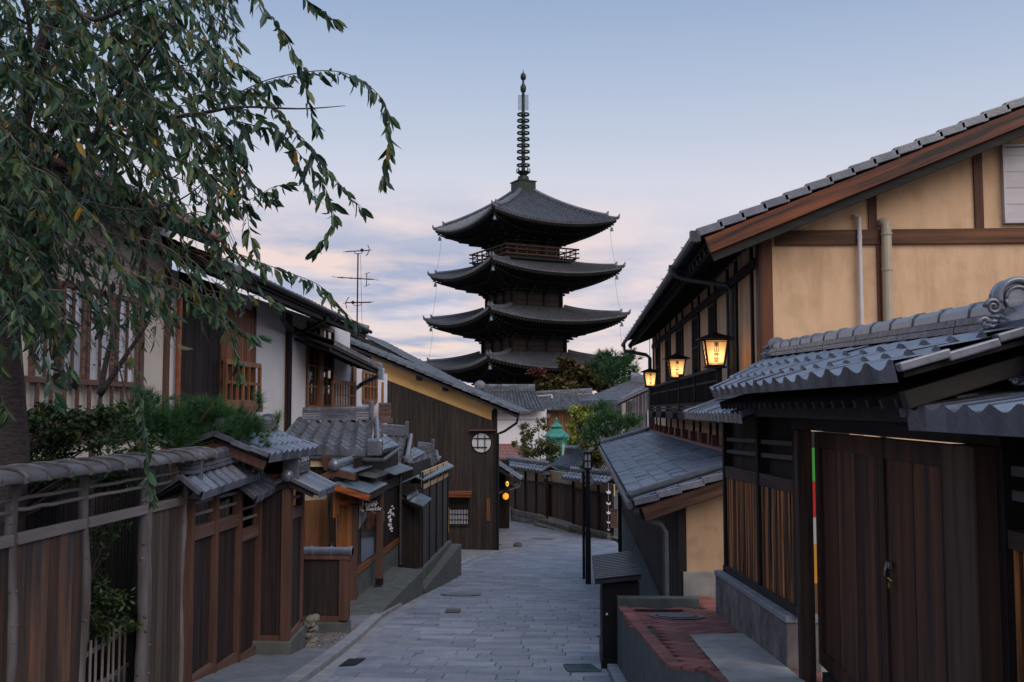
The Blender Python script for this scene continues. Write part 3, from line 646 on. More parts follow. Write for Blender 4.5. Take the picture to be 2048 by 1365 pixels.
# ------------------------------------------------------------------ three lit lanterns along the balcony
def lantern(Y, label):
    X = 1.9; zt = .545*X; H = .465; c = V((X, Y, zt-H*.98))
    t = thing('hanging_lantern', label, 'lantern', c, 'lit paper lanterns along the balcony')
    wt, wb = .155, .108; z0, z1 = c.z+.02, c.z+.36; ins = .006
    def ring(w, z): return [V((X-w, Y-w, z)), V((X+w, Y-w, z)), V((X+w, Y+w, z)), V((X-w, Y+w, z))]
    lo, hi = ring(wb-ins, z0), ring(wt-ins, z1)
    mb = MB()
    for i in range(4): mb.quad(lo[i], lo[(i+1) % 4], hi[(i+1) % 4], hi[i])
    mb.build('paper_panel', M_paper, t)
    mb = MB(); lo, hi = ring(wb, z0), ring(wt, z1)
    for i in range(4):
        mb.beam(lo[i], hi[i], .024, .024, (1, 0, 0)); j = (i+1) % 4
        for f, th in ((0, .02), (.075, .006), (.93, .006), (1, .016)): mb.beam(lo[i].lerp(hi[i], f), lo[j].lerp(hi[j], f), .014, th)
    mb.box(X-wb-.03, X+wb+.03, Y-wb-.03, Y+wb+.03, z0-.035, z0-.012)
    mb.build('lantern_frame', M_black, t)
    mb = MB(); w = .245; mb.lathe((X, Y, z1+.01), [(w*1.35, 0), (w*1.35, .012), (w*.75, .055), (.07, .085), (.03, .11)], 4, PI/4); mb.build('lantern_roof', M_black, t)
    mb = MB(); mb.tube([(X, Y, z1+.1), (X, Y, 2.0)], .006, 6)
    for k in range(22): mb.ball((X, Y, z1+.12+k*.035), .012, 6, 4)
    mb.build('chain', M_iron, t)
    for i, ch in enumerate('東山艸堂'):
        f = .80-i*.20; w = lerp(wb, wt, f); z = lerp(z0, z1, f)
        text(ch, .072, (X+.003, Y-w-.004, z), (1, 0, 0), (0, 0, 1), M_ink, 'lettering', t, .001, bold=.0016)
        text(ch, .072, (X-w-.004, Y, z), (0, -1, 0), (0, 0, 1), M_ink, 'lettering', t, .001, bold=.0016)
    l = bpy.data.lights.new('lantern_bulb', 'POINT'); l.energy = 3.0; l.color = (1, .57, .24); l.shadow_soft_size = .045
    o = bpy.data.objects.new('lantern_bulb', l); COL.objects.link(o); o.parent = t; o.location = (.01, 0, .15)
lantern(1.9*1991/277, 'nearest and largest lit paper lantern with black brushed characters, hung from the ochre house eave')
lantern(1.9*1991/201, 'middle one of the three lit paper lanterns hung along the ochre house balcony')
lantern(1.9*1991/149, 'farthest and smallest lit paper lantern, at the far end of the ochre house balcony')

# ------------------------------------------------------------------ gate and fences on the right
def scroll(mb, c, ux, uz, r0, turns, rt, flip=1):
    pts = []; n = 22
    for i in range(n+1):
        a = i/n*turns*2*PI; r = r0*(1-.8*i/n); pts.append(c+ux*(flip*r*math.cos(a))+uz*(r*math.sin(a)))
    mb.tube(pts, [rt*(1-.5*i/n) for i in range(n+1)], 7)
def ridge_ornament(parent, c, s, fy, name='ridge_ornament'):
    """horseshoe tile with a sunk disc, side scrolls and wavy feet; faces along fy*Y"""
    mb = MB(); ux, uz, d = V((1, 0, 0)), V((0, 0, 1)), V((0, fy, 0)); c = V(c)
    out = [c+ux*(s*.62*math.cos(a))+uz*(s*(.55+.62*math.sin(a))) for a in [PI*(-.12+1.24*i/18) for i in range(19)]]
    out += [c-ux*s*.5-uz*s*.1, c-ux*s*1.0-uz*s*.42, c-ux*s*.2-uz*s*.3, c+ux*s*.2-uz*s*.3, c+ux*s*1.0-uz*s*.42, c+ux*s*.5-uz*s*.1]
    mb.prism(out, -d*s*.55)
    arc = lambda r, z0, a0, a1, rt, k=.06: mb.tube([c+d*s*k+ux*(s*r*math.cos(a))+uz*(s*(z0+r*math.sin(a))) for a in [a0+(a1-a0)*i/20 for i in range(21)]], s*rt, 8)
    arc(.54, .55, -.25, PI+.25, .10); arc(.36, .52, -PI, PI, .06)
    mb.tube([c+d*s*.0+uz*s*.52, c+d*s*.05+uz*s*.52], s*.3, 20)
    for f in (-1, 1):
        scroll(mb, c+ux*f*s*.72+uz*s*.28+d*s*.06, ux, uz, s*.24, 1.6, s*.085, f)
        scroll(mb, c+ux*f*s*.95-uz*s*.22+d*s*.03, ux, uz, s*.20, 1.3, s*.08, f)
        for k in range(3):
            mb.tube([c+d*s*.05+ux*f*s*(.30+.05*k)+uz*s*(.12-.13*k), c+d*s*.06+ux*f*s*(.6+.08*k)+uz*s*(-.02-.14*k), c+d*s*.05+ux*f*s*(.9+.06*k)+uz*s*(.02-.13*k)], s*.06, 7)
    o = mb.build(name, M_tile, parent)
    for p in o.data.polygons: p.use_smooth = len(p.vertices) == 4
    return o
def gate():
    t = thing('roofed_gate', 'dark wooden double gate under a grey tiled roof with a scrolled ridge ornament', 'gate', (1.58, 5.2, -1.65))
    A, B = V((1.5, 3.28, .245)), V((1.5, 7.62, .375))
    cap_roof(t, A, B, .46, .46, .135, .135, 16, 3, .034, .047, 2, .15, lip=.022, K=9, lh=.027, rlen=(V((1.5, 3.5, .25)), V((1.5, 7.5, .37))), ddB=.115)
    ridge_ornament(t, (1.5, 3.46, .315), .115, -1); ridge_ornament(t, (1.5, 7.52, .42), .10, 1)
    for ya_, yb_, zz_ in ((3.2, 3.5, .29), (7.7, 7.4, .40)): mb = MB(); mb.tube([V((1.5, ya_, zz_)), V((1.5, yb_, zz_))], .072, 16); mb.build('ridge_end_tile', M_tile, t)
    mb = MB()
    for s in (-1, 1):
        for yy in (3.36, 7.5): mb = MB(); mb.beam((1.5+s*.42, yy, .03), (1.5, yy, .16), .06, .06); mb.build('barge_board', M_darkX, t, bevel=.004)
    mb = MB()
    for k in range(24): y = 3.5+k*.17; mb.beam((1.1, y, .02), (1.5, y, .15), .03, .035); mb.beam((1.9, y, .02), (1.5, y, .15), .03, .035)
    mb.beam((1.5, 3.4, .12), (1.5, 7.45, .12), .1, .14); mb.beam((1.25, 3.45, .0), (1.25, 7.4, .0), .07, .09); mb.beam((1.8, 3.45, .0), (1.8, 7.4, .0), .07, .09)
    mb.build('rafters', M_darkX, t)
    mb = MB(); mb.box(1.49, 1.66, 3.62, 7.0, -.13, .05); mb.build('lintel', M_darkY, t, bevel=.005)
    mb = MB(); mb.box(1.54, 1.62, 3.64, 7.0, .05, .2); mb.build('lintel', M_darkY, t)
    YD = ax(1633, 1100, 1.552).y; YP = ax(1622, 1100, 1.515).y; YQ = ax(1598, 1100, 1.42).y
    for y0, y1 in ((YP, YQ), (3.68, 3.98)):
        mb = MB(); mb.box(1.42, 1.515, y0, y1, -2.0, -.131); mb.build('post', wood('gate_post', (.03, .019, .015), (.10, .055, .038), isl=.1), t, bevel=.008)
        mb = MB(); mb.box(1.36, 1.43, y0, y1, -.02, .06); mb.build('bracket', M_darkX, t)
    for y0, y1, s in ((5.27, YD, 1), (3.99, 5.26, -1)):
        zt, zb = -.145, -1.62
        mb = MB(); boards(mb, (1.58, y1-.09), (1.58, y0+.07), zb+.1, zt-.1, .19, .012, (-1, 0, 0), .002, .003); d = mb.build('gate_door', M_gate, t)
        for za_, zb_ in ((zt-.1, zt), (zb, zb+.1)): mb = MB(); mb.box(1.555, 1.61, y0+.07, y1-.09, za_, zb_); mb.build('door_rail', M_gate, d, bevel=.003)
        for ya_, yb_ in ((y0, y0+.07), (y1-.09, y1)): mb = MB(); mb.box(1.552, 1.612, ya_, yb_, zb, zt); mb.build('door_stile', M_gate, d, bevel=.003)
        if s == -1:
            c = ax(1777, 1132, 1.545); c.y = min(c.y, 5.2); mb = MB(); mb.box(1.538, 1.553, c.y-.03, c.y+.03, c.z-.01, c.z+.02); mb.tube([c+V((-.01, .0, .01)), c+V((-.02, -.01, -.02)), c+V((-.015, .015, -.05))], .006, 6); mb.build('latch', M_steel, d)
            c = ax(1782, 1171, 1.545); mb = MB(); mb.tube([c+V((0, -.02, .02)), c+V((-.012, 0, .035)), c+V((0, .02, .02))], .005, 6); mb.box(1.534, 1.552, c.y-.014, c.y+.014, c.z-.014, c.z+.012); mb.build('padlock', M_brass, d)
    mb = MB(); mb.box(1.53, 1.66, 3.98, 6.44, -1.72, -1.63); mb.build('sill', M_darkY, t)
M_steel = pm('steel', (.5, .5, .5), rough=.3, metal=.9, isl=0, bump=0)
M_brass = pm('brass', (.32, .20, .07), (.4, .25, .1), rough=.4, metal=.8, isl=0, bump=0)
gate()
def right_fence(name, label, Y0, Y1, posts, zpts, stone=True, cy1=None, cz=.085, cd=.13):
    """zpts: (z at Y0, z at Y1) for rail1, rail2, sill top, sill bottom, board bottom"""
    t = thing(name, label, 'fence', (1.55, (Y0+Y1)/2, -1.7))
    zz = lambda k: (lambda u: lerp(zpts[k][1], zpts[k][0], u))     # boards run from Y1 to Y0
    q = [lambda Y, k=k: lerp(zpts[k][0], zpts[k][1], (Y-Y0)/(Y1-Y0)) for k in range(5)]
    mb = MB(); boards(mb, (1.56, Y1), (1.56, Y0), zz(4), zz(3), .125, .03, (-1, 0, 0), .035, .006, .25); mb.build('board_panel', M_striped, t)
    mb = MB(); boards(mb, (1.60, Y1), (1.60, Y0), zz(4), lambda u: .05, .2, .015, (-1, 0, 0)); mb.build('backing_board', M_dark, t)
    for y in posts:
        mb = MB(); mb.box(1.50, 1.61, y-.05, y+.05, q[4](y)-.02, .08); mb.build('post', M_dark, t, bevel=.004)
    for a, b in zip(posts, posts[1:]):
        for k in (0, 1):
            mb = MB(); mb.beam((1.555, a+.05, q[k](a)), (1.555, b-.05, q[k](b)), .05, .035); mb.build('rail', M_greyrail, t)
        mb = MB(); ya, yb = a+.05, b-.05
        mb.hexa([V((1.51, ya, q[3](ya))), V((1.59, ya, q[3](ya))), V((1.59, yb, q[3](yb))), V((1.51, yb, q[3](yb))), V((1.51, ya, q[2](ya))), V((1.59, ya, q[2](ya))), V((1.59, yb, q[2](yb))), V((1.51, yb, q[2](yb)))])
        mb.build('sill_beam', M_brownD, t, bevel=.004)
    mb = MB(); mb.beam((1.54, Y0, q[4](Y0)-.03), (1.54, Y1, q[4](Y1)-.03), .1, .06); mb.build('bottom_rail', M_darkY, t)
    cy1 = cy1 or Y1+.12
    cap_roof(t, (1.5, Y0-.05, cz), (1.5, cy1, cz), .36, .3, cd, cd, max(5, round((Y1-Y0)/.2)), 1, .024, .045, 2, .12, lip=.05, K=7, lh=.028, rlen=(V((1.5, Y0, cz)), V((1.5, cy1-.2, cz))))
    ridge_ornament(t, (1.5, cy1-.16, cz+.065), .075, 1)
    if stone:
        mb = MB(); F_ = lambda Y: -2.13-.0925*(Y-11)
        yb, L = Y1+.12, Y1+.12-Y0-.05; k = 0; n = 7
        for k in range(n):
            a, b = yb-L*k/n-.0, yb-L*(k+1)/n+.0
            qq = lambda Y: q[4](Y)-.06
            mb.hexa([V((1.43, b+.003, F_(b)-.2)), V((1.66, b+.003, F_(b)-.2)), V((1.66, a-.003, F_(a)-.2)), V((1.43, a-.003, F_(a)-.2)), V((1.43, b+.003, qq(b)-.05)), V((1.66, b+.003, qq(b)-.05)), V((1.66, a-.003, qq(a)-.05)), V((1.43, a-.003, qq(a)-.05))])
        s = mb.build('stone_base', M_stone, t, bevel=.006)
        mb = MB(); mb.hexa([V((1.42, Y0+.04, qq(Y0)-.05)), V((1.67, Y0+.04, qq(Y0)-.05)), V((1.67, yb, qq(yb)-.05)), V((1.42, yb, qq(yb)-.05)), V((1.42, Y0+.04, qq(Y0))), V((1.67, Y0+.04, qq(Y0))), V((1.67, yb, qq(yb))), V((1.42, yb, qq(yb)))])
        mb.build('coping', M_kerb, s, bevel=.01)
        mb = MB(); rr = random.Random(5)
        for _ in range(13):                              # pale filled cracks
            y, z = rr.uniform(Y0+.2, Y1), 0; z = rr.uniform(F_(y)+.02, qq(y)-.1); pts = []
            for i in range(6): pts.append(V((1.4295, y, z))); y += rr.uniform(-.09, .05); z = max(F_(y), min(qq(y)-.07, z+rr.uniform(-.07, .05)))
            mb.tube(pts, .0035, 4)
        mb.build('crack_filling', M_conc2, s)
    return t
M_greyrail = wood('grey_dark_rail', (.06, .055, .06), (.10, .092, .10), 'Y')
M_brownD = wood('dark_sill', (.03, .02, .018), (.10, .058, .045), 'Y')
right_fence('board_fence', 'brown striped board fence on a stone base, left of the double gate', 6.95, 10.35, (7.0, 8.42, 10.3), [(-.235, -.30), (-.335, -.42), (-.485, -.57), (-.575, -.685), (-1.34, -1.57)])
right_fence('board_fence', 'board fence at the right edge, on the near side of the double gate', 1.6, 3.76, (1.65, 3.68), [(-.20, -.215), (-.285, -.30), (-.41, -.42), (-.475, -.485), (-1.3, -1.45)], True, 3.5, .045, .065)
def banner():
    t = thing('banner', 'narrow striped green, red and white banner glimpsed through the gap beside the gate', 'banner', (1.93, 8, -1.7))
    z = [.0, -.17, -.30, -.56, -.84, -1.05, -1.35, -1.7]; 
    cs = [(.7, .5, .34), (.02, .02, .02), (.06, .40, .05), (.5, .015, .02), (.45, .45, .46), (.6, .28, .03), (.12, .06, .03)]
    for k in range(7):
        mb = MB(); mb.box(1.72, 2.15, 8.0, 8.03, z[k+1]+.001, z[k]-.001); mb.build('stripe', pm('banner_%s' % 'abcdefg'[k], cs[k], tuple(c*.9 for c in cs[k]), isl=0, bump=0), t)
banner()

# ------------------------------------------------------------------ brick terrace
def TF(Y): return -2.13-.0925*(Y-11)
def terrace():
    t = thing('brick_terrace', 'raised terrace of red herringbone brick with a dark concrete side wall', 'terrace', (1, 9, g(9)))
    edge = [V((.45, 11.0, 0)), V((.62, 7.15, 0)), V((.66, 7.03, 0)), V((.72, 7.0, 0)), V((.80, 6.93, 0)), V((.87, 6.84, 0)), V((.905, 6.55, 0)), V((.90, 6.0, 0)), V((.89, 5.0, 0))]
    top = lambda p, k=0: V((p.x, p.y, TF(p.y)+k))
    mb = MB(); n = len(edge)
    for a, b in zip(edge, edge[1:]):
        mb.hexa([V((a.x, a.y, g(a.y)-.1)), V((b.x, b.y, g(b.y)-.1)), V((b.x+.12, b.y+.02, g(b.y)-.1)), V((a.x+.12, a.y+.02, g(a.y)-.1)), top(a, -.005), top(b, -.005), top(b, -.005)+V((.12, .02, 0)), top(a, -.005)+V((.12, .02, 0))])
    mb.box(.45, 1.33, 11.0, 11.14, g(11)-.1, TF(11)+.1); mb.build('side_wall', M_conc, t, bevel=.008)
    pg = edge[:]+[V((1.5, 5, 0)), V((1.5, 12.45, 0)), V((1.34, 12.45, 0)), V((1.34, 11.0, 0))]
    mb = MB(); mb.add([top(p, -.012) for p in pg], [tuple(range(len(pg)))]); mb.build('mortar_bed', M_joint, t)
    def inside(x, y, P):
        c = False
        for i in range(len(P)):
            a, b = P[i], P[i-1]
            if (a.y > y) != (b.y > y) and x < (b.x-a.x)*(y-a.y)/(b.y-a.y)+a.x: c = not c
        return c
    rampL = [V((.957, 8.66, 0)), V((1.43, 8.78, 0)), V((1.43, 4.5, 0)), V((.93, 4.5, 0)), V((.95, 6.2, 0))]
    inner = [V((.56, 10.95, 0)), V((.72, 7.25, 0)), V((.93, 6.97, 0)), V((.98, 6.2, 0)), V((1.5, 6.0, 0)), V((1.5, 12.4, 0)), V((1.38, 12.4, 0)), V((1.38, 10.95, 0))]
    mb = MB(); w = .15; c45 = math.sqrt(.5)
    def brick(P, h=0):
        q = RND.uniform(-.002, .002); mb.hexa([V((p[0], p[1], TF(p[1])-.02)) for p in P]+[V((p[0], p[1], TF(p[1])+.004+q+h)) for p in P])
    for i in range(-60, 60):
        for j in range(-60, 60):
            for kind in (0, 1):
                if (i-j) % 4 != (0 if kind == 0 else 3): continue
                u0, v0 = i*w, j*w
                r = (u0, v0, u0+2*w, v0+w) if kind == 0 else (u0, v0, u0+w, v0+2*w)
                gp = .0055
                P = [(r[0]+gp, r[1]+gp), (r[2]-gp, r[1]+gp), (r[2]-gp, r[3]-gp), (r[0]+gp, r[3]-gp)]
                P = [((a-b)*c45+1, (a+b)*c45+9) for a, b in P]
                cx, cy = sum(p[0] for p in P)/4, sum(p[1] for p in P)/4
                if inside(cx, cy, inner): brick(P)
    for a, b in zip(edge, edge[1:]):                    # border course
        L = (b-a).length; d = (b-a)/L; sd = V((-d.y, d.x, 0)); m = max(1, round(L/.21))
        for k in range(m):
            p, q = a+d*(L*k/m+.003), a+d*(L*(k+1)/m-.003); brick([tuple(p.xy), tuple(q.xy), tuple((q+sd*.105).xy), tuple((p+sd*.105).xy)], .008)
    mb.build('brick_floor', M_brick, t, bevel=.004)
    mb = MB(); mb.add([top(p, .016) for p in rampL], [(0, 1, 2, 3, 4)]); mb.build('concrete_ramp', M_ramp, t)
    mb = MB(); c = V((1.0, 10.1, 0)); N = 24; R_ = .19; mb.add([top(c+V((R_*math.cos(2*PI*i/N), R_*math.sin(2*PI*i/N), 0)), .018) for i in range(N)], [tuple(range(N))])
    for i in range(N):
        a0, a1 = 2*PI*i/N, 2*PI*(i+1)/N; f = lambda r, a: top(c+V((r*math.cos(a), r*math.sin(a), 0)), .014); mb.quad(f(.21, a0), f(.21, a1), f(.27, a1), f(.27, a0))
    mb.build('round_cover', M_lid, t)
    mb = MB(); a, b, c_, d_ = V((.62, 10.5, 0)), V((1.1, 10.55, 0)), V((1.12, 10.7, 0)), V((.60, 10.66, 0)); mb.add([top(p, .016) for p in (a, b, c_, d_)], [(0, 1, 2, 3)]); mb.build('drain_slot', M_black, t)
terrace()
def cabinet():
    t = thing('utility_cabinet', 'black wooden utility cabinet with a slatted sloping lid at the lane edge', 'cabinet', (.45, 11.7, g(11.7)))
    x0, x1, y0, y1 = .29, .70, 11.16, 12.15; zb = g(11.2)
    mb = MB(); mb.box(x0, x1, y0, y1, g(y1)-.1, -1.9); mb.build('body', M_black, t, bevel=.01)
    mb = MB(); mb.box(x0-.012, x1+.012, y0-.015, y1, g(y1)-.1, zb+.1); mb.build('plinth', M_black, t, bevel=.006)
    mb = MB(); mb.box(x0+.02, x1-.02, y0-.012, y0-.001, zb+.13, -1.97); d = mb.build('door', M_black, t, bevel=.005)
    mb = MB(); c = ay(1214, 1229, y0-.02); mb.tube([c, c+V((0, -.03, 0))], .018, 12); mb.build('knob', M_steel, d, smooth=True)
    a, b = ay(1190, 1160, 11.08), ay(1283, 1150, 11.08); c, e = ay(1184, 1112, 12.3), ay(1262, 1103, 12.3)
    mb = MB(); n = 15
    for k in range(n):
        f0, f1 = k/n, (k+.62)/n; slab(mb, [a.lerp(c, f0)+V((0, 0, .012)), b.lerp(e, f0)+V((0, 0, .012)), b.lerp(e, f1)+V((0, 0, .012)), a.lerp(c, f1)+V((0, 0, .012))], .02)
    slab(mb, [a, b, e, c], .05); mb.build('lid', M_ironw, t)
M_ironw = pm('lid_slat', (.010, .010, .012), (.022, .022, .026), 8, rough=.4, isl=.3)
cabinet()
# ------------------------------------------------------------------ log fence in the left foreground
def part(name, mat, parent, fn, **k):
    mb = MB(); fn(mb); return mb.build(name, mat, parent, **k)
XL = -3.75
def log_fence():
    t = thing('log_fence', 'weathered log and board fence with a strapped bark cap in the left foreground', 'fence', (XL, 7.8, g(8)))
    zr1, zr2, zb1, zb0 = -.592, -.668, -.83, -.905
    posts = [(28, .040), (172, .038), (293, .058), (367, .034)]
    ys = []
    for i, (x, r) in enumerate(posts):
        Y = ax(x, 1000, XL).y; ys.append(Y); rr = random.Random(40+i); mb = MB(); n = 18; zb = g(Y)-.1; zt = -.42
        ph = rr.uniform(0, 6)
        path = [V((XL+.012*math.sin(ph+k*.55)+rr.uniform(-.004, .004), Y+.014*math.sin(ph*2+k*.42), lerp(zb, zt, k/n))) for k in range(n+1)]
        mb.tube(path, [r*(1.12-.18*k/n)*(1+rr.uniform(-.05, .05)) for k in range(n+1)], 12)
        for _ in range(9):
            k = rr.randrange(2, n-2); a = rr.uniform(-1.9, .5); mb.ball(path[k]+V((math.cos(a), math.sin(a), 0))*r*.93, r*.30, 8, 5, (1, 1, .8))
        mb.build('log_post', M_log, t, smooth=True)
    ys = [ys[0]-1.2]+ys
    for i in range(4):
        a, b = ys[i], ys[i+1]
        for z in (zr1, zr2):
            rr = random.Random(i*7+int(z*100)); n = 6
            part('bamboo_rail', M_railgrey, t, lambda mb: mb.tube([V((XL+rr.uniform(-.006, .006), lerp(a, b, k/n), z+rr.uniform(-.007, .007)+.004*(i-2))) for k in range(n+1)], .014, 8), smooth=True)
        part('cross_beam', M_railgrey, t, lambda mb: mb.beam((XL+.0, a+.03, (zb1+zb0)/2), (XL, b-.03, (zb1+zb0)/2), .06, zb1-zb0), bevel=.006)
        if i != 2:
            part('board_panel', M_boardr if i < 2 else M_board, t, lambda mb: boards(mb, (XL-.02, a+.02), (XL-.02, b-.02), g((a+b)/2)-.15, zb0, .115, .02, (1, 0, 0), .004, .008))
    y0, y1 = 5.2, ax(400, 893, XL).y; w, h = .185, .066; mb = MB()
    prof = [(w*math.cos(PI*k/12), h*math.sin(PI*k/12)) for k in range(13)]
    L = y1-y0; m = 16
    for j in range(m):
        ya, yb = y0+L*j/m, y0+L*(j+1)/m+.02; dz = RND.uniform(-.004, .004); q = RND.uniform(.0, .006)
        mb.prism([V((XL+x, ya, -.452+z*(1+q)+dz)) for x, z in prof]+[V((XL-w, ya, -.475)), V((XL+w, ya, -.475))], (0, yb-ya, 0))
    cap = mb.build('bark_cap', pm('bark_shingle', (.075, .07, .075), (.16, .152, .162), 7, (1, .2, 1), .7, .45, isl=.22, speck=.4, speck_scale=9, speck_col=(.06, .065, .05)), t, bevel=.008)
    for j in range(m):
        ya = y0+L*(j+.86)/m
        part('strap', M_log, cap, lambda mb: mb.hexa([V((XL+w+.012, ya-.022, -.48)), V((XL+w-.02, ya-.022, -.48)), V((XL+w-.02, ya+.022, -.48)), V((XL+w+.012, ya+.022, -.48)), V((XL+w+.012, ya-.022, -.44)), V((XL+w-.02, ya-.022, -.44)), V((XL+w-.02, ya+.022, -.44)), V((XL+w+.012, ya+.022, -.44))]) and mb.tube([V((XL+x*1.04, ya, -.448+z*1.08)) for x, z in prof], .016, 6), bevel=.004)
log_fence()
def bamboo_gate():
    Y0 = ax(180, 1300, -4.05).y; Y1 = ax(262, 1240, -4.05).y
    t = thing('bamboo_gate', 'low bamboo picket gate in the dark opening of the log fence', 'gate', (-4.05, (Y0+Y1)/2, g(8)))
    n = 7
    for k in range(n):
        y = lerp(Y0, Y1, k/n); zt = ax(lerp(183, 250, k/n), lerp(1280, 1238, k/n), -4.05).z
        part('picket', M_railgrey, t, lambda mb: mb.tube([V((-4.05, y, g(8)-.3)), V((-4.05+RND.uniform(-.01, .01), y, zt))], .012, 8), smooth=True)
    for zz in (0, -.32):
        za, zb = ax(183, 1305, -4.07).z+zz, ax(250, 1262, -4.07).z+zz
        part('rail', M_railgrey, t, lambda mb: mb.beam((-4.07, Y0-.05, za), (-4.07, Y1, zb), .025, .035))
    z = ax(262, 1232, -4.05).z
    part('gate_post', M_dark, t, lambda mb: mb.box(-4.08, -4.02, Y1, Y1+.08, g(8)-.3, z))
bamboo_gate()
def screen():
    mb = MB(); boards(mb, (-4.95, 5), (-4.95, 16), -3.5, -.5, .035, .02, (1, 0, 0), .004, .01)
    tag(mb.build('brushwood_screen', wood('brushwood', (.012, .010, .010), (.04, .032, .028))), 'dark brushwood screen in the garden behind the log fence', 'screen')
screen()

# ------------------------------------------------------------------ brown panel fence with tiled caps
def plaque(parent, x, y, z, w, h, name='ridge_end_plate', thick=.03):
    """rounded-top end plate of a tile ridge, in the xz plane"""
    pts = [V((x-w, y, z)), V((x+w, y, z))]+[V((x+w*math.cos(a), y, z+h-w*.6+w*.6*math.sin(a)))for a in [PI*k/10 for k in range(11)]]
    part(name, M_tile, parent, lambda mb: mb.prism(pts, (0, thick, 0)), bevel=.008)
def brown_fence():
    X = -3.7
    t = thing('panel_fence', 'reddish brown panel fence with two small tiled roof caps, beyond the log fence', 'fence', (X, 10.6, g(10.6)))
    ys = [ax(x, 1100, X).y for x in (377, 426, 474, 514)]
    for i in range(3):
        a, b = ys[i], ys[i+1]; st = 0 if i < 2 else -.2; z1, z0 = -1.135+st, -1.265+st; zb = g((a+b)/2)+.12
        part('panel', M_panel, t, lambda mb: boards(mb, (X-.03, a+.03), (X-.03, b-.03), zb, z0, .085, .015, (1, 0, 0), .004, .003))
        part('sill_beam', M_brownY, t, lambda mb: mb.box(X-.05, X+.03, a+.035, b-.035, z0, z1), bevel=.006)
        for k in (1, 2): part('rail', M_railgrey, t, lambda mb: mb.beam((X-.01, a+.03, z1+.115*k), (X-.01, b-.03, z1+.115*k), .03, .03), bevel=.004)
        part('bottom_rail', M_brownY, t, lambda mb: mb.box(X-.05, X+.035, a+.035, b-.035, zb-.1, zb))
        part('concrete_base', M_conc, t, lambda mb: mb.box(X-.1, X+.05, a, b, g(b)-.2, zb-.1))
    for i, y in enumerate(ys): part('post', M_brown, t, lambda mb: mb.box(X-.05, X+.05, y-.035, y+.035, g(y)-.1, -.86 if i < 3 else -1.02), bevel=.006)
    for (x0, y0, x1, y1, ya, yb, n) in ((401, 1001, 515, 960, 0, 0, 8), (510, 1008, 551, 984, 0, 0, 5)):
        e0, e1 = ax(x0, y0, X+.22), ax(x1, y1, X+.22); k_ = V((-.19, 0, .20))
        A, B = e0+k_, e1+k_; d = (B-A).normalized()
        cap_roof(t, A, B, .3, .19, .2, .15, n, 1, .03, .05, 3, .13, lip=.055, K=9, lh=.042, rlen=(A+d*.13, B-d*.13))
        plaque(t, A.x, ax(386 if n == 8 else 505, 955, A.x).y, A.z-.05, .085, .31, thick=.05); plaque(t, B.x, B.y-.16, B.z-.05, .085, .31, thick=.05)
brown_fence()
def corner_wall():
    t = thing('corner_fence', 'reddish brown corner fence on a concrete foot with a small tiled cap', 'fence', (-3.4, 11.7, g(11.6)))
    Y = 11.5; zb = ay(545, 1282, Y).z
    xa, xb, xc = ay(515, 1100, Y).x, ay(563, 1100, Y).x, ay(581, 1100, Y).x
    part('post', M_brown, t, lambda mb: mb.box(xb, xc, Y-.03, Y+.08, zb, -.75), bevel=.006)
    part('post', M_brown, t, lambda mb: mb.box(xa-.03, xa+.05, Y-.02, Y+.06, zb, -.75), bevel=.006)
    part('panel', M_panel, t, lambda mb: boards(mb, (xa+.05, Y+.02), (xb, Y+.02), zb+.06, -.9, .09, .015, (0, -1, 0)))
    part('head_rail', M_brown, t, lambda mb: mb.box(xa+.05, xb, Y-.01, Y+.06, -.9, -.75), bevel=.004)
    part('bottom_rail', M_brown, t, lambda mb: mb.box(xa+.05, xb, Y-.015, Y+.06, zb, zb+.06), bevel=.004)
    Y2 = 12.05; X = xc
    part('post', M_brown, t, lambda mb: mb.box(X-.09, X, Y2-.05, Y2+.03, zb+.1, -.75), bevel=.006)
    part('panel', M_panel, t, lambda mb: boards(mb, (X-.04, Y+.08), (X-.04, Y2-.05), zb+.1, -1.28, .085, .015, (1, 0, 0)))
    part('sill_beam', M_brownY, t, lambda mb: mb.box(X-.08, X-.005, Y+.08, Y2-.05, -1.28, -1.15), bevel=.004)
    for z in (-1.04, -.93): part('rail', M_railgrey, t, lambda mb: mb.beam((X-.04, Y+.08, z), (X-.04, Y2-.05, z), .03, .03))
    part('bottom_rail', M_brownY, t, lambda mb: mb.beam((X-.04, Y+.08, zb+.04), (X-.04, Y2, zb+.1), .08, .08))
    part('concrete_foot', M_conc, t, lambda mb: mb.hexa([V((xa-.2, Y-.06, g(Y)-.1)), V((X+.03, Y-.06, g(Y)-.1)), V((X+.03, Y2+.05, g(Y2)-.1)), V((xa-.2, Y2+.05, g(Y2)-.1)), V((xa-.2, Y-.06, zb)), V((X+.03, Y-.06, zb)), V((X+.03, Y2+.05, zb+.06)), V((xa-.2, Y2+.05, zb+.06))]), bevel=.012)
    c = ay(575, 948, Y-.1); 
    cap_roof(t, (c.x, Y-.08, -.80), (c.x, Y2+.12, -.78), .36, .36, .17, .17, 5, 1, .03, .05, 3, .13, lip=.05, lh=.035, rlen=(V((c.x, Y+.06, -.78)), V((c.x, Y2+.1, -.76))))
    plaque(t, c.x, Y+.02, -.80, .10, .26)
    part('ridge_end_tile', M_tile, t, lambda mb: mb.ball((c.x, Y-.12, -.76), .075, 14, 9, (1, .8, 1)), smooth=True)
    part('fascia', M_darkX, t, lambda mb: mb.beam((c.x-.30, Y-.06, -.98), (c.x, Y-.06, -.85), .05, .06))
    part('fascia', M_darkX, t, lambda mb: mb.beam((c.x+.30, Y-.06, -.98), (c.x, Y-.06, -.85), .05, .06))
corner_wall()
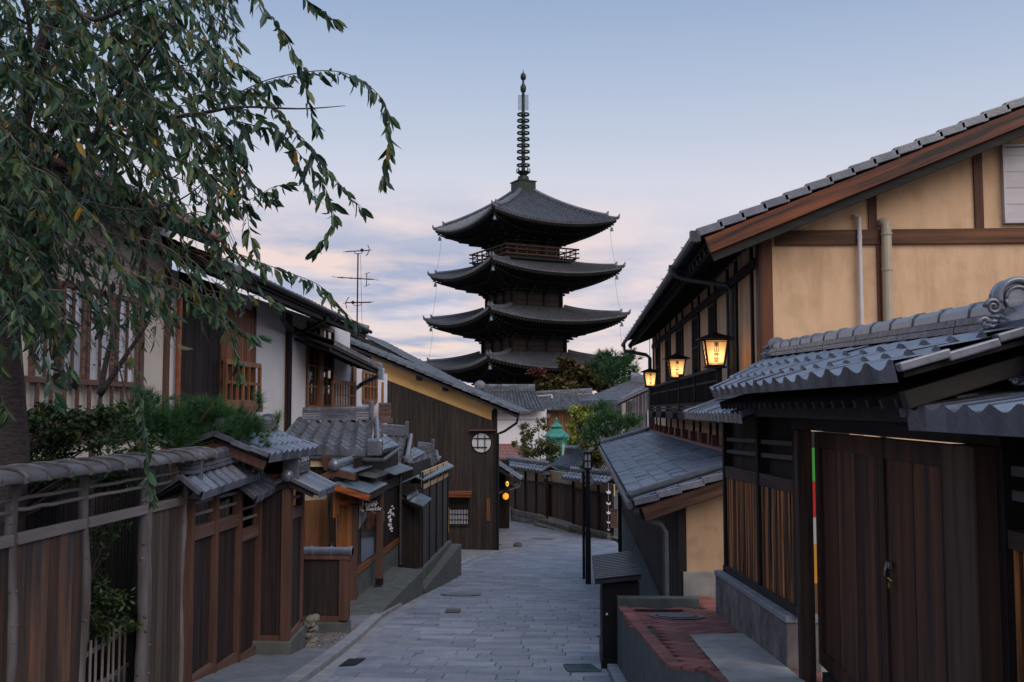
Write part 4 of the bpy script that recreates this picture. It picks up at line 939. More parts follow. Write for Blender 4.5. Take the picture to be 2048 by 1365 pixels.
def dry_stones():
    rr = random.Random(9)
    c = gnd(622, 1318)
    for k in range(6):
        mb = MB(); p = V((-3.235+rr.uniform(-.015, .02), 12.22+.03*(k % 2), g(12.1)+.05+k*.064)); mb.ball(p, .075, 12, 8, (1, 1.6, .62))
        for i, v in enumerate(mb.v): mb.v[i] = p+(v-p)*(1+.75*mnoise.noise(v*13))
        tag(mb.build('edging_stone', M_oldstone), ['lowest pale stone', 'second stone from the bottom', 'third stone from the bottom', 'fourth stone from the bottom', 'second stone from the top', 'topmost pale stone'][k]+' in the little pile behind the concrete foot', 'stone', 'stones stacked at the fence corner')
    mb = MB()
    for _ in range(260):
        y = rr.uniform(12.1, 14.6); x = rr.uniform(-3.35, left(y)-.2); q = rr.uniform(.012, .03); p = V((x, y, g(y)+.055)); mb.ball(p, q, 6, 4, (1.3, 1, .6))
    struct(mb.build('gravel', M_stone), 'stuff')
dry_stones()
def low_fence():
    Y = 13.6; t = thing('low_board_fence', 'low dark board fence topped by a round grey tile roll', 'fence', (-3.4, Y, g(Y)))
    a, b = ay(600, 1240, Y), ay(697, 1240, Y); zt = ay(650, 1118, Y).z
    part('panel', M_panel, t, lambda mb: boards(mb, (a.x, Y), (b.x-.13, Y), a.z+.06, zt, .12, .02, (0, -1, 0)))
    part('post', M_brown, t, lambda mb: mb.box(b.x-.13, b.x, Y-.05, Y+.1, a.z, zt), bevel=.006)
    part('bottom_rail', M_brown, t, lambda mb: mb.box(a.x, b.x-.13, Y-.04, Y+.06, a.z-.02, a.z+.06))
    part('head_rail', M_brown, t, lambda mb: mb.box(a.x, b.x+.03, Y-.06, Y+.1, zt, zt+.05))
    part('concrete_base', M_conc, t, lambda mb: mb.box(a.x-.3, b.x, Y-.06, Y+.15, g(Y)-.2, a.z-.02), bevel=.01)
    def roll(mb):
        for k in range(3): x0, x1 = lerp(a.x-.1, b.x+.05, k/3), lerp(a.x-.1, b.x+.05, (k+1)/3); mb.tube([V((x0, Y, zt+.10)), V((x1, Y, zt+.10))], .062, 14); mb.tube([V((x1-.035, Y, zt+.10)), V((x1, Y, zt+.10))], .074, 14)
    part('tile_roll', M_tile, t, roll)
low_fence()

# ------------------------------------------------------------------ tiled gatehouse in the garden front
def gatehouse():
    t = thing('gatehouse', 'small timber gatehouse with a tiled roof and plated ridge end, partly behind the pine', 'gatehouse', (-3.9, 11.7, g(11.7)))
    e0, e1 = ax(537, 920, -3.2), ax(623, 897, -3.2); z = (e0.z+e1.z)/2
    GX_ = -3.78; A, B = V((GX_, e0.y, z+.22)), V((GX_, e1.y+.25, z+.22))
    cap_roof(t, A, B, .58, .58, .22, .22, 9, 3, .035, .05, 3, .16, lip=.06, lh=.035, rlen=(A+V((0, .1, 0)), B-V((0, .1, 0))))
    plaque(t, GX_, B.y-.1, z+.2, .11, .25)
    part('gable_board', M_brown, t, lambda mb: mb.beam((-3.25, e0.y+.05, z-.09), (GX_, e0.y+.05, z+.12), .04, .1), bevel=.004)
    part('gable_board', M_brown, t, lambda mb: mb.beam((2*GX_+3.25, e0.y+.05, z-.09), (GX_, e0.y+.05, z+.12), .04, .1), bevel=.004)
    for x in (-3.7, -4.1):
        for y in (e1.y,): part('post', M_dark, t, lambda mb: mb.box(x-.06, x+.06, y-.06, y+.06, g(12)-.1, z-.05), bevel=.005)
    for y in (e1.y,): part('tie_beam', M_darkX, t, lambda mb: mb.box(-4.2, -3.36, y-.05, y+.05, z-.2, z-.05), bevel=.005)
    part('door_panel', M_dark, t, lambda mb: boards(mb, (-4.2, e1.y), (-3.5, e1.y), g(12), z-.2, .14, .02, (0, -1, 0)))
gatehouse()

# ------------------------------------------------------------------ shop front
def hut_roof(t, e0, e1, r0, r1, n, m, amp=.05, gable=True, ridge_r=.06):
    """slope facing the camera with its ridge across the picture and an open gable at the lane end"""
    e0, e1, r0, r1 = map(V, (e0, e1, r0, r1))
    o = part('tile_roof', M_tile, t, lambda mb: tiles(mb, quadP(e0, e1, r0, r1), n, m, amp, .04, .07, 9, lambda u: 1-math.sin(PI*u)**1.3))
    for p in o.data.polygons: p.use_smooth = True
    back0, back1 = r0*2-e0, r1*2-e1; back0.z, back1.z = e0.z, e1.z
    o2 = part('tile_roof', M_tile, t, lambda mb: tiles(mb, quadP(back1, back0, r1, r0), n, 4, amp, .04, .07, 5))
    part('roof_ridge', M_tile, t, lambda mb: ridge(mb, r0+V((0, 0, .04)), r1+V((0, 0, .04)), .2, 4, .05, ridge_r, .32, 1.03))
    part('ridge_end_plate', M_tile, t, lambda mb: mb.box(r1.x-.04, r1.x+.03, r1.y-.1, r1.y+.1, r1.z+.0, r1.z+.42), bevel=.012)
    if gable:
        d = V((.14, 0, -.12)); part('barge_board', M_orange, t, lambda mb: mb.beam(e1+V((.10, .3, -.02)), r1+V((.12, 0, -.06)), .04, .1), bevel=.004)
        part('barge_board', M_orange, t, lambda mb: mb.beam(back1+V((.10, -.3, -.02)), r1+V((.12, 0, -.06)), .04, .1), bevel=.004)
        part('verge_roll', M_tile, t, lambda mb: mb.tube([e1+V((.1, .1, .07)), r1+V((.1, 0, .07))], .05, 8))
        part('verge_roll', M_tile, t, lambda mb: mb.tube([e0+V((-.06, 0, .07)), r0+V((-.06, 0, .07))], .06, 8))
    part('soffit', M_darkX, t, lambda mb: mb.hexa([p+V((0, 0, -.10)) for p in (e0, e1, r1, r0)]+[p+V((0, 0, -.06)) for p in (e0, e1, r1, r0)]))
    part('soffit', M_darkX, t, lambda mb: mb.hexa([p+V((0, 0, -.10)) for p in (back0, back1, r1, r0)]+[p+V((0, 0, -.06)) for p in (back0, back1, r1, r0)]))
def skirt(t, e0, e1, r0, r1, n, m):
    o = part('skirt_roof', M_tile, t, lambda mb: tiles(mb, quadP(e0, e1, r0, r1), n, m, .03, .02, .05, 6))
def shop():
    t = thing('shop_house', 'small timber shop with a steep tiled roof, a dark glazed front and a brown door', 'shop', (-4.4, 19, -3.3))
    e0, e1 = ay(562, 900, 18.0), ay(742, 906, 18.0); r0, r1 = ay(606, 846, 20), ay(743, 844, 20)
    hut_roof(t, e0, e1, r0, r1, 6, 8, .085)
    skirt(t, ax(796, 893, -2.95) if False else ay(797, 893, 20.6), ay(742, 908, 18), ay(768, 873, 20.5), ay(741, 895, 18.6), 9, 2)
    part('hip_end_tile', M_tile, t, lambda mb: mb.box(e1.x-.10, e1.x+.22, e1.y-.06, e1.y+.04, e1.z-.06, e1.z+.26), bevel=.05)
    part('eave_board', M_darkX, t, lambda mb: mb.beam(e0+V((0, .04, -.14)), e1+V((.2, .04, -.14)), .05, .08))
    part('gutter', M_pipe, t, lambda mb: mb.tube([e0+V((0, -.05, -.13)), e1+V((.24, -.05, -.13)), ay(797, 897, 20.6)+V((0.03, 0, 0))], .035, 8))
    part('rain_hopper', M_brown, t, lambda mb: mb.lathe(ay(652, 928, 17.95), [(.04, -.12), (.07, -.02), (.11, .12), (.11, .16)], 4, PI/4))
    X = -3.84; zp = -3.23
    # front wall towards the lane
    y = lambda px: ax(px, 1100, X).y
    part('wall', M_dark, t, lambda mb: boards(mb, (X-.04, 17.3), (X-.04, 21.6), zp, -.85, .16, .03, (1, 0, 0)))
    part('stone_foot', M_conc, t, lambda mb: mb.box(X-.03, X+.02, 17.3, 21.6, zp-.2, -2.86))
    part('sill', M_orangeY, t, lambda mb: mb.box(X-.02, X+.05, 17.4, 21.55, -2.86, -2.76), bevel=.005)
    part('shop_window', M_glass, t, lambda mb: mb.box(X-.009, X+.004, y(716), y(748), -2.75, -1.45))
    part('door_curtain', pm('grey_curtain', (.20, .19, .21), (.25, .24, .26), 3, isl=0), t, lambda mb: mb.hexa([V((X+.008, y(716), -2.1)), V((X+.018, y(716), -2.1)), V((X+.018, y(731), -1.95)), V((X+.008, y(731), -1.95)), V((X+.008, y(716), -1.35)), V((X+.018, y(716), -1.35)), V((X+.018, y(731), -1.35)), V((X+.008, y(731), -1.35))]))
    part('window_post', M_brown, t, lambda mb: mb.box(X, X+.06, y(731), y(738), -2.2, -1.3), bevel=.004)
    part('window_box', M_orangeY, t, lambda mb: mb.box(X, X+.16, y(738), y(752), -2.15, -1.95), bevel=.004)
    part('window_panel', M_orange, t, lambda mb: mb.box(X+.006, X+.02, y(738), y(752), -1.95, -1.35))
    part('side_panel', M_orange, t, lambda mb: boards(mb, (ay(673, 1100, 17.25).x, 17.25), (ay(711, 1100, 17.25).x, 17.25), -3.3, -1.35, .18, .03, (0, -1, 0), .003))
    part('door_post', M_brown, t, lambda mb: mb.box(-3.86, -3.78, 17.2, 17.3, -3.45, -1.3), bevel=.005)
    part('back_wall', M_tan, t, lambda mb: boards(mb, (ay(600, 1100, 18).x-.3, 18), (ay(672, 1100, 18).x, 18), -3.2, -1.35, .2, .03, (0, -1, 0), .004, .006))
    part('upper_wall', M_dark, t, lambda mb: mb.box(-5.6, -3.9, 18.05, 18.2, -1.35, -.85))
    part('plaster_panel', M_cream3, t, lambda mb: mb.box(ay(621, 930, 18).x, ay(655, 930, 18).x, 17.99, 18.04, ay(640, 934, 18).z, ay(640, 918, 18).z))
    c = ay(758, 1168, 18.5)
    part('awning_post', M_brown, t, lambda mb: mb.box(c.x-.05, c.x+.06, 18.45, 18.56, zp, -1.4), bevel=.006)
    part('post_shoe', M_iron, t, lambda mb: mb.box(c.x-.06, c.x+.07, 18.44, 18.57, zp, zp+.12))
    c = ay(668, 1000, 17.0)
    for px_, zz0, zz1 in ((669, -1.9, -1.2), (676, -1.9, -1.45)):
        q = ay(px_, 1000, 16.9); part('wall_batten', M_orange, t, lambda mb: mb.box(q.x-.02, q.x+.03, 16.87, 16.93, q.z-.3 if px_ == 669 else q.z-.25, q.z+.25))
    part('lean_to_beam', M_orangeX, t, lambda mb: mb.beam(ay(670, 1003, 16.9), ay(722, 1006, 17.3), .06, .10))
    def sheet(name, pts, mat, th=.02, ribs=0, fascia=None):
        q = [ay(px_, py_, Yd) for px_, py_, Yd in pts]
        def f(mb):
            slab(mb, q, th)
            for k in range(ribs): s = (k+.5)/ribs; a, b = q[0].lerp(q[1], s), q[3].lerp(q[2], s); mb.beam(a+V((0, 0, .012)), b+V((0, 0, .012)), .04, .025)
        o = part(name, mat, t, f)
        return q
    q = sheet('awning', [(672, 936, 16.8), (709, 924, 18.4), (744, 932, 18.4), (705, 945, 16.8)], M_metal)
    part('awning_fascia', M_brown, t, lambda mb: mb.beam(q[0]+V((-.02, 0, -.08)), q[3]+V((.06, -.02, -.08)), .04, .12), bevel=.004)
    part('awning_fascia', M_brown, t, lambda mb: mb.beam(q[0]+V((-.02, 0, -.08)), q[0]+V((-.45, 0, -.26)), .04, .12))
    part('awning_roll', M_metal, t, lambda mb: [mb.tube([q[0].lerp(q[1], k/3)+V((0, 0, .06)), q[0].lerp(q[1], (k+.97)/3)+V((0, 0, .06))], .07, 12) for k in range(3)])
    part('roll_end_tile', M_tile, t, lambda mb: mb.ball(q[0]+V((-.02, -.05, .05)), .105, 16, 10, (1, .8, 1)), smooth=True)
    sheet('awning', [(712, 948, 17.6), (738, 937, 19.0), (776, 946, 19.0), (752, 955, 17.6)], M_metalg, .02, 6)
    q = sheet('awning', [(669, 965, 16.6), (712, 950, 18.4), (775, 967, 18.4), (738, 986, 16.6)], M_metal)
    part('awning_fascia', M_orangeX, t, lambda mb: mb.beam(q[0]+V((0, .03, -.09)), q[3]+V((.0, .03, -.09)), .05, .1), bevel=.004)
    part('awning_beam', M_darkY, t, lambda mb: mb.beam(q[3]+V((-.06, .05, -.1)), q[2]+V((-.06, 0, -.1)), .06, .1))
    sheet('awning', [(744, 931, 20.0), (744, 910, 22.0), (826, 937, 22.0), (790, 949, 20.0)], M_metal, .02, 12)
    part('upper_rail', M_darkY, t, lambda mb: mb.box(X-.02, X+.04, 18.9, 21.5, -1.62, -1.42))
    part('corner_pipe', M_pipe, t, lambda mb: mb.tube([ay(801, 945, 21.5), ay(801, 1130, 21.5)], .03, 8))
    # calligraphy brushed straight on the boards
    rr = random.Random(21)
    def strokes(mb):
        for (px_, y0_, y1_, n, w) in ((779, 1018, 1040, 13, 7), (785, 1012, 1030, 6, 4), (779, 1040, 1052, 7, 6), (781, 1052, 1058, 3, 3), (781, 1056, 1064, 6, 5)):
            for _ in range(n):
                a = (px_+rr.uniform(-w, w)*.5, rr.uniform(y0_, y1_)); b = (a[0]+rr.choice((-1, 1))*rr.uniform(0, w*.5), a[1]+rr.uniform(-1, 7))
                if rr.random() < .45: b = (a[0]+rr.uniform(2, w*.8), a[1]-rr.uniform(-.5, 2))
                p, q_ = ax(a[0], a[1], X+.006), ax(b[0], b[1], X+.006); m_ = p.lerp(q_, .5)+V((0, rr.uniform(-.01, .01), rr.uniform(-.01, .01)))
                mb.tube([p, m_, q_], [.012, .018, .006], 5)
    part('calligraphy', M_whitep, t, strokes)
shop()
def shop_sign():
    Y = 17.6; t = thing('shop_sign', 'square black hanging sign with white script lettering under the shop awning', 'sign', ay(744, 1024, Y), )
    a, b = ay(727, 1024, Y), ay(760, 992, Y)
    part('board', M_black, t, lambda mb: mb.box(a.x, b.x, Y, Y+.03, a.z, b.z), bevel=.004)
    cx = (a.x+b.x)/2
    text('Happy', .105, ay(739, 1009, Y-.002), (1, 0, .05), (0, 0, 1), M_whitep, 'lettering', t, .001, shear=.25)
    text('Bicycle', .10, ay(746, 1018, Y-.002), (1, 0, .05), (0, 0, 1), M_whitep, 'lettering', t, .001, shear=.25)
    part('small_lettering', M_cloth, t, lambda mb: [mb.beam(ay(x+dx0, 1004+dy0, Y-.003), ay(x+dx1, 1004+dy1, Y-.003), .006, .006, (0, 1, 0)) for x in (739, 743.5, 748, 752.5) for dx0, dy0, dx1, dy1 in ((-1.3, -1, 1.3, -1), (0, -1.6, 0, 1.6), (-1.2, 1, 1.2, .6))])
    part('flourish', M_whitep, t, lambda mb: mb.tube([ay(*p, Y-.003) for p in ((732, 1013), (734, 1018), (739, 1020), (746, 1019.5))], .006, 5))
    part('hanger', M_iron, t, lambda mb: mb.beam((cx, Y+.015, b.z), (cx, Y+.015, b.z+.12), .02, .02))
shop_sign()
def tassels():
    for i, (px_, py_, lab) in enumerate(((721, 1020, 'left'), (725, 1022, 'right'))):
        p = ay(px_, py_, 17.5); mb = MB(); mb.tube([p+V((0, 0, .25)), p+V((0, 0, .04))], .006, 5); mb.ball(p, .032, 8, 6)
        tag(mb.build('hanging_charm', M_cloth), lab+' one of two pale charms dangling left of the black shop sign', 'charm', 'charms beside the shop sign')
tassels()
def blind():
    Y = 17.1; a, b = ay(609, 981, Y), ay(654, 976, Y)
    t = thing('cloth_awning', 'rolled beige cloth awning hanging over the boarded shop side', 'awning', a)
    part('roller', M_pipew, t, lambda mb: mb.tube([a, b], .035, 10))
    part('cloth', M_cloth, t, lambda mb: slab(mb, [a+V((0, .02, -.02)), b+V((0, .02, -.02)), b+V((-.02, .05, -.19)), a+V((0, .05, -.17))], .01))
blind()
def dark_pipe():
    Y = 16.6; a, b = ay(664, 962, Y), ay(663, 1098, Y)
    mb = MB(); mb.tube([a, a.lerp(b, .5)+V((-.03, 0, 0)), b], .022, 8); mb.tube([a+V((-.06, 0, 0)), a+V((-.05, 0, -.5)), b+V((-.02, 0, .2))], .012, 6); mb.ball(b+V((0, 0, .06)), .05, 8, 6); mb.ball(a+V((0, 0, .03)), .04, 8, 6)
    tag(mb.build('drain_pipe', M_iron), 'thin black pipe against the orange boards beside the shop door', 'pipe')
dark_pipe()
def second_huts():
    t = thing('outbuilding', 'narrow outbuilding with a steep small tiled gable roof behind the shop', 'outbuilding', (-4, 25, -3.5))
    hut_roof(t, ay(735, 930, 23.4), ay(803, 927, 23.4), ay(762, 872, 25.6), ay(814, 876, 25.6), 4, 9, .05)
    skirt(t, ay(849, 907, 26.2), ay(806, 930, 23.5), ay(826, 896, 26), ay(804, 915, 24), 7, 3)
    part('ridge_end_tile', M_tile, t, lambda mb: mb.tube([ay(818, 918, 23.6), ay(818, 918, 23.9)], .1, 12))
    part('wall', M_dark, t, lambda mb: boards(mb, (-5.5, 24), (-3.95, 24), -4.2, -1.35, .2, .03, (0, -1, 0)))
    part('wall', M_dark, t, lambda mb: boards(mb, (-3.95, 24), (-3.95, 27), -4.2, -1.3, .2, .03, (1, 0, 0)))
    t = thing('outbuilding', 'farthest small tiled gable roof of the row, against the dark gabled house', 'outbuilding', (-4, 28.5, -4))
    hut_roof(t, ay(822, 930, 27), ay(868, 926, 27), ay(836, 905, 28.5), ay(866, 908, 28.5), 4, 5, .045, True, .05)
    part('wall', M_dark, t, lambda mb: boards(mb, (-5, 27.6), (-3.9, 27.6), -4.6, -1.55, .2, .03, (0, -1, 0)))
    skirt(t, ay(881, 916, 29), ay(868, 930, 27), ay(868, 908, 28.7), ay(866, 920, 27.6), 5, 2)
second_huts()
def plank_fence():
    X, Y0, Y1 = -3.36, 21.6, 26.1; zb = -3.40
    t = thing('plank_fence', 'tall dark plank fence with small framed openings and a blue metal cap, beyond the shop', 'fence', (X, 24, zb))
    part('planks', M_greyboard if False else wood('dark_grey_plank', (.022, .020, .021), (.062, .054, .054), isl=.25), t, lambda mb: boards(mb, (X, Y0), (X, Y1), zb, lambda u: -1.72+.02*u, .2, .025, (1, 0, 0), .01, .008))
    for y in (Y0+.06, 22.75, 23.9, 25, Y1-.06): part('post', M_black, t, lambda mb: mb.box(X+.03, X+.06, y-.03, y+.03, zb, -1.35))
    ys = [Y0+.06, 22.75, 23.9, 25, Y1-.06]
    for a, b in zip(ys, ys[1:]):
        part('framed_opening', M_cream3, t, lambda mb: lattice(mb, (X+.03, a+.05, -1.69), (0, b-a-.1, 0), (0, 0, .30), 1, 1, .04, .03, .09))
        part('backing', M_black, t, lambda mb: mb.box(X-.02, X-.01, a, b, -1.72, -1.36))
    q = [ay(831, 952, Y0), ay(895, 924, Y1), ay(908, 932, Y1), ay(848, 960, Y0)]
    def f(mb):
        for k in range(6): slab(mb, [q[0].lerp(q[1], k/6+.002), q[0].lerp(q[1], (k+1)/6-.002), q[3].lerp(q[2], (k+1)/6-.002), q[3].lerp(q[2], k/6+.002)], .03)
    part('metal_cap', M_metal, t, f)
    part('metal_cap', M_metal, t, lambda mb: slab(mb, [q[0], q[1], q[1]+V((-.5, 0, -.22)), q[0]+V((-.5, 0, -.22))], .03))
    part('concrete_base', M_conc, t, lambda mb: mb.box(X-.1, X+.12, Y0, Y1+.1, -4.6, zb), bevel=.01)
    part('end_board', M_dark, t, lambda mb: boards(mb, (-3.86, Y0), (X, Y0), zb, -1.6, .17, .03, (0, -1, 0)))
    part('end_board', M_dark, t, lambda mb: boards(mb, (X, Y1), (-5, Y1), zb, -1.6, .17, .03, (0, 1, 0)))
    q2 = [ay(801, 995, Y0), ay(836, 984, Y0+.1), ay(863, 997, Y0-.5), ay(845, 1012, Y0-.6)]
    part('awning', M_metal, t, lambda mb: slab(mb, q2, .025))
    part('awning_tiles', M_tile, t, lambda mb: tiles(mb, quadP(ay(815, 997, Y0-.3), ay(838, 984, Y0-.1), ay(803, 990, Y0+.1), ay(824, 977, Y0+.2)), 6, 1, .03, .03, .04))
    part('awning_fascia', M_darkX, t, lambda mb: mb.beam(q2[0]+V((0, 0, -.05)), q2[3]+V((0, 0, -.05)), .04, .06))
    a = ax(893, 1058, X+.04); part('yellow_strip', pm('yellow_paint', (.75, .48, .02), isl=0, bump=0), t, lambda mb: mb.box(X+.03, X+.06, Y1-.02, Y1+.03, -3.2, -2.55))
plank_fence()
def ramp():
    a, b, c = gnd(739, 1249), ay(845, 1190, 20.4), ay(845, 1141, 20.4)
    t = thing('shop_ramp', 'raised dark concrete platform in front of the shop, rising out of the sloping pavement', 'platform', (-3.6, 18, -3.6))
    z = c.z
    part('platform_top', M_conc, t, lambda mb: mb.hexa([V((-3.9, 14.6, -3.7)), V((a.x-.05, 14.8, -3.7)), V((b.x, 20.5, -4.4)), V((-3.9, 20.9, -4.4)), V((-3.9, 14.6, z-.02)), V((a.x-.05, 14.8, z-.02)), V((b.x, 20.5, z)), V((-3.9, 20.9, z))]), bevel=.01)
    t = thing('fence_ramp', 'second dark concrete ramp along the foot of the tall plank fence', 'platform', (-3.1, 23.5, -4.2))
    d, e = ay(923, 1088, 26.3), ay(855, 1178, 20.6)
    part('ramp_top', M_conc, t, lambda mb: mb.hexa([V((-3.4, 20.9, -4.5)), V((b.x+.02, 20.55, -4.5)), V((d.x, 26.3, -5)), V((-3.4, 26.3, -5)), V((-3.4, 20.9, e.z)), V((b.x+.02, 20.55, e.z)), V((d.x, 26.3, d.z)), V((-3.4, 26.3, d.z))]), bevel=.01)
ramp()

# ------------------------------------------------------------------ townhouses up the left side
XW, XEV = -6.3, -5.35
def left_houses():
    y = lambda px_: ax(px_, 700, XW).y
    def eave(t, Y0, Y1, z0, z1, xe=XEV, n=None, rise=1.3, depth=3.2):
        e0, e1 = V((xe, Y0, z0)), V((xe, Y1, z1)); r0, r1 = V((xe-depth, Y0, z0+rise)), V((xe-depth, Y1, z1+rise))
        o = part('roof', M_tile_old, t, lambda mb: tiles(mb, quadP(e0, e1, r0, r1), n or round((Y1-Y0)/.28), 11, .035, .022, .06, 6))
        part('soffit_board', M_darkX, t, lambda mb: mb.hexa([p+V((0, 0, -.13)) for p in (e0, e1, r1, r0)]+[p+V((0, 0, -.08)) for p in (e0, e1, r1, r0)]))
        part('eave_board', M_darkY, t, lambda mb: mb.beam(e0+V((-.08, 0, -.15)), e1+V((-.08, 0, -.15)), .05, .13))
        part('rafters', M_darkX, t, lambda mb: [mb.beam((xe-.06, lerp(Y0, Y1, (k+.5)/m_), lerp(z0, z1, (k+.5)/m_)-.19), (XW-.1, lerp(Y0, Y1, (k+.5)/m_), lerp(z0, z1, (k+.5)/m_)-.19+rise/depth*(xe-XW)), .05, .07) for m_ in [round((Y1-Y0)/.4)] for k in range(m_)])
        part('verge_roll', M_tile_old, o, lambda mb: [mb.tube([e1.lerp(r1, k/11)+V((0, .02, .05)), e1.lerp(r1, (k+1)/11)+V((0, .02, .03))], .06, 8) for k in range(11)])
        return o
    # house behind the cherry
    t = thing('townhouse', 'pale ochre townhouse with brown framed windows, seen through the weeping cherry', 'house', (XW-2, 12.5, g(12.5)))
    ya, yb = 8.5, y(338); za = 2.66
    part('wall', M_cream2, t, lambda mb: mb.box(XW-4, XW, ya, yb, -3.3, za+.2))
    eave(t, ya-.5, ax(447, 470, XEV).y, za, za)
    for (x0, x1) in ((60, 108), (118, 160), (170, 218), (228, 268)):
        a, b = y(x0), y(x1); z1, z0 = 1.55, .35
        w = part('window', pm('bright_window', (.32, .35, .40), (.45, .47, .52), 3, rough=.12, isl=.1, bump=0, spec=.8), t, lambda mb: mb.box(XW+.005, XW+.02, a, b, z0, z1))
        part('window_frame', M_brownY, w, lambda mb: lattice(mb, (XW+.03, a, z0), (0, b-a, 0), (0, 0, z1-z0), 2, 1, .04, .04, .07))
    part('balustrade', M_brownY, t, lambda mb: lattice(mb, (XW+.10, y(30), -.05), (0, y(272)-y(30), 0), (0, 0, .40), 10, 1, .04, .04, .07))
    part('balcony_slab', M_brownY, t, lambda mb: mb.box(XW, XW+.16, y(20), y(276), -.2, -.06))
    for px_ in (278, 330): part('post', M_brown, t, lambda mb: mb.box(XW, XW+.05, y(px_)-.07, y(px_)+.07, -1, za))
    for z in (-.36, -.78): part('wall_rail', M_brownY, t, lambda mb: mb.box(XW, XW+.04, ya, yb, z-.06, z+.06))
    part('skirt_roof', M_tile, t, lambda mb: tiles(mb, quadP((XW+1.1, ya, -1.5), (XW+1.1, yb+.3, -1.5), (XW, ya, -.92), (XW, yb+.3, -.92)), 26, 4, .035, .02, .06, 6))
    part('skirt_ridge', M_tile, t, lambda mb: mb.tube([V((XW+.06, ya, -.88)), V((XW+.06, yb+.3, -.88))], .07, 10))
    q = ax(440, 478, XEV); part('gutter', M_copper, t, lambda mb: mb.tube([V((XEV+.05, ya-.5, q.z)), V((XEV+.05, q.y, q.z-.02)), V((XEV+.05, q.y+.05, q.z-.12)), V((XEV-.06, q.y+.02, q.z-.24)), V((XEV-.35, q.y-.05, q.z-.28))], .05, 10))
    q = y(346); part('downpipe', M_copper, t, lambda mb: mb.tube([V((XW+.09, q, 2.0)), V((XW+.09, q, -.62)), V((XW+.14, q, -.72)), V((XW+.2, q+.12, -.76)), V((XW+.24, q+.14, -.9)), V((XW+.6, q+.9, -1.15))], .045, 10))
    # long white townhouse
    t = thing('townhouse', 'white plastered townhouse with orange wooden lattices and a tiled eave, beyond the cherry', 'house', (XW-2, 20, g(20)))
    ya, yb = yb+.05, y(700)
    part('wall', M_white, t, lambda mb: mb.box(XW-4, XW, ya, yb, -4.5, 2.2))
    part('wall_boarding', M_dark, t, lambda mb: boards(mb, (XW, y(352)), (XW, y(436)), -1.5, 2.2, .14, .03, (1, 0, 0), .006, .006))
    e1 = ax(737, 660, XEV); eave(t, ax(427, 515, XEV).y, e1.y, ax(427, 515, XEV).z, e1.z, rise=1.2)
    a, b = y(440), y(503); zb, zt = ax(470, 803, XW+.1).z, ax(470, 610, XW+.1).z
    w = part('lattice_window', M_orange, t, lambda mb: boards(mb, (XW+.03, a), (XW+.03, b), zb+.3, zt, .07, .03, (1, 0, 0), .03))
    part('window_frame', M_orange, w, lambda mb: lattice(mb, (XW+.14, a-.1, zb-.02), (0, b-a+.2, 0), (0, 0, .72), 6, 2, .05, .04, .09))
    part('window_frame', M_orangeY, w, lambda mb: mb.box(XW, XW+.2, a-.15, b+.15, zb-.2, zb-.04))
    part('window_backing', M_black, w, lambda mb: mb.box(XW+.002, XW+.01, a, b, zb, zt))
    for px_, wd in ((575, .16), (438, .07), (505, .05)):
        part('post', M_redwood, t, lambda mb: mb.box(XW, XW+.06, y(px_)-wd, y(px_)+wd, -4, 2.1), bevel=.005)
    a, b = y(613), y(664); zb, zt = ax(640, 815, XW).z, ax(640, 655, XW).z
    w = part('window', M_glass, t, lambda mb: mb.box(XW+.004, XW+.02, a, b, zb, zt))
    part('window_frame', M_orange, w, lambda mb: lattice(mb, (XW+.04, a, zb), (0, b-a, 0), (0, 0, zt-zb), 4, 4, .035, .03, .09))
    part('window_stile', M_orange, w, lambda mb: mb.box(XW+.02, XW+.07, y(634), y(643), zb, zt))
    a, b = y(642), y(690); zb, zt = ax(665, 815, XW+.35).z, ax(665, 763, XW+.35).z
    part('balustrade', M_tan, t, lambda mb: lattice(mb, (XW+.3, a, zb), (0, b-a, 0), (0, 0, zt-zb), 9, 2, .04, .03, .1))
    part('balcony_floor', M_brownY, t, lambda mb: mb.box(XW, XW+.34, a, b, zb-.18, zb-.04))
    part('downpipe', M_iron, t, lambda mb: mb.tube([ax(563, 590, XW+.7), ax(566, 640, XW+.4), V((XW+.12, y(569), ax(569, 665, XW).z)), V((XW+.12, y(569), -3))], .055, 8))
    q = ax(655, 637, XEV+.02); part('eave_pipe', M_iron, t, lambda mb: mb.tube([q, V((XW+.3, y(575)+.3, q.z-.22)), V((XW+.12, y(569)+.05, q.z-.3))], .05, 8))
    part('gutter', M_iron, t, lambda mb: mb.tube([V((XEV+.06, 15.8, ax(427, 515, XEV).z-.06)), V((XEV+.06, e1.y, e1.z-.06))], .05, 8))
    # third, lower townhouse
    t = thing('townhouse', 'lower white townhouse with a gridded window and small hanging balcony, against the yellow gable', 'house', (XW-2, 29, g(29)))
    ya, yb = yb+.1, 33.2
    part('wall', M_white, t, lambda mb: mb.box(XW-4, XW, ya, yb, -5, 1.2))
    a, b = ax(668, 685, XEV), ax(765, 735, XEV); eave(t, a.y, b.y, a.z, b.z, rise=1.1, n=34)
    part('post', M_orange, t, lambda mb: mb.box(XW, XW+.07, y(706)-.2, y(706)+.2, -4, a.z), bevel=.005)
    part('post', M_orange, t, lambda mb: mb.box(XW, XW+.05, y(764)-.05, y(764)+.1, -4, .9))
    c, d = y(725), y(752); zb, zt = ax(738, 803, XW).z, ax(738, 745, XW).z
    w = part('window', M_glass, t, lambda mb: mb.box(XW+.004, XW+.02, c, d, zb, zt))
    part('window_frame', M_orange, w, lambda mb: lattice(mb, (XW+.04, c, zb), (0, d-c, 0), (0, 0, zt-zb), 4, 2, .05, .03, .13))
    part('balustrade', M_brownY, t, lambda mb: lattice(mb, (XW+.35, y(737), ax(750, 836, XW+.3).z), (0, y(764)-y(737)-.3, 0), (0, 0, .42), 9, 3, .05, .03, .08))
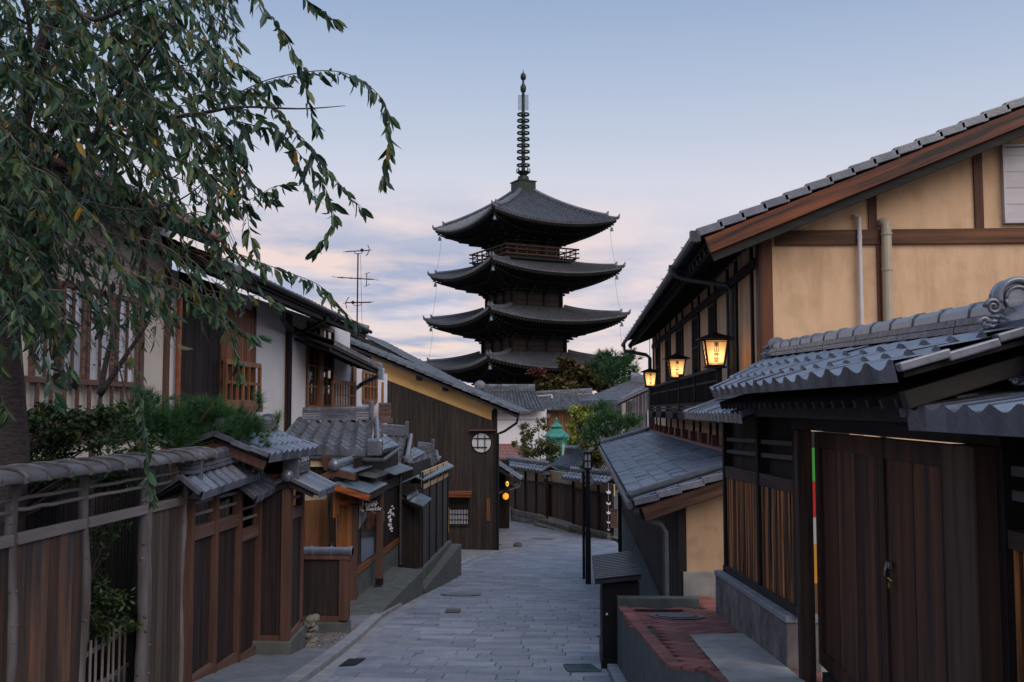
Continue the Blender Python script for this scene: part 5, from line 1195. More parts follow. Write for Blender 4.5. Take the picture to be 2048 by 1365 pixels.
    part('balcony_floor', M_brownY, t, lambda mb: mb.box(XW, XW+.38, y(725), y(764), ax(750, 845, XW+.3).z-.05, ax(750, 838, XW+.3).z))
    q = ax(757, 745, XEV); part('rain_hopper', M_metal, t, lambda mb: mb.box(XEV-.03, XEV+.12, q.y, q.y+.25, q.z-.2, q.z+.12), bevel=.01)
    part('downpipe', M_iron, t, lambda mb: mb.tube([V((XEV, q.y, q.z-.1)), V((XW+.2, y(706)+.2, q.z-.3)), V((XW+.12, y(700), q.z-.5)), V((XW+.12, y(700), -2))], .06, 8))
left_houses()
def antenna():
    Y = 27.5; t = thing('tv_antenna', 'tall television antenna mast with three sets of rods on the white townhouse roof', 'antenna', ay(717, 665, Y))
    P = lambda x, y: ay(660+x/7.583, 480+y/7.583, Y)
    part('mast', M_iron, t, lambda mb: mb.tube([P(425, 205), P(408, 1500)], .022, 6))
    def yagi(a, b, n, L, dish):
        def f(mb):
            mb.tube([P(*a), P(*b)], .014, 6)
            for k in range(n): p = P(*a).lerp(P(*b), k/(n-1)); mb.tube([p-V((.06, L, .03)), p+V((.06, L, .03))], .007, 5)
            if dish: e = P(*dish); s = .12 if dish[0] > 400 else -.12; mb.tube([e+V((-s*.6, .1, .17)), e, e+V((-s*.6, -.1, -.17))], .012, 5); mb.ball(e-V((s*1.8, 0, -.01)), .05, 8, 5)
        part('yagi_array', M_iron, t, f)
    yagi((245, 180), (590, 160), 12, .10, (600, 162)); yagi((115, 570), (660, 602), 5, .42, None); yagi((625, 948), (240, 955), 10, .08, (232, 957))
    part('bracket', M_iron, t, lambda mb: mb.tube([P(370, 180), P(375, 205), P(425, 212), P(480, 205), P(490, 180)], .011, 5))
    part('bracket', M_iron, t, lambda mb: mb.tube([P(345, 955), P(360, 992), P(412, 995), P(470, 990), P(480, 955)], .011, 5))
    part('dipole', M_iron, t, lambda mb: (mb.tube([P(558, 510), P(552, 692)], .012, 5), mb.tube([P(525, 522), P(605, 495)], .008, 5), mb.tube([P(520, 710), P(605, 672)], .008, 5)))
    part('cable', M_iron, t, lambda mb: mb.tube([P(460, 230), P(470, 420), P(475, 800), P(488, 1400)], .006, 4))
antenna()

# ------------------------------------------------------------------ dark house with the yellow gable
def dark_house():
    Y = 36.6; t = thing('gabled_house', 'dark boarded house with a yellow plaster gable band and a round paper window', 'house', (-5, Y, -5.2))
    q = lambda x, y, d=0: ay(x, y, Y+d)
    xl, xr = q(740, 900).x, q(994, 900).x; a, b = q(760, 712), q(1000, 812); sl_ = (b.z-a.z)/(b.x-a.x); zr = lambda x: a.z+sl_*(x-a.x)
    yl0, yl1 = q(765, 757), q(988, 843); s2 = (yl1.z-yl0.z)/(yl1.x-yl0.x); zy = lambda x: yl0.z+s2*(x-yl0.x)
    part('board_wall', wood('brown_black_board', (.018, .013, .011), (.048, .033, .027), isl=.2), t, lambda mb: boards(mb, (xl, Y), (xr, Y), -5.3, lambda u: zy(lerp(xl, xr, u)), .16, .03, (0, -1, 0)))
    part('wall_lining', M_black, t, lambda mb: mb.prism([V((xl, Y+.06, -5.3)), V((xr-.14, Y+.06, -5.3)), V((xr-.14, Y+.06, zy(xr)-.12)), V((xl, Y+.06, zy(xl)-.12))], (0, .06, 0)))
    part('gable_band', M_yellow, t, lambda mb: mb.prism([V((xl, Y+.05, zy(xl)-.1)), V((xr-.12, Y+.05, zy(xr)-.1)), V((xr-.12, Y+.05, zr(xr)-.05)), V((xl, Y+.05, zr(xl)-.05))], (0, .1, 0)))
    part('side_wall', M_dark, t, lambda mb: mb.hexa([V((xr-.2, Y+.03, -6.5)), V((xr, Y+.03, -6.5)), V((xr-.75, Y+9, -6.5)), V((xr-.95, Y+9, -6.5)), V((xr-.2, Y+.03, zr(xr)-.2)), V((xr, Y+.03, zr(xr)-.2)), V((xr-.75, Y+9, zr(xr)-.2)), V((xr-.95, Y+9, zr(xr)-.2))]))
    part('corner_post', M_dark, t, lambda mb: mb.box(xr-.13, xr+.01, Y-.05, Y+.03, -5.3, zr(xr)))
    xe = q(1040, 842).x; xt = q(600, 680).x
    E = [V((xe, Y-.5, zr(xe)+.06)), V((xe, Y+9, zr(xe)+.06)), V((xt, Y+9, zr(xt)+.06)), V((xt, Y-.5, zr(xt)+.06))]
    o = part('roof', M_tile_old, t, lambda mb: tiles(mb, quadP(E[1], E[0], E[2], E[3]), 32, 22, .035, .025, .06, 5))
    part('soffit', M_darkX, t, lambda mb: mb.hexa([p+V((0, .02, -.12)) for p in E]+[p+V((0, .02, -.05)) for p in E]))
    part('barge_board', M_darkX, t, lambda mb: mb.beam(E[0]+V((0, .05, -.14)), E[3]+V((0, .05, -.14)), .06, .15))
    part('verge_tile', M_tile_old, o, lambda mb: [mb.beam(E[0].lerp(E[3], k/24)+V((0, 0, .03)), E[0].lerp(E[3], (k+1.05)/24)+V((0, 0, .0)), .14, .1) for k in range(24)])
    for x in (838, 890): c = q(x, 800, -.2); part('purlin_end', M_dark, t, lambda mb: mb.box(c.x-.08, c.x+.08, Y-.4, Y, zr(c.x)-.3, zr(c.x)-.12))
    part('eave_pipe', M_iron, t, lambda mb: mb.tube([V((xe-.05, Y-.4, zr(xe)-.1)), V((xe-.1, Y-.4, zr(xe)-.32)), V((xr+.3, Y-.2, zr(xe)-.62)), V((xr+.1, Y-.1, zr(xe)-.7))], .045, 8))
    part('downpipe', M_iron, t, lambda mb: mb.tube([V((xr+.05, Y-.1, zr(xe)-.68)), V((xr+.05, Y-.1, -5.2))], .035, 8))
    c = q(963, 886, -.06); r = .36
    w = part('round_window', M_whitep if False else pm('paper_pane', (.52, .53, .52), (.58, .59, .58), 3, isl=0, bump=0), t, lambda mb: mb.tube([c, c+V((0, .04, 0))], r, 40))
    part('window_bars', M_black, w, lambda mb: [mb.beam(c+V((s*r*.36, -.02, -r*(.6 if s < 0 else .9))), c+V((s*r*.36, -.02, r*(.9 if s < 0 else .8))), .03, .03) for s in (-1, 1)]+[mb.beam(c+V((-r*.8 if s > 0 else -r*.9, -.03, s*r*.45)), c+V((r*.9 if s > 0 else r*.6, -.03, s*r*.45)), .03, .03) for s in (-1, 1)])
    part('window_rim', M_dark, w, lambda mb: mb.tube([c+V((math.cos(k*PI/20)*r, -.01, math.sin(k*PI/20)*r)) for k in range(41)], .012, 6))
    h = q(965, 861, -.15); part('window_hood', M_orangeX if False else M_brown, t, lambda mb: mb.box(h.x-.48, h.x+.48, Y-.25, Y, h.z-.02, h.z+.025))
    a, b = q(896, 1048, -.04), q(925, 1020, -.04)
    w = part('grid_window', M_frost, t, lambda mb: mb.box(a.x, b.x+.2, Y-.05, Y-.035, a.z, b.z))
    part('window_frame', M_dark, w, lambda mb: lattice(mb, (a.x-.05, Y-.07, a.z-.05), (b.x-a.x+.3, 0, 0), (0, 0, b.z-a.z+.7), 8, 6, .022, .02, .06, (0, -1, 0)))
    h = q(920, 988, -.2); part('window_hood', M_orangeX, t, lambda mb: mb.hexa([V((h.x-.55, Y-.5, h.z-.1)), V((h.x+.42, Y-.5, h.z-.1)), V((h.x+.42, Y, h.z-.02)), V((h.x-.55, Y, h.z-.02)), V((h.x-.55, Y-.5, h.z-.02)), V((h.x+.42, Y-.5, h.z-.02)), V((h.x+.42, Y, h.z+.1)), V((h.x-.55, Y, h.z+.1))]))
    a, b = q(973, 1043, -.06), q(980, 997, -.06); part('orange_plank', M_orange, t, lambda mb: mb.box(a.x, b.x, Y-.07, Y-.03, a.z, b.z), bevel=.005)
    # second roof behind, parallel to the first
    p0, p1 = ay(690, 655, 44), ay(945, 790, 44); t2 = thing('house_behind', 'tiled roof rising just behind the dark gabled house', 'house', (-6, 46, -5.5))
    E = [p1, p1+V((0, 9, 0)), p0+V((0, 9, 0)), p0]
    part('roof', M_tile_old, t2, lambda mb: tiles(mb, quadP(E[1], E[0], E[2], E[3]), 30, 22, .035, .025, .06, 5))
    part('roof_edge', M_darkX, t2, lambda mb: mb.beam(E[0]+V((0, .03, -.1)), E[3]+V((0, .03, -.1)), .08, .16))
    part('wall', M_dark, t2, lambda mb: mb.prism([V((p0.x, 44.6, -6)), V((p1.x-.5, 44.6, -6)), V((p1.x-.5, 44.6, p1.z)), V((p0.x, 44.6, p0.z-.2))], (0, 8, 0)))
    part('ridge_tile_end', M_tile_old, t2, lambda mb: mb.box(p1.x-.25, p1.x+.05, 43.9, 44.2, p1.z-.1, p1.z+.22), bevel=.03)
dark_house()
# ------------------------------------------------------------------ pagoda
def proj(p):
    z = p.dot(FW); return 1024+F*p.dot(RT)/z, 682.5-F*p.dot(UP)/z
def pagoda():
    D = 110; C = ay(1047, 820, D); C.z = 0
    t = thing('pagoda', 'tall dark five storey wooden pagoda with tiled roofs and a ringed bronze spire', 'pagoda', (C.x, C.y, -7.6))
    ANG = [math.radians(-104+90*k) for k in range(4)]
    dirs = [V((math.cos(a), math.sin(a), 0)) for a in ANG]
    hp = lambda y: ay(1047, y, D).z
    RD = [12.1, 11.8, 11.42, 10.9, 10.36]; TIP = [.4, 5.28, 10.2, 15.32, 20.62]; RB = [5.5, 5.2, 4.85, 4.4, 4.05]
    wallm = wood('pagoda_wood', (.016, .011, .010), (.042, .024, .019), isl=.3, scale=3)
    raft = wood('pagoda_rafter', (.008, .007, .007), (.018, .014, .013), 'X', isl=.3)
    for L in range(5):
        Rd, tip = RD[L], TIP[L]; mid = tip-.9; top = tip+.85 if L < 4 else hp(387); ri = RB[L+1]+.25 if L < 4 else 1.2
        zs = tip-2.25; rb = RB[L]
        r = lambda q: Rd+(ri-Rd)*q
        zb = lambda q: mid+(top-mid)*(.72*q+.28*q*q)
        P_ = []
        mb = MB(); fm = MB(); rf = MB()
        for k in range(4):
            a, b = dirs[k], dirs[(k+1) % 4]; mdir = (a+b).normalized(); tg = (b-a).normalized(); L0 = Rd*math.sqrt(2)
            def P(s, q, mdir=mdir, tg=tg, L0=L0):
                w = .5*r(q)/Rd; u = min(1, abs(s-.5)/w)
                out = 1+.025*u**3*(1-q)
                return C+mdir*(r(q)/math.sqrt(2)*out)+tg*((s-.5)*L0*out)+V((0, 0, zb(q)+.9*(1-q)**1.5*u**2.2))
            tiles(mb, P, 40 if L == 4 else 40, 15 if L == 4 else 11, .17, .05, .10, 6, prof_roll, lambda q: .5*r(q)/Rd)
            n = 20
            for i in range(n):                            # eave boards and soffit
                s0, s1 = i/n, (i+1)/n; p, q = P(s0, 0), P(s1, 0); inn = -mdir*.12
                fm.quad(p+V((0, 0, -.08)), q+V((0, 0, -.08)), q+V((0, 0, -.30))+inn, p+V((0, 0, -.30))+inn)
                w0 = C+tg*((s0-.5)*rb*math.sqrt(2))+mdir*(rb/math.sqrt(2))+V((0, 0, zs)); w1 = C+tg*((s1-.5)*rb*math.sqrt(2))+mdir*(rb/math.sqrt(2))+V((0, 0, zs))
                m0, m1 = w0.lerp(p+V((0, 0, -.36)), .62), w1.lerp(q+V((0, 0, -.36)), .62)
                m0.z += .12; m1.z += .12
                fm.quad(p+V((0, 0, -.30))+inn, q+V((0, 0, -.30))+inn, m1, m0); fm.quad(m0, m1, w1, w0)
            for i in range(44):                           # two tiers of rafters
                s = (i+.5)/44; p = P(s, .02)+V((0, 0, -.36)); w = C+tg*((s-.5)*L0*.93)+mdir*(rb/math.sqrt(2)); lat = abs((s-.5)*L0)
                base = max(rb/math.sqrt(2), lat*.98)
                f = (base-rb/math.sqrt(2))/(Rd/math.sqrt(2)-rb/math.sqrt(2)); e = V((p.x, p.y, 0))-(V((C.x, C.y, 0)))
                inner = C+tg*((s-.5)*L0)+mdir*base; inner.z = zs+(p.z-zs)*f+.05
                if (inner-p).length > .3:
                    rf.beam(p, p.lerp(inner, .55), .12, .14); q2 = p.lerp(inner, .36)+V((0, 0, -.24)); rf.beam(q2, inner+V((0, 0, -.12)), .12, .15)
        name = ['lowest', 'second', 'third', 'fourth', 'top'][L]
        o = mb.build('roof', M_tile_pag, t); fm.build('eave_boards', raft, o); rf.build('rafters', raft, o)
        for k in range(4):                                # hip ridges with upturned ends
            a = dirs[k]; mb = MB()
            H = lambda q, a=a: C+a*(r(q)*(1+.025*(1-q)))+V((0, 0, zb(q)+.9*(1-q)**1.5))
            pts = [H(1-.86*i/10)+V((0, 0, .22)) for i in range(11)]; mb.tube(pts, [.26]*11, 6)
            e = pts[-1]; mb.tube([e, e+a*.28+V((0, 0, .12)), e+a*.42+V((0, 0, .46))], [.28, .2, .05], 6)
            pts = [H(.16-.155*i/5)+V((0, 0, .1)) for i in range(6)]; mb.tube(pts, [.2]*6, 6)
            e = pts[-1]; mb.tube([e, e+a*.25+V((0, 0, .14)), e+a*.38+V((0, 0, .5))], [.22, .16, .04], 6)
            mb.build('hip_ridge', M_tile_pag, o)
            mb = MB()                                     # stepped corner tail beams
            for j, (rr_, zz) in enumerate(((.62, -.95), (.74, -.62), (.90, -.15))): q = C+a*(Rd*rr_)+V((0, 0, mid-.55+zz+rr_*.75)); mb.beam(C+a*(rb*.8)+V((0, 0, zs-.1+.12*j)), q, .3, .32)
            mb.build('tail_beam', raft, o)
            c = C+a*(Rd*.97)+V((0, 0, tip-.75))           # bell
            mb = MB(); mb.lathe(c-V((0, 0, .5)), [(.2, 0), (.17, .06), (.13, .3), (.05, .42), (.02, .5), (.02, .8)], 10); mb.build('wind_bell', pm('bell_bronze', (.10, .15, .14), (.18, .24, .22), 6, rough=.4, metal=.3, isl=0), t)
        # body
        z0 = (TIP[L-1]+.9) if L else -7.6
        rot = ANG[0]+PI/4
        sq = lambda hw, za, zb_: [C+V((math.cos(rot+PI/4+k*PI/2)*hw, math.sin(rot+PI/4+k*PI/2)*hw, za)) for k in range(4)]+[C+V((math.cos(rot+PI/4+k*PI/2)*hw, math.sin(rot+PI/4+k*PI/2)*hw, zb_)) for k in range(4)]
        mb = MB(); mb.hexa(sq(rb*.96, z0, zs+.4)); body = mb.build('storey_wall', wallm, t)
        mb = MB()
        for zz, w in ((z0+.12, .10), (z0+(zs-z0)*.38, .08), (zs-.22, .10)): mb.hexa(sq(rb*.96+w, zz-.09, zz+.09))
        mb.build('wall_rail', raft, body)
        mb = MB(); 
        for k in range(4):
            a, b = dirs[k], dirs[(k+1) % 4]
            for i in range(4): p = C+(a.lerp(b, i/3))*(rb*.985); mb.tube([p+V((0, 0, z0)), p+V((0, 0, zs))], .2, 8)
        mb.build('column', raft, body)
        mb = MB()                                         # bracket tiers
        for j, (w, h) in enumerate(((.05, .0), (.7, .26), (1.4, .52))): mb.hexa(sq(rb+w, zs-.45+h, zs-.25+h))
        for k in range(4):
            a, b = dirs[k], dirs[(k+1) % 4]; md = (a+b).normalized()
            for i in range(4):
                p = C+a.lerp(b, i/3)*rb
                for j in range(3): q = p+md*(.35+.55*j)*1.0; mb.beam(V((p.x, p.y, zs-.5+.28*j)), V((q.x, q.y, zs-.5+.28*j)), .28, .2)
        mb.build('brackets', raft, body)
        if L == 4:
            rw = 6.0; zf = hp(524)
            mb = MB()
            for zz, th in ((zf+.12, .14), (zf+.62, .1), (zf+1.05, .16)):
                for k in range(4):
                    a, b = C+dirs[k]*(rw*1.04)+V((0, 0, zz)), C+dirs[(k+1) % 4]*(rw*1.04)+V((0, 0, zz)); mb.beam(a+(a-b)*.02, b+(b-a)*.02, .12, th)
            for k in range(4):
                for i in range(7): p = C+dirs[k].lerp(dirs[(k+1) % 4], i/7)*rw; mb.beam(p+V((0, 0, zf-.1)), p+V((0, 0, zf+1.15)), .13, .13)
            mb.build('balcony_railing', wood('rail_red', (.05, .022, .015), (.09, .042, .03), isl=.1), t)
            mb = MB(); mb.hexa(sq(rw*.99, zf-.35, zf)); mb.build('balcony_floor', raft, t)
    # spire
    c = V((C.x, C.y, 0)); s = D/F
    mb = MB(); h0, h1 = hp(388), hp(366); mb.lathe(c, [(1.75, h0-.3), (1.75, h0+.1), (1.45, h0+.12), (1.45, h1), (1.62, h1+.02), (1.62, h1+.1)], 4, ANG[0]); mb.build('spire_base', M_bronze, t)
    mb = MB(); mb.lathe(c, [(.62, hp(366)), (.66, hp(360)), (.6, hp(354)), (.35, hp(352)), (.5, hp(349)), (.75, hp(345)), (.55, hp(343)), (.25, hp(342))], 16)
    for k in range(8): a = k*PI/4; d = V((math.cos(a), math.sin(a), 0)); mb.tube([c+d*.4+V((0, 0, hp(348))), c+d*.74+V((0, 0, hp(346))), c+d*.74+V((0, 0, hp(339))), c+d*.6+V((0, 0, hp(338)))], .06, 5)
    mb.build('lotus_base', M_bronze, t)
    mb = MB(); mb.tube([c+V((0, 0, hp(345))), c+V((0, 0, hp(190))), c+V((0, 0, hp(150)))], [.22, .17, .1], 12); mb.build('spire_pole', M_bronze, t)
    mb = MB(); mb.ball(c+V((0, 0, hp(345))), .24, 8, 6); mb.build('gold_ball', pm('dull_gold', (.25, .16, .04), isl=0), t)
    for i, y in enumerate((331, 317, 304, 291.5, 279, 266.5, 254, 242, 229.5)):
        R_ = (13.6-.14*i)*s; z = hp(y); mb = MB(); n = 28; hh = 1.7*s
        for j in range(n):
            a0, a1 = 2*PI*j/n, 2*PI*(j+1)/n; o_ = lambda a, rr_, zz: c+V((math.cos(a)*rr_, math.sin(a)*rr_, z+zz))
            mb.add([o_(a0, R_, -hh), o_(a1, R_, -hh), o_(a1, R_, hh), o_(a0, R_, hh), o_(a0, R_-.1, -hh), o_(a1, R_-.1, -hh), o_(a1, R_-.1, hh), o_(a0, R_-.1, hh)], [(0, 1, 2, 3), (5, 4, 7, 6), (0, 4, 5, 1), (3, 2, 6, 7)])
        for j in range(4): a = j*PI/2+.5; mb.beam(c+V((0, 0, z)), c+V((math.cos(a)*R_*.98, math.sin(a)*R_*.98, z)), .05, .07)
        mb.tube([c+V((0, 0, z-hh*1.2)), c+V((0, 0, z+hh*1.2))], .25, 12); mb.build('spire_ring', M_bronze, t)
    for sg in (-1, 1):
        mb = MB()
        for q in (.22, .36, .5):
            mb.tube([c+V((sg*q, 0, hp(221))), c+V((sg*(q+.02), 0, hp(205))), c+V((sg*q*.9, 0, hp(190)))], .025, 4)
        for k in range(13): z = hp(221-k*2.4); mb.tube([c+V((sg*.1, 0, z)), c+V((sg*.62, 0, z+.06))], .022, 4)
        mb.build('openwork_plate', M_bronze, t)
    mb = MB(); mb.lathe(c, [(.15, hp(186)), (.26, hp(184)), (.33, hp(180)), (.33, hp(174)), (.2, hp(170)), (.12, hp(168)), (.12, hp(161)), (.28, hp(159)), (.33, hp(154)), (.26, hp(149)), (.08, hp(146)), (.02, hp(140))], 14); mb.build('spire_jewel', M_bronze, t, smooth=True)
    for k in (1, 3):
        for L in range(4, 0, -1):
            a = C+dirs[k]*(RD[L]*.95)+V((0, 0, TIP[L]-.9)); b = C+dirs[k]*(RD[L-1]*.97)+V((0, 0, TIP[L-1]-.2)); mb = MB()
            mb.tube([a.lerp(b, i/8)+dirs[k]*(-.12*math.sin(PI*i/8)) for i in range(9)], .016, 4); mb.build('lightning_wire', M_iron, t)
pagoda()

# ------------------------------------------------------------------ the bend of the lane: far wall, roofs behind
def far_wall():
    Yx = lambda x: lerp(56.5, 43.3, (x-1010)/220); w = lambda x, y: ay(x, y, Yx(x))
    bt = [(1010, 1028), (1090, 1046), (1148, 1062), (1232, 1082)]; st = [(1010, 1013), (1089, 1030), (1148, 1048), (1224, 1066)]
    bd = [(1010, 957), (1045, 962), (1093, 968), (1148, 979), (1224, 993)]; cr = [(1010, 938), (1044, 945), (1095, 952), (1148, 962), (1224, 974)]
    def sec(t, x0, x1, n):
        nn = (w(x1, 900)-w(x0, 900)); nn = V((nn.y, -nn.x, 0)).normalized()
        if nn.y > 0: nn = -nn
        a, b = w(x0, 1000), w(x1, 1000); U = lambda pts: (lambda u: w(lerp(x0, x1, u), poly(pts, lerp(x0, x1, u))).z)
        part('board_panel', M_gate, t, lambda mb: boards(mb, a, b, lambda u: U(st)(u)-.05, U(bd), .22, .03, nn))
        part('plaster_band', M_cream3, t, lambda mb: mb.hexa([V((a.x, a.y, U(bd)(0))), V((b.x, b.y, U(bd)(1))), V((b.x, b.y, U(bd)(1)))-nn*.1, V((a.x, a.y, U(bd)(0)))-nn*.1, V((a.x, a.y, U(cr)(0)+.1)), V((b.x, b.y, U(cr)(1)+.1)), V((b.x, b.y, U(cr)(1)+.1))-nn*.1, V((a.x, a.y, U(cr)(0)+.1))-nn*.1]))
        part('rail', M_darkX, t, lambda mb: mb.beam(V((a.x, a.y, U(bd)(0)))+nn*.04, V((b.x, b.y, U(bd)(1)))+nn*.04, .08, .12))
        for k in range(n+1):
            u = k/n; p = a.lerp(b, u); part('post', M_dark, t, lambda mb: mb.beam(V((p.x, p.y, U(st)(u)-.1))+nn*.03, V((p.x, p.y, U(cr)(u)+.1))+nn*.03, .12, .12))
        m = max(2, int((b-a).length/1.1))
        def stn(mb):
            for j in range(m):
                for lv in range(2):
                    u0, u1 = j/m+.004, (j+1)/m-.004; p, q = a.lerp(b, u0), a.lerp(b, u1); f0, f1 = lv*.5, lv*.5+.48
                    z = lambda u, f: lerp(U(bt)(u)-.15, U(st)(u), f); o1, o2 = nn*(.25+RND.uniform(0, .05)), -nn*.1
                    mb.hexa([V((p.x, p.y, z(u0, f0)))+o2, V((q.x, q.y, z(u1, f0)))+o2, V((q.x, q.y, z(u1, f0)))+o1, V((p.x, p.y, z(u0, f0)))+o1, V((p.x, p.y, z(u0, f1)))+o2, V((q.x, q.y, z(u1, f1)))+o2, V((q.x, q.y, z(u1, f1)))+o1, V((p.x, p.y, z(u0, f1)))+o1])
        part('stone_footing', M_oldstone, t, stn, bevel=.03)
        return a, b, U, nn
    def cap(t, A, B, wd, dr, n, zoff):
        cap_roof(t, A+V((0, 0, zoff)), B+V((0, 0, zoff)), wd, wd, dr, dr, n, 2, .09, .09, 2, .25, lip=.08, K=6, lh=.06, prof=prof_roll)
    t = thing('boarded_wall', 'brown boarded wall with cream plaster band and tiled cap, left part at the bend of the lane', 'wall', w(1050, 1040))
    a, b, U, nn = sec(t, 1012, 1096, 4); cap(t, V((a.x, a.y, U(cr)(0)+.36))-nn*.1, V((b.x, b.y, U(cr)(1)+.36))-nn*.1, .5, .26, 13, .1)
    t = thing('boarded_wall', 'brown boarded wall with tiled cap right of the far gate, beside the round mirror back', 'wall', w(1190, 1060))
    a, b, U, nn = sec(t, 1148, 1226, 3); cap(t, V((a.x, a.y, U(cr)(0)+.36))-nn*.1-(b-a).normalized()*.6, V((b.x, b.y, U(cr)(1)+.36))-nn*.1, .5, .26, 12, .05)
    t = thing('recessed_gate', 'dark recessed gate with cream plaster above, between the two far boarded walls', 'gate', w(1120, 1050))
    a, b = w(1092, 1000), w(1148, 1000); nn = V(((b-a).y, -(b-a).x, 0)).normalized()
    if nn.y > 0: nn = -nn
    a, b = a-nn*.12, b-nn*.12; zt, zb, zd = w(1120, 945).z, w(1120, 1040).z, w(1120, 970).z
    part('gate_door', M_gate, t, lambda mb: boards(mb, a, b, zb, zd, .3, .03, nn))
    part('plaster_panel', M_cream3, t, lambda mb: mb.hexa([V((a.x, a.y, zd)), V((b.x, b.y, zd)), V((b.x, b.y, zd))-nn*.1, V((a.x, a.y, zd))-nn*.1, V((a.x, a.y, zt)), V((b.x, b.y, zt)), V((b.x, b.y, zt))-nn*.1, V((a.x, a.y, zt))-nn*.1]))
    part('lintel', M_darkX, t, lambda mb: mb.beam(V((a.x, a.y, zd))+nn*.06, V((b.x, b.y, zd))+nn*.06, .12, .16))
    p = w(1092, 1000); part('post', M_brown, t, lambda mb: mb.box(p.x-.1, p.x+.1, p.y-.1, p.y+.1, zb-.3, zt))
    part('post', M_brown, t, lambda mb: mb.box(b.x-.1, b.x+.1, b.y-.1, b.y+.1, zb-.3, zt))
    for k in range(3): part('stone_step', M_oldstone, t, lambda mb: mb.hexa([V((a.x, a.y, zb-.9))+nn*(.2+.3*(k+1)), V((b.x, b.y, zb-1.2))+nn*(.2+.3*(k+1)), V((b.x, b.y, zb-1.2)), V((a.x, a.y, zb-.9)), V((a.x, a.y, zb-.12-.2*k))+nn*(.2+.3*(k+1)), V((b.x, b.y, zb-.12-.2*k))+nn*(.2+.3*(k+1)), V((b.x, b.y, zb-.12-.2*k)), V((a.x, a.y, zb-.12-.2*k))]), bevel=.03)
    c = w(1092, 946); part('post_lamp', M_pipe, t, lambda mb: mb.lathe(c+V((0, -.2, 0)), [(.36, -.06), (.34, -.03), (.16, .09), (.05, .12)], 8))
    q = w(1092, 953); part('lamp_glass', M_frost, t, lambda mb: mb.box(q.x-.07, q.x+.07, q.y-.3, q.y-.16, q.z-.08, q.z+.08))
    # small roofs right behind the wall
    def plain_roof(name, label, e0, e1, r0, r1, n, m, wallpts=None, mat=None, wm=None, rid=True, amp=.11):
        t = thing(name, label, 'house', ((e0+e1)/2)-V((0, 0, 2)))
        o = part('roof', mat or M_tile_old, t, lambda mb: tiles(mb, quadP(e0, e1, r0, r1), n, m, amp, .045, .1, 6, prof_roll))
        if rid: part('roof_ridge', mat or M_tile_old, t, lambda mb: ridge(mb, r0, r1, .35, 3, .12, .14, .5))
        b0, b1 = r0*2-e0, r1*2-e1; b0.z, b1.z = e0.z, e1.z
        part('roof', mat or M_tile_old, t, lambda mb: mb.hexa([p-V((0, 0, .1)) for p in (r0, r1, b1, b0)]+[r0, r1, b1, b0]))
        if wm: part('wall', wm, t, lambda mb: mb.prism([e0.lerp(r0, .12)+V((.2, 0, -4)), e1.lerp(r1, .12)+V((-.2, 0, -4)), e1.lerp(r1, .12)+V((-.2, 0, -.15)), e0.lerp(r0, .12)+V((.2, 0, -.15))], (0, 3, 0)))
        return t
    plain_roof('garden_roof', 'low blue grey tiled roof left of the leafy shrub, over the far wall', ay(992, 936, 58), ay(1050, 942, 57), ay(1008, 918, 61), ay(1048, 922, 60), 11, 6, mat=M_tile_blue, rid=False)
    plain_roof('garden_roof', 'low blue grey tiled roof right of the leafy shrub, behind the far gate', ay(1100, 934, 53), ay(1176, 942, 50), ay(1133, 910, 57), ay(1172, 912, 55), 14, 9, mat=M_tile_blue)
    # white storehouse
    t = plain_roof('storehouse', 'white plastered storehouse with a dark tiled roof below the pagoda', ay(940, 824, 70), ay(1090, 820, 70), ay(955, 783, 74.5), ay(1070, 783, 74.5), 20, 13, amp=.15)
    a, b = ay(945, 894, 71), ay(1090, 826, 71)
    part('white_wall', M_white, t, lambda mb: mb.box(a.x, b.x, 71, 75, a.z-1, b.z+.25))
    z = ay(1000, 840, 71).z; part('wall_joint', M_pipe, t, lambda mb: mb.box(a.x, b.x, 70.97, 70.99, z-.015, z+.015))
    part('gable_wall', M_white, t, lambda mb: mb.prism([ay(950, 826, 70.8), ay(1012, 826, 70.8), ay(957, 790, 74)], (0, .2, 0)))
    part('skirt_roof', M_tile_red, t, lambda mb: tiles(mb, quadP(ay(990, 916, 67), ay(1052, 918, 67), ay(990, 892, 70.9), ay(1052, 892, 70.9)), 14, 4, .05, .04, .05, 4))
    part('red_band', M_tile_red, t, lambda mb: mb.box(a.x, b.x-2.2, 70.9, 70.98, ay(1000, 893, 71).z, ay(1000, 888, 71).z))
    part('ridge_end_ornament', M_tile_old, t, lambda mb: mb.ball(ay(960, 774, 74.5), .45, 10, 7, (1, 1, 1.1)))
    t = plain_roof('timber_house', 'house with a light brown board wall behind the green lantern', ay(1066, 818, 75), ay(1172, 816, 75), ay(1072, 796, 79), ay(1185, 790, 79), 20, 8, rid=True)
    a, b = ay(1091, 860, 76), ay(1150, 820, 76)
    part('board_wall', M_tan, t, lambda mb: boards(mb, (a.x, 76), (b.x, 76), a.z-2, b.z+.2, .2, .04, (0, -1, 0)))
    q = ay(1097, 836, 75.9); part('wall_light', M_frost, t, lambda mb: mb.box(q.x-.1, q.x+.12, 75.8, 75.9, q.z, q.z+.3))
    part('eave_beam', M_conc2, t, lambda mb: mb.box(a.x, b.x+.5, 75.6, 75.9, b.z-.1, b.z+.15))
    q = ay(1104, 797, 75); part('vent_pipe', M_pipew, t, lambda mb: mb.tube([q, ay(1104, 790, 75.5), ay(1074, 793, 76)], .05, 6))
    # grey boarded house on the right of the bend
    E0, E1, R1, R0 = ay(1156, 807, 50), ay(1236, 805, 50), ay(1296, 772, 55), ay(1262, 764, 55)
    t = plain_roof('boarded_house', 'grey boarded house with a blue grey tiled roof beyond the lanterns', E0, E1, R0, R1, 18, 14, mat=M_tile_blue)
    a = ay(1244, 890, 51); b = ay(1330, 780, 51)
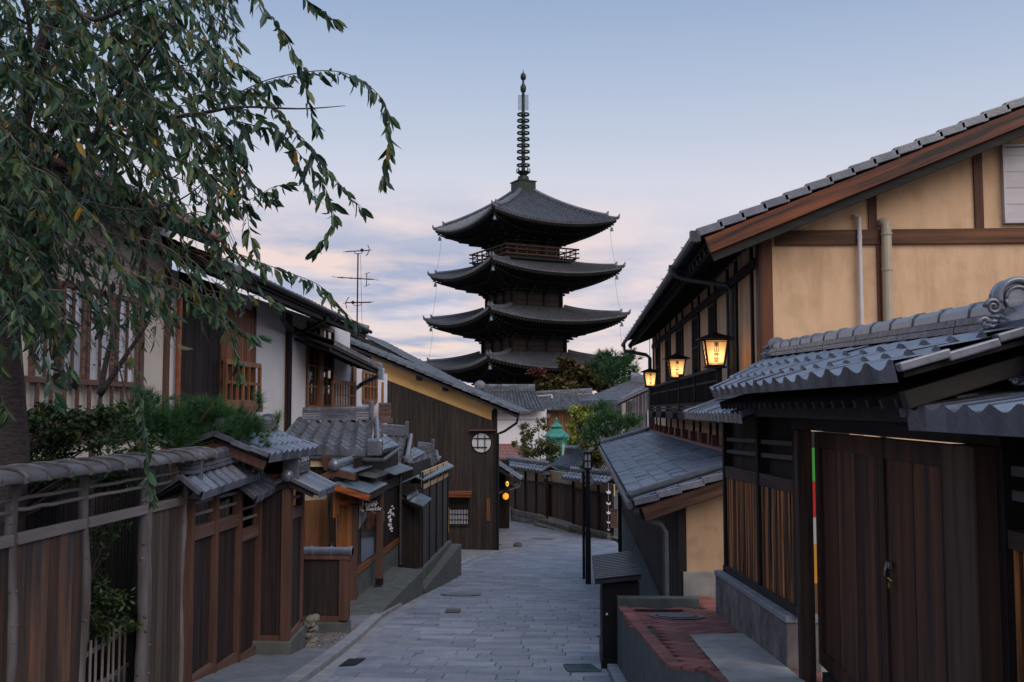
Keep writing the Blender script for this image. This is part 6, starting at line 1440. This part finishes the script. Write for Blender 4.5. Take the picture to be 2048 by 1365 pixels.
    part('board_wall', M_greyboard, t, lambda mb: boards(mb, (a.x+.2, 51), (b.x, 51), a.z-3, lambda u: lerp(ay(1246, 806, 51).z, ay(1330, 764, 51).z, u), .16, .03, (0, -1, 0)))
    part('plaster_strip', M_cream2, t, lambda mb: mb.box(a.x, a.x+.2, 50.96, 51.1, a.z-3, ay(1246, 806, 51).z))
    part('barge_board', M_brown, t, lambda mb: mb.beam(ay(1234, 809, 50.4), ay(1330, 764, 50.4), .3, .18))
    part('verge_tile', M_tile_blue, t, lambda mb: mb.beam(ay(1234, 805, 50.2), ay(1330, 760, 50.2), .4, .16))
    c, d = ay(1296, 856, 50.9), ay(1312, 822, 50.9); part('slat_window', M_blind, t, lambda mb: lattice(mb, (c.x, 50.9, c.z), (d.x-c.x, 0, 0), (0, 0, d.z-c.z), 6, 1, .03, .03, .05, (0, -1, 0)))
far_wall()
def green_lantern():
    Y = 60; c = ay(1113, 820, Y); c.z = 0; s = Y/F; z = lambda y: (820-y)*s
    t = thing('copper_lantern', 'tall green copper lantern turret with panelled sides above the shrub', 'lantern', (c.x, c.y, g(60)))
    part('shaft', M_verd, t, lambda mb: mb.lathe(c, [(.4, g(60)), (.4, z(960)), (.62, z(940)), (.62, z(916))], 6))
    part('panels', pm('pale_copper', (.34, .42, .38), (.46, .53, .48), 7, isl=0), t, lambda mb: mb.lathe(c, [(.53, z(915)), (.53, z(880))], 6))
    part('posts', M_verd, t, lambda mb: [mb.beam(c+V((math.cos(k*PI/3)*.56, math.sin(k*PI/3)*.56, z(917))), c+V((math.cos(k*PI/3)*.56, math.sin(k*PI/3)*.56, z(876))), .13, .13) for k in range(6)]+[mb.lathe(c, [(.58, z(yy)), (.58, z(yy)+.09)], 6) for yy in (886, 916)])
    part('character_marks', M_black, t, lambda mb: [mb.beam(c+V((x, -.48, z(y0))), c+V((x+dx, -.48, z(y1))), .03, .05) for x, dx, y0, y1 in ((-.1, 0, 900, 890), (.12, .03, 902, 888), (-.02, .1, 895, 893), (.1, .12, 908, 905), (-.14, .1, 908, 904))])
    part('frieze', M_verd, t, lambda mb: mb.lathe(c, [(.64, z(881)), (.64, z(876))], 6))
    part('lower_roof', M_verd, t, lambda mb: mb.lathe(c, [(.78, z(876)), (.80, z(873)), (.66, z(868)), (.44, z(861)), (.26, z(856)), (.24, z(852))], 6))
    part('upper_roof', M_verd, t, lambda mb: mb.lathe(c, [(.24, z(856)), (.38, z(855)), (.4, z(853)), (.22, z(849)), (.1, z(845))], 6))
    for k in range(6): a = k*PI/3; e = c+V((math.cos(a)*.8, math.sin(a)*.8, z(873))); part('eave_curl', M_verd, t, lambda mb: mb.tube([e, e+V((math.cos(a)*.1, math.sin(a)*.1, .03)), e+V((math.cos(a)*.13, math.sin(a)*.13, .13))], .025, 5))
    part('finial', M_verd, t, lambda mb: mb.lathe(c, [(.1, z(846)), (.14, z(844)), (.06, z(842)), (.08, z(840)), (.02, z(834))], 10))
green_lantern()
def street_lamp():
    b = gnd(1177, 1168); Y = b.y; s = Y/F
    t = thing('street_lamp', 'slim black lane lamp with a square lantern box, standing at the right kerb', 'street lamp', b)
    z = lambda y: ay(1176, y, Y).z; x = ay(1175.5, 950, Y).x
    part('pole', M_iron, t, lambda mb: mb.beam((x, Y, z(935)), (x, Y, z(1065)), .095, .095))
    part('pole_base', M_iron, t, lambda mb: mb.beam((x, Y, z(1064)), (x, Y, b.z-.1), .13, .13))
    w = .085
    part('lamp_glass', M_frost, t, lambda mb: mb.box(x-w+.012, x+w-.012, Y-w+.012, Y+w-.012, z(936), z(908)))
    def fr(mb):
        for i in (-1, 0, 1):
            for j in (-1, 1): mb.beam((x+i*w, Y+j*w, z(938)), (x+i*w, Y+j*w, z(906)), .02, .02); mb.beam((x+j*w, Y+i*w, z(938)), (x+j*w, Y+i*w, z(906)), .02, .02)
        for y in (937, 922, 907):
            for j in (-1, 1): mb.beam((x-w, Y+j*w, z(y)), (x+w, Y+j*w, z(y)), .022, .02); mb.beam((x+j*w, Y-w, z(y)), (x+j*w, Y+w, z(y)), .022, .02)
        mb.box(x-w-.02, x+w+.02, Y-w-.02, Y+w+.02, z(906), z(904)); mb.box(x-w-.012, x+w+.012, Y-w-.012, Y+w+.012, z(940), z(937))
    part('lamp_frame', M_iron, t, fr)
    b2 = gnd(1168, 1160); xx = b2.x
    t = thing('sign_pole', 'thin black pole with the grey back of a round sign, behind the lane lamp', 'sign', b2)
    part('pole', M_iron, t, lambda mb: mb.tube([V((xx, b2.y+.3, b2.z-.1)), V((xx, b2.y+.3, ay(1168, 945, b2.y).z))], .035, 10))
    c = ay(1174, 960, b2.y+.36); part('sign_disc', pm('sign_grey', (.26, .28, .30), (.32, .34, .36), 6, isl=0, bump=0), t, lambda mb: mb.tube([c, c+V((0, .02, 0))], .17, 28))
    part('sign_bracket', M_pipe, t, lambda mb: (mb.beam(c+V((-.1, -.02, .07)), c+V((.1, -.02, .07)), .02, .03), mb.beam(c+V((-.1, -.02, -.07)), c+V((.1, -.02, -.07)), .02, .03)))
    b3 = gnd(1241, 1102); mb = MB(); b3 = ay(1240, 1095, 22)
    mb.tube([V((b3.x, 22, g(22)-.1)), V((b3.x, 22, ay(1238, 985, 22).z))], .04, 8); tag(mb.build('downpipe_post', M_iron), 'thin black post under the corner of the ochre house lower eave', 'post')
street_lamp()
def small_lamps():
    # entrance hood behind the dark house, with two orange lit lanterns
    Y = 47; t = thing('entrance_hood', 'small tiled entrance hood on the far side of the dark gabled house', 'canopy', ay(1005, 1010, Y))
    a, b = ay(985, 925, Y), ay(1040, 962, Y)
    part('tile_roof', M_tile_old, t, lambda mb: tiles(mb, quadP(b+V((0, 2.5, 0)), b, a+V((0, 2.5, 0)), a), 8, 5, .04, .03, .06, 5))
    part('fascia', M_darkX, t, lambda mb: mb.beam(a+V((0, -.02, -.12)), b+V((0, -.02, -.12)), .06, .14))
    c, d = ay(985, 992, Y), ay(1040, 975, Y); part('lower_hood', M_metalg, t, lambda mb: mb.hexa([c, d, d+V((0, 1.2, .1)), c+V((0, 1.2, .1)), c+V((0, 0, .07)), d+V((0, 0, .07)), d+V((0, 1.2, .17)), c+V((0, 1.2, .17))]))
    part('wall', M_dark, t, lambda mb: mb.box(c.x-2, ay(1018, 1000, Y+2.4).x, Y+2.5, Y+2.7, g(48)-.3, a.z))
    q = ay(1011.5, 993, Y-.2); t = thing('round_lantern', 'glowing orange round lantern hanging low beside the dark gabled house', 'lantern', q-V((0, 0, .25)), 'orange lit lanterns at the bend')
    part('shade', emit('orange_glow', (1, .33, .02), .75), t, lambda mb: mb.ball(q, .145, 14, 10, (1, 1, 1.1)), smooth=True)
    part('cap', M_black, t, lambda mb: mb.lathe(q+V((0, 0, .19)), [(.12, 0), (.1, .06), (.02, .12)], 10))
    l = bpy.data.lights.new('lantern_bulb', 'POINT'); l.energy = 5; l.color = (1, .45, .1); l.shadow_soft_size = .2; o = bpy.data.objects.new('lantern_bulb', l); COL.objects.link(o); o.parent = t; o.location = (.1, -.4, .1)
    q = ay(1014.5, 968, Y-.2); t = thing('wall_lantern', 'small yellow glowing wall lantern above the orange one, beside the dark gabled house', 'lantern', q-V((0, 0, .1)), 'orange lit lanterns at the bend')
    part('shade', emit('yellow_glow', (1, .62, .05), 1.0), t, lambda mb: mb.ball(q, .07, 12, 8, (1, 1, 1.7)), smooth=True)
    part('lamp_centre', M_black, t, lambda mb: mb.ball(q+V((0, -.06, 0)), .035, 8, 6, (1, 1, 1.6)))
    part('mount', M_black, t, lambda mb: mb.box(q.x-.1, q.x+.1, q.y+.1, q.y+.16, q.z-.3, q.z+.3))
    # string of white paper birds on the right-hand far wall
    x, Yb = 1217, 43; lab = ['topmost pointed', 'second curved', 'third round', 'fourth crescent', 'lowest small']
    for i, (y, s_) in enumerate(((985, .105), (1007, .10), (1026, .09), (1045, .075), (1060, .05))):
        c = ay(x, y, Yb); mb = MB()
        mb.tube([c+V((-s_, 0, s_*.5)), c+V((-s_*.3, -.03, -s_*.45)), c+V((s_*.5, 0, -s_*.4)), c+V((s_*.8, 0, s_*.5))], [.012, s_*.42, s_*.38, .012], 7)
        if i in (0, 2): mb.tube([c+V((0, 0, s_*1.1)), c+V((0, -.02, 0))], [.01, s_*.4], 6)
        mb.tube([c+V((0, .02, s_)), c+V((0, .02, .38))], .006, 4)
        tag(mb.build('paper_charm', M_whitep), lab[i]+' white charm of the string hanging on the far wall', 'charm', 'white charms hanging on the far wall')
    q = ay(1228, 1040, 43.2); mb = MB(); mb.box(q.x-.14, q.x+.14, 43.2, 43.35, q.z-.35, q.z+.4); mb.box(q.x-.17, q.x+.17, 43.15, 43.38, q.z+.4, q.z+.45); mb.box(q.x-.05, q.x+.05, 43.17, 43.19, q.z-.1, q.z+.2); tag(mb.build('notice_box', M_brown), 'small orange brown box at the foot of the far wall by the charms', 'box')
    q = ay(1012, 1020, 55); mb = MB(); mb.hexa([V((q.x-.25, 54.8, g(55)-.1)), V((q.x+.3, 54.8, g(55)-.1)), V((q.x+.3, 55.2, g(55)-.1)), V((q.x-.25, 55.2, g(55)-.1)), V((q.x-.22, 54.8, q.z+.22)), V((q.x+.26, 54.8, q.z+.18)), V((q.x+.26, 55.2, q.z+.18)), V((q.x-.22, 55.2, q.z+.22))]); tag(mb.build('stone_post', M_kerb, bevel=.04), 'pale stone post at the left end of the far wall', 'stone post')
small_lamps()
# ------------------------------------------------------------------ plants
def blob_leaves(mb, blobs, L, Wd, rr, flat=.6):
    """leaf-sized faces spread through the volume of several uneven clumps"""
    for c, rad, n in blobs:
        for _ in range(n):
            v = V((rr.gauss(0, 1), rr.gauss(0, 1), rr.gauss(0, 1))); v = v.normalized()*(rr.random()**.45)
            k = 1+.45*mnoise.noise(v*2.3+c); p = c+V((v.x*rad[0], v.y*rad[1], v.z*rad[2]))*k
            d = V((rr.uniform(-1, 1), rr.uniform(-1, 1), rr.uniform(-.9, .5))).normalized(); s = rr.uniform(.7, 1.25)
            nr = V((rr.uniform(-1, 1), rr.uniform(-1, 1), flat+.4)).normalized(); sd = d.cross(nr).normalized()*Wd*s/2; e = p+d*L*s
            mb.add([p, p.lerp(e, .5)+sd, e, p.lerp(e, .5)-sd], [(0, 1, 2, 3)])
def tuft(mb, p, ax_, L, n, rr, w=.004, spread=.8):
    for _ in range(n):
        d = (ax_+V((rr.gauss(0, 1), rr.gauss(0, 1), rr.gauss(0, 1)))*spread).normalized(); sd = d.orthogonal().normalized(); sd = (sd*math.cos(_)+d.cross(sd)*math.sin(_))*w
        l = L*rr.uniform(.65, 1.1); mb.add([p-sd, p+sd, p+d*l-V((0, 0, l*.06))], [(0, 1, 2)])
def px_tree(name, label, cat, base, trunk_r, Yc, clumps, L, Wd, mat, dens, rr, bark=None, sub=7):
    """clumps: (px, py, rx, ry in pixels) at depth Yc; foliage built around them, stems run to each"""
    s = Yc/F; t = thing(name, label, cat, base); rr = random.Random(rr); bark = bark or M_bark
    blobs = []; cs = []
    for (x, y, rx, ry) in clumps:
        c = ay(x, y, Yc+rr.uniform(-1, 1)*rx*s*.5); cs.append(c)
        for _ in range(sub):
            o = V((rr.uniform(-.65, .65)*rx*s, rr.uniform(-.8, .8)*rx*s, rr.uniform(-.65, .65)*ry*s)); q = rr.uniform(.28, .55)
            blobs.append((c+o, (rx*s*q, rx*s*q, ry*s*q*.85), int(dens*rx*ry*q*q/ 30)))
    mb = MB(); blob_leaves(mb, blobs, L, Wd, rr); mb.build('crown', mat, t)
    mb = MB(); top = cs[0]; base = V(base); mid = base.lerp(top, .6)+V((rr.uniform(-.2, .2), 0, 0))
    mb.tube([base, base.lerp(mid, .5)+V((.05, .03, 0)), mid, top], [trunk_r, trunk_r*.8, trunk_r*.55, trunk_r*.15], 8)
    for c, _, n in blobs[::2]: a = mid.lerp(top, rr.random()*.7); mb.tube([a, a.lerp(c, .5)+V((0, 0, .06)), c], [trunk_r*.3, trunk_r*.18, trunk_r*.05], 5)
    mb.build('trunk', bark, t, smooth=True)
    return t
def center_trees():
    b = ay(1085, 950, 56.8); b.z = g(57)
    px_tree('garden_shrub', 'sparse green shrub rising over the far wall in front of the white storehouse', 'shrub', b, .07, 56.8,
            [(1075, 915, 40, 26), (1050, 865, 22, 22), (1082, 850, 14, 16), (1110, 915, 18, 22), (1095, 900, 26, 24), (1040, 890, 16, 20)], .15, .10, M_oshrub, 26, 4, sub=8)
    b = ay(1155, 900, 63); b.z = g(63)
    px_tree('garden_tree', 'yellow green leafy tree between the copper lantern and the pine', 'tree', b, .12, 63,
            [(1158, 835, 26, 26), (1148, 865, 22, 26), (1172, 825, 22, 20), (1140, 885, 18, 22), (1180, 812, 12, 8)], .17, .12, M_yshrub, 44, 5)
    b = ay(1190, 935, 47); b.z = g(47)
    px_tree('garden_bush', 'brownish yellow bush hanging behind the lane lamp and the lower tiled roof', 'bush', b, .08, 47,
            [(1190, 915, 30, 24), (1215, 900, 22, 20), (1185, 905, 24, 28), (1205, 890, 20, 18), (1172, 925, 14, 16), (1225, 880, 16, 12)], .13, .08, leafmat('ochre_leaves', [(0, (.03, .045, .012)), (.6, (.09, .085, .018)), (1, (.20, .15, .03))]), 55, 6)
    b = ay(1130, 830, 96); b.z = g(96)
    t = px_tree('maple_tree', 'autumn coloured maple in front of the lower pagoda roof', 'tree', b, .25, 96,
            [(1120, 765, 45, 24), (1160, 745, 38, 24), (1190, 765, 40, 26), (1090, 775, 26, 20), (1135, 728, 24, 13), (1225, 770, 34, 22), (1255, 775, 24, 20)], .38, .27, M_maple, 50, 7, sub=10)
    mb = MB(); blob_leaves(mb, [(ay(1073, 742, 95), (.9, .9, .4), 160), (ay(1084, 748, 95), (.7, .7, .3), 90)], .3, .2, random.Random(8)); mb.build('red_crown', M_redleaf, t)
    # pines
    def pine(name, label, base, Yc, pads, L, n, w, seed, tr):
        t = thing(name, label, 'pine tree', base); rr = random.Random(seed); s = Yc/F; mb = MB(); tk = MB(); base = V(base)
        top = ay(pads[0][0], pads[0][1], Yc); tk.tube([base, base.lerp(top, .5)+V((.15, 0, 0)), top], [tr, tr*.7, tr*.2], 8)
        for (x, y, rx, ry, m) in pads:
            c = ay(x, y, Yc+rr.uniform(-.5, .5)*rx*s); a = base.lerp(top, rr.uniform(.55, .95)); tk.tube([a, a.lerp(c, .6)+V((0, 0, .1)), c], [tr*.35, tr*.2, tr*.08], 5)
            for _ in range(m):
                v = V((rr.gauss(0, .42), rr.gauss(0, .42), rr.gauss(0, .38))); p = c+V((v.x*rx*s, v.y*rx*s, v.z*ry*s)); tuft(mb, p, V((v.x, v.y, 1.1)), L, n, rr, w)
        mb.build('needles', M_pine, t); tk.build('trunk', M_bark, t, smooth=True)
    b = ay(1215, 900, 49); b.z = g(49)
    pine('pine_tree', 'clipped green pine in the middle, left of the grey boarded house', b, 49, [(1215, 835, 36, 20, 130), (1190, 855, 30, 22, 120), (1245, 850, 32, 18, 120), (1270, 845, 18, 16, 60), (1205, 815, 22, 12, 60), (1180, 880, 24, 22, 90), (1222, 868, 30, 14, 70)], .30, 16, .012, 12, .14)
    b = ay(1228, 830, 88); b.z = g(88)
    pine('pine_tree', 'tall dark pine standing behind the maple, against the sky', b, 88, [(1226, 735, 34, 26, 110), (1215, 715, 20, 16, 50), (1250, 730, 24, 24, 70), (1260, 712, 12, 14, 26), (1200, 712, 10, 12, 20), (1190, 735, 12, 14, 24), (1230, 755, 36, 20, 90), (1265, 745, 14, 16, 30)], .62, 14, .03, 13, .25)
center_trees()
def left_pine():
    rr = random.Random(31); base = V((-4.6, 10.3, g(10.3)))
    t = thing('pine_tree', 'dense long needled pine reaching over the brown panel fence on the left', 'pine tree', base); mb = MB(); tk = MB()
    pads = [(330, 845, 60, 40, 130), (390, 840, 70, 40, 160), (450, 845, 60, 40, 140), (490, 860, 45, 30, 90), (280, 830, 40, 34, 80), (350, 880, 70, 24, 80), (430, 885, 60, 22, 80), (240, 860, 40, 40, 50), (300, 800, 25, 18, 18), (420, 815, 40, 14, 22)]
    top = ay(390, 850, 10.4); tk.tube([base, base.lerp(top, .5)+V((.1, 0, 0)), top], [.09, .07, .03], 8)
    for (x, y, rx, ry, m) in pads:
        Yc = 10.4+rr.uniform(-.3, .3); s = Yc/F; c = ay(x, y, Yc); a = base.lerp(top, rr.uniform(.6, 1)); tk.tube([a, a.lerp(c, .5)+V((0, 0, .05)), c], [.03, .02, .008], 6)
        for _ in range(m):
            v = V((rr.gauss(0, .45), rr.gauss(0, .45), rr.gauss(0, .42))); tuft(mb, c+V((v.x*rx*s, v.y*rx*s, v.z*ry*s)), V((v.x+.3, v.y, .9)), .15, 34, rr, .0026, .6)
    for (x, y, Yc) in ((519, 800, 10.6), (556, 830, 10.8), (517, 788, 10.6), (275, 778, 10.2), (535, 888, 10.7)):
        c = ay(x, y+8, Yc); a = ay(x-30, y+55, 10.4); tk.tube([a, a.lerp(c, .5), c], [.012, .010, .006], 6); tuft(mb, c, V((0, 0, 1)), .16, 80, rr, .0024, .55); tuft(mb, c-V((0, 0, .05)), V((0, 0, 1)), .14, 60, rr, .0024, .7)
    mb.build('needles', M_pine, t); tk.build('branches', M_twig, t, smooth=True)
left_pine()
def left_shrubs():
    b = V((-5.0, 8.4, g(8.4)))
    px_tree('garden_shrub', 'dense dark shrub filling the garden behind the log fence cap', 'shrub', b, .05, 8.6,
            [(60, 850, 90, 60), (170, 850, 80, 60), (230, 830, 60, 40), (100, 930, 110, 60), (10, 900, 60, 70), (260, 900, 50, 40), (200, 960, 100, 40)], .055, .03, M_shrub, 5.0, 14, sub=9)
    b = V((-4.6, 7.95, g(8)))
    px_tree('garden_shrub', 'dark leafy bush low in the opening of the log fence', 'shrub', b, .03, 8.3,
            [(215, 1180, 40, 60), (200, 1090, 30, 40), (240, 1240, 40, 40), (225, 1060, 36, 20), (195, 1260, 30, 50)], .06, .022, M_shrub, 3.2, 15, sub=7)
left_shrubs()
def cherry():
    base = V((-4.35, 7.4, g(7.4)))
    t = thing('weeping_cherry', 'large weeping cherry with drooping leafy branches filling the upper left of the photo', 'tree', base)
    rr = random.Random(77); leaves = MB(); tw = MB(); br = MB()
    P = lambda x, y, Y: ay(x, y, Y)
    tr = [base, P(30, 900, 7.3), P(12, 640, 7.1), P(22, 420, 6.9), P(45, 240, 6.6), P(95, 60, 6.4), P(150, -120, 6.2)]
    tr[0] = V((tr[1].x-.15, 7.4, g(7.4)))
    tb = MB(); tb.tube(tr, [.13, .105, .095, .085, .06, .045, .03], 12); tb.build('trunk', M_bark, t, smooth=True)
    def branch(pts, r0, r1):
        n = len(pts); q = [P(*p) for p in pts]
        out = []
        for i in range(n-1):
            a, b, c, d = q[max(i-1, 0)], q[i], q[i+1], q[min(i+2, n-1)]
            for k in range(4):
                u = k/4; out.append(.5*((2*b)+(c-a)*u+(2*a-5*b+4*c-d)*u*u+(3*b-a-3*c+d)*u**3))
        out.append(q[-1]); m = len(out)
        return out, [lerp(r0, r1, i/(m-1)) for i in range(m)]
    big = [([(20, 430, 6.9), (110, 250, 6.3), (200, 232, 6.0), (290, 237, 5.7), (370, 232, 5.5), (430, 222, 5.3), (480, 214, 5.2), (600, 218, 5.15), (690, 212, 5.1)], .024, .0015),
           ([(45, 240, 6.6), (120, 30, 6.0), (190, 40, 5.7), (280, 5, 5.4), (390, -30, 5.2)], .025, .008),
           ([(45, 240, 6.6), (60, 60, 6.2), (30, -40, 6)], .025, .01),
           ([(15, 560, 7.0), (60, 470, 6.5), (130, 380, 6.0), (230, 200, 5.6), (300, 100, 5.3), (350, 40, 5.2)], .024, .006),
           ([(12, 640, 7.1), (80, 540, 6.6), (110, 440, 6.2), (150, 395, 6)], .022, .008),
           ([(150, 395, 5.9), (220, 415, 5.7), (290, 420, 5.5), (360, 400, 5.3), (420, 355, 5.2)], .008, .003),
           ([(130, 395, 5.8), (190, 480, 5.7), (215, 560, 5.6), (230, 690, 5.5), (250, 780, 5.5), (280, 860, 5.5)], .008, .003),
           ([(160, 450, 5.7), (260, 480, 5.5), (330, 530, 5.4), (360, 590, 5.3)], .006, .002)]
    st, sl2 = MB(), MB()
    for p in ([(200, 790, 9.2), (215, 710, 9.2), (235, 640, 9.1), (242, 560, 9.0)], [(200, 790, 9.2), (260, 700, 9.1), (300, 640, 9.0)], [(185, 880, 9.3), (195, 830, 9.2), (200, 790, 9.2)]):
        q, r = branch(p, .032, .012); st.tube(q, r, 8)
    t2 = thing('slender_tree', 'slender dark stems of a small bare tree in front of the ochre townhouse', 'tree', (q[-1].x, 9.3, g(9.3))); st.tube([V((q[-1].x-.1, 9.3, g(9.3))), P(185, 880, 9.3)], .034, 8); st.build('trunk', M_bark, t2, smooth=True)
    blob_leaves(sl2, [(P(x, y, 9.1), (.25, .25, .22), 70) for x, y in ((240, 560), (300, 640), (260, 620), (215, 700), (310, 590))], .05, .022, rr); sl2.build('leaves', M_shrub, t2)
    for p, a, b in big: q, r = branch(p, a, b); br.tube(q, r, 8)
    br.build('limbs', M_bark, t, smooth=True)
    XM = [(-50, 470), (0, 470), (60, 480), (130, 470), (220, 480), (300, 500), (380, 490), (450, 470), (540, 520), (620, 500), (690, 420), (730, 300), (800, 170), (860, 130), (900, 105), (960, 0)]
    DEN = lambda x, y: (.30 if (x > 110 and 420 < y < 720) else .62 if x > 330 else 1)*(0 if (x > 330 and y > 690) else 1)*(.28 if (150 < x and y > 640) else 1)
    def strand(q, gap, L0, keep=True, taper=True, dens=1.0):
        tw.tube(q, [max(.0012, .0034*(1-.7*i/len(q))) for i in range(len(q))], 5)
        acc = 0; side = 1
        for a, b in zip(q, q[1:]):
            seg = (b-a); n = seg.length; d = seg/n if n > 1e-6 else V((0, 0, -1)); x = 0
            while acc+n-x > gap:
                x += gap-acc; acc = 0; p = a+d*x; side = -side
                X, Y = proj(p)
                if keep and (X > poly(XM, Y)+rr.uniform(-30, 18) or rr.random() > DEN(X, Y)): continue
                if rr.random() > dens: continue
                lat = d.cross(V((0, 0, 1))); lat = lat.normalized() if lat.length > .2 else V((rr.uniform(-1, 1), rr.uniform(-1, 1), 0)).normalized()
                ld = (d*rr.uniform(.1, .8)+V((0, 0, -1))*rr.uniform(.15, 1.1)+lat*side*rr.uniform(.1, .9)+V((rr.uniform(-.45, .45), rr.uniform(-.45, .45), 0))).normalized()
                nr = V((rr.uniform(-1, 1), rr.uniform(-1, 1), rr.uniform(-.5, 1))).normalized(); L = L0*rr.uniform(.5, 1.15)
                leaves.leaf(p+ld*.006, ld, nr, L, L*rr.uniform(.28, .42), rr.uniform(-.15, .55))
            acc += n-x
        e = q[-1]; d = (q[-1]-q[-2]).normalized()
        if not keep:
            for _ in range(4): leaves.leaf(e, (d+V((rr.uniform(-.5, .5), rr.uniform(-.5, .5), rr.uniform(-.4, .1)))).normalized(), V((rr.uniform(-1, 1), -.5, .3)).normalized(), L0*.9, L0*.3, .1)
    # outer strands traced one by one, each at its own distance
    outer = [[(490, -30, 5.0), (535, 25, 5.0), (575, 80, 4.95), (598, 130, 4.95), (612, 180, 4.95), (620, 215, 4.95), (630, 250, 4.95)],
             [(470, 190, 5.3), (530, 162, 5.2), (600, 146, 5.1), (660, 142, 5.05), (705, 152, 5.0), (745, 178, 5.0), (770, 210, 5.0), (779, 260, 5.0), (776, 310, 5.0), (766, 355, 5.0)],
             [(380, 190, 5.4), (450, 178, 5.3), (520, 195, 5.2), (570, 240, 5.15), (620, 295, 5.1), (660, 345, 5.1), (690, 380, 5.1), (722, 415, 5.1)],
             [(480, 215, 5.3), (550, 255, 5.2), (600, 310, 5.2), (650, 375, 5.15), (668, 430, 5.1)],
             [(672, 440, 5.1), (658, 460, 5.1), (645, 485, 5.1), (634, 497, 5.1)],
             [(350, 430, 5.6), (440, 490, 5.5), (520, 525, 5.4), (590, 550, 5.3), (640, 572, 5.3), (672, 605, 5.25), (705, 640, 5.25)],
             [(600, -10, 5.0), (632, 15, 5.0), (650, 28, 5.0), (666, 38, 5.0)],
             [(400, -20, 5.2), (425, 40, 5.2), (440, 90, 5.2), (462, 120, 5.15)],
             [(380, 440, 5.5), (450, 420, 5.4), (510, 395, 5.3), (545, 375, 5.3), (570, 370, 5.25)],
             [(400, 260, 5.4), (450, 330, 5.4), (490, 410, 5.3), (500, 470, 5.3), (520, 540, 5.3)],
             [(420, 250, 5.5), (480, 300, 5.4), (500, 360, 5.4), (545, 400, 5.3)],
             [(300, 560, 5.6), (400, 590, 5.5), (470, 600, 5.4), (520, 590, 5.4), (545, 605, 5.4)],
             [(360, 560, 5.6), (430, 610, 5.5), (480, 660, 5.4), (515, 672, 5.4)],
             [(420, 160, 5.4), (450, 128, 5.3), (490, 135, 5.3), (525, 165, 5.3), (545, 190, 5.3)],
             [(260, 700, 5.4), (280, 790, 5.4), (292, 880, 5.4), (300, 960, 5.4), (304, 992, 5.4)],
             [(370, 600, 5.5), (440, 640, 5.4), (470, 700, 5.4), (478, 748, 5.4)],
             [(460, 240, 5.4), (560, 270, 5.3), (595, 330, 5.3), (620, 380, 5.3), (650, 400, 5.3)]]
    for p in outer:
        q, _ = branch(p, 1, 1); strand(q, .0165, .10, False)
    # the dense inner mass: strands start on the limbs and weep down to the right
    for i in range(370):
        x, y = rr.uniform(-140, 430), rr.uniform(-160, 640)
        if rr.random() < .35: x, y = rr.uniform(-140, 250), rr.uniform(-60, 640)
        Y = rr.uniform(4.9, 7.6); ln = rr.uniform(130, 330); a0 = rr.uniform(-.5, .7); pts = [(x, y, Y)]
        for k in range(6):
            a = a0+(1.25-a0)*min(1, (k+1)/4.5)+rr.uniform(-.15, .15); x += math.cos(a)*ln/6; y += math.sin(a)*ln/6; pts.append((x, y, Y+rr.uniform(-.05, .05)))
        q, _ = branch(pts, 1, 1); cut = []
        for p in q:
            X_, Y_ = proj(p)
            if X_ > poly(XM, Y_)+6 or (X_ > 150 and Y_ > 700): break
            cut.append(p)
        if len(cut) > 4: strand(cut, .024, .112)
    leaves.build('foliage', M_cherry, t); tw.build('twigs', M_twig, t)
cherry()
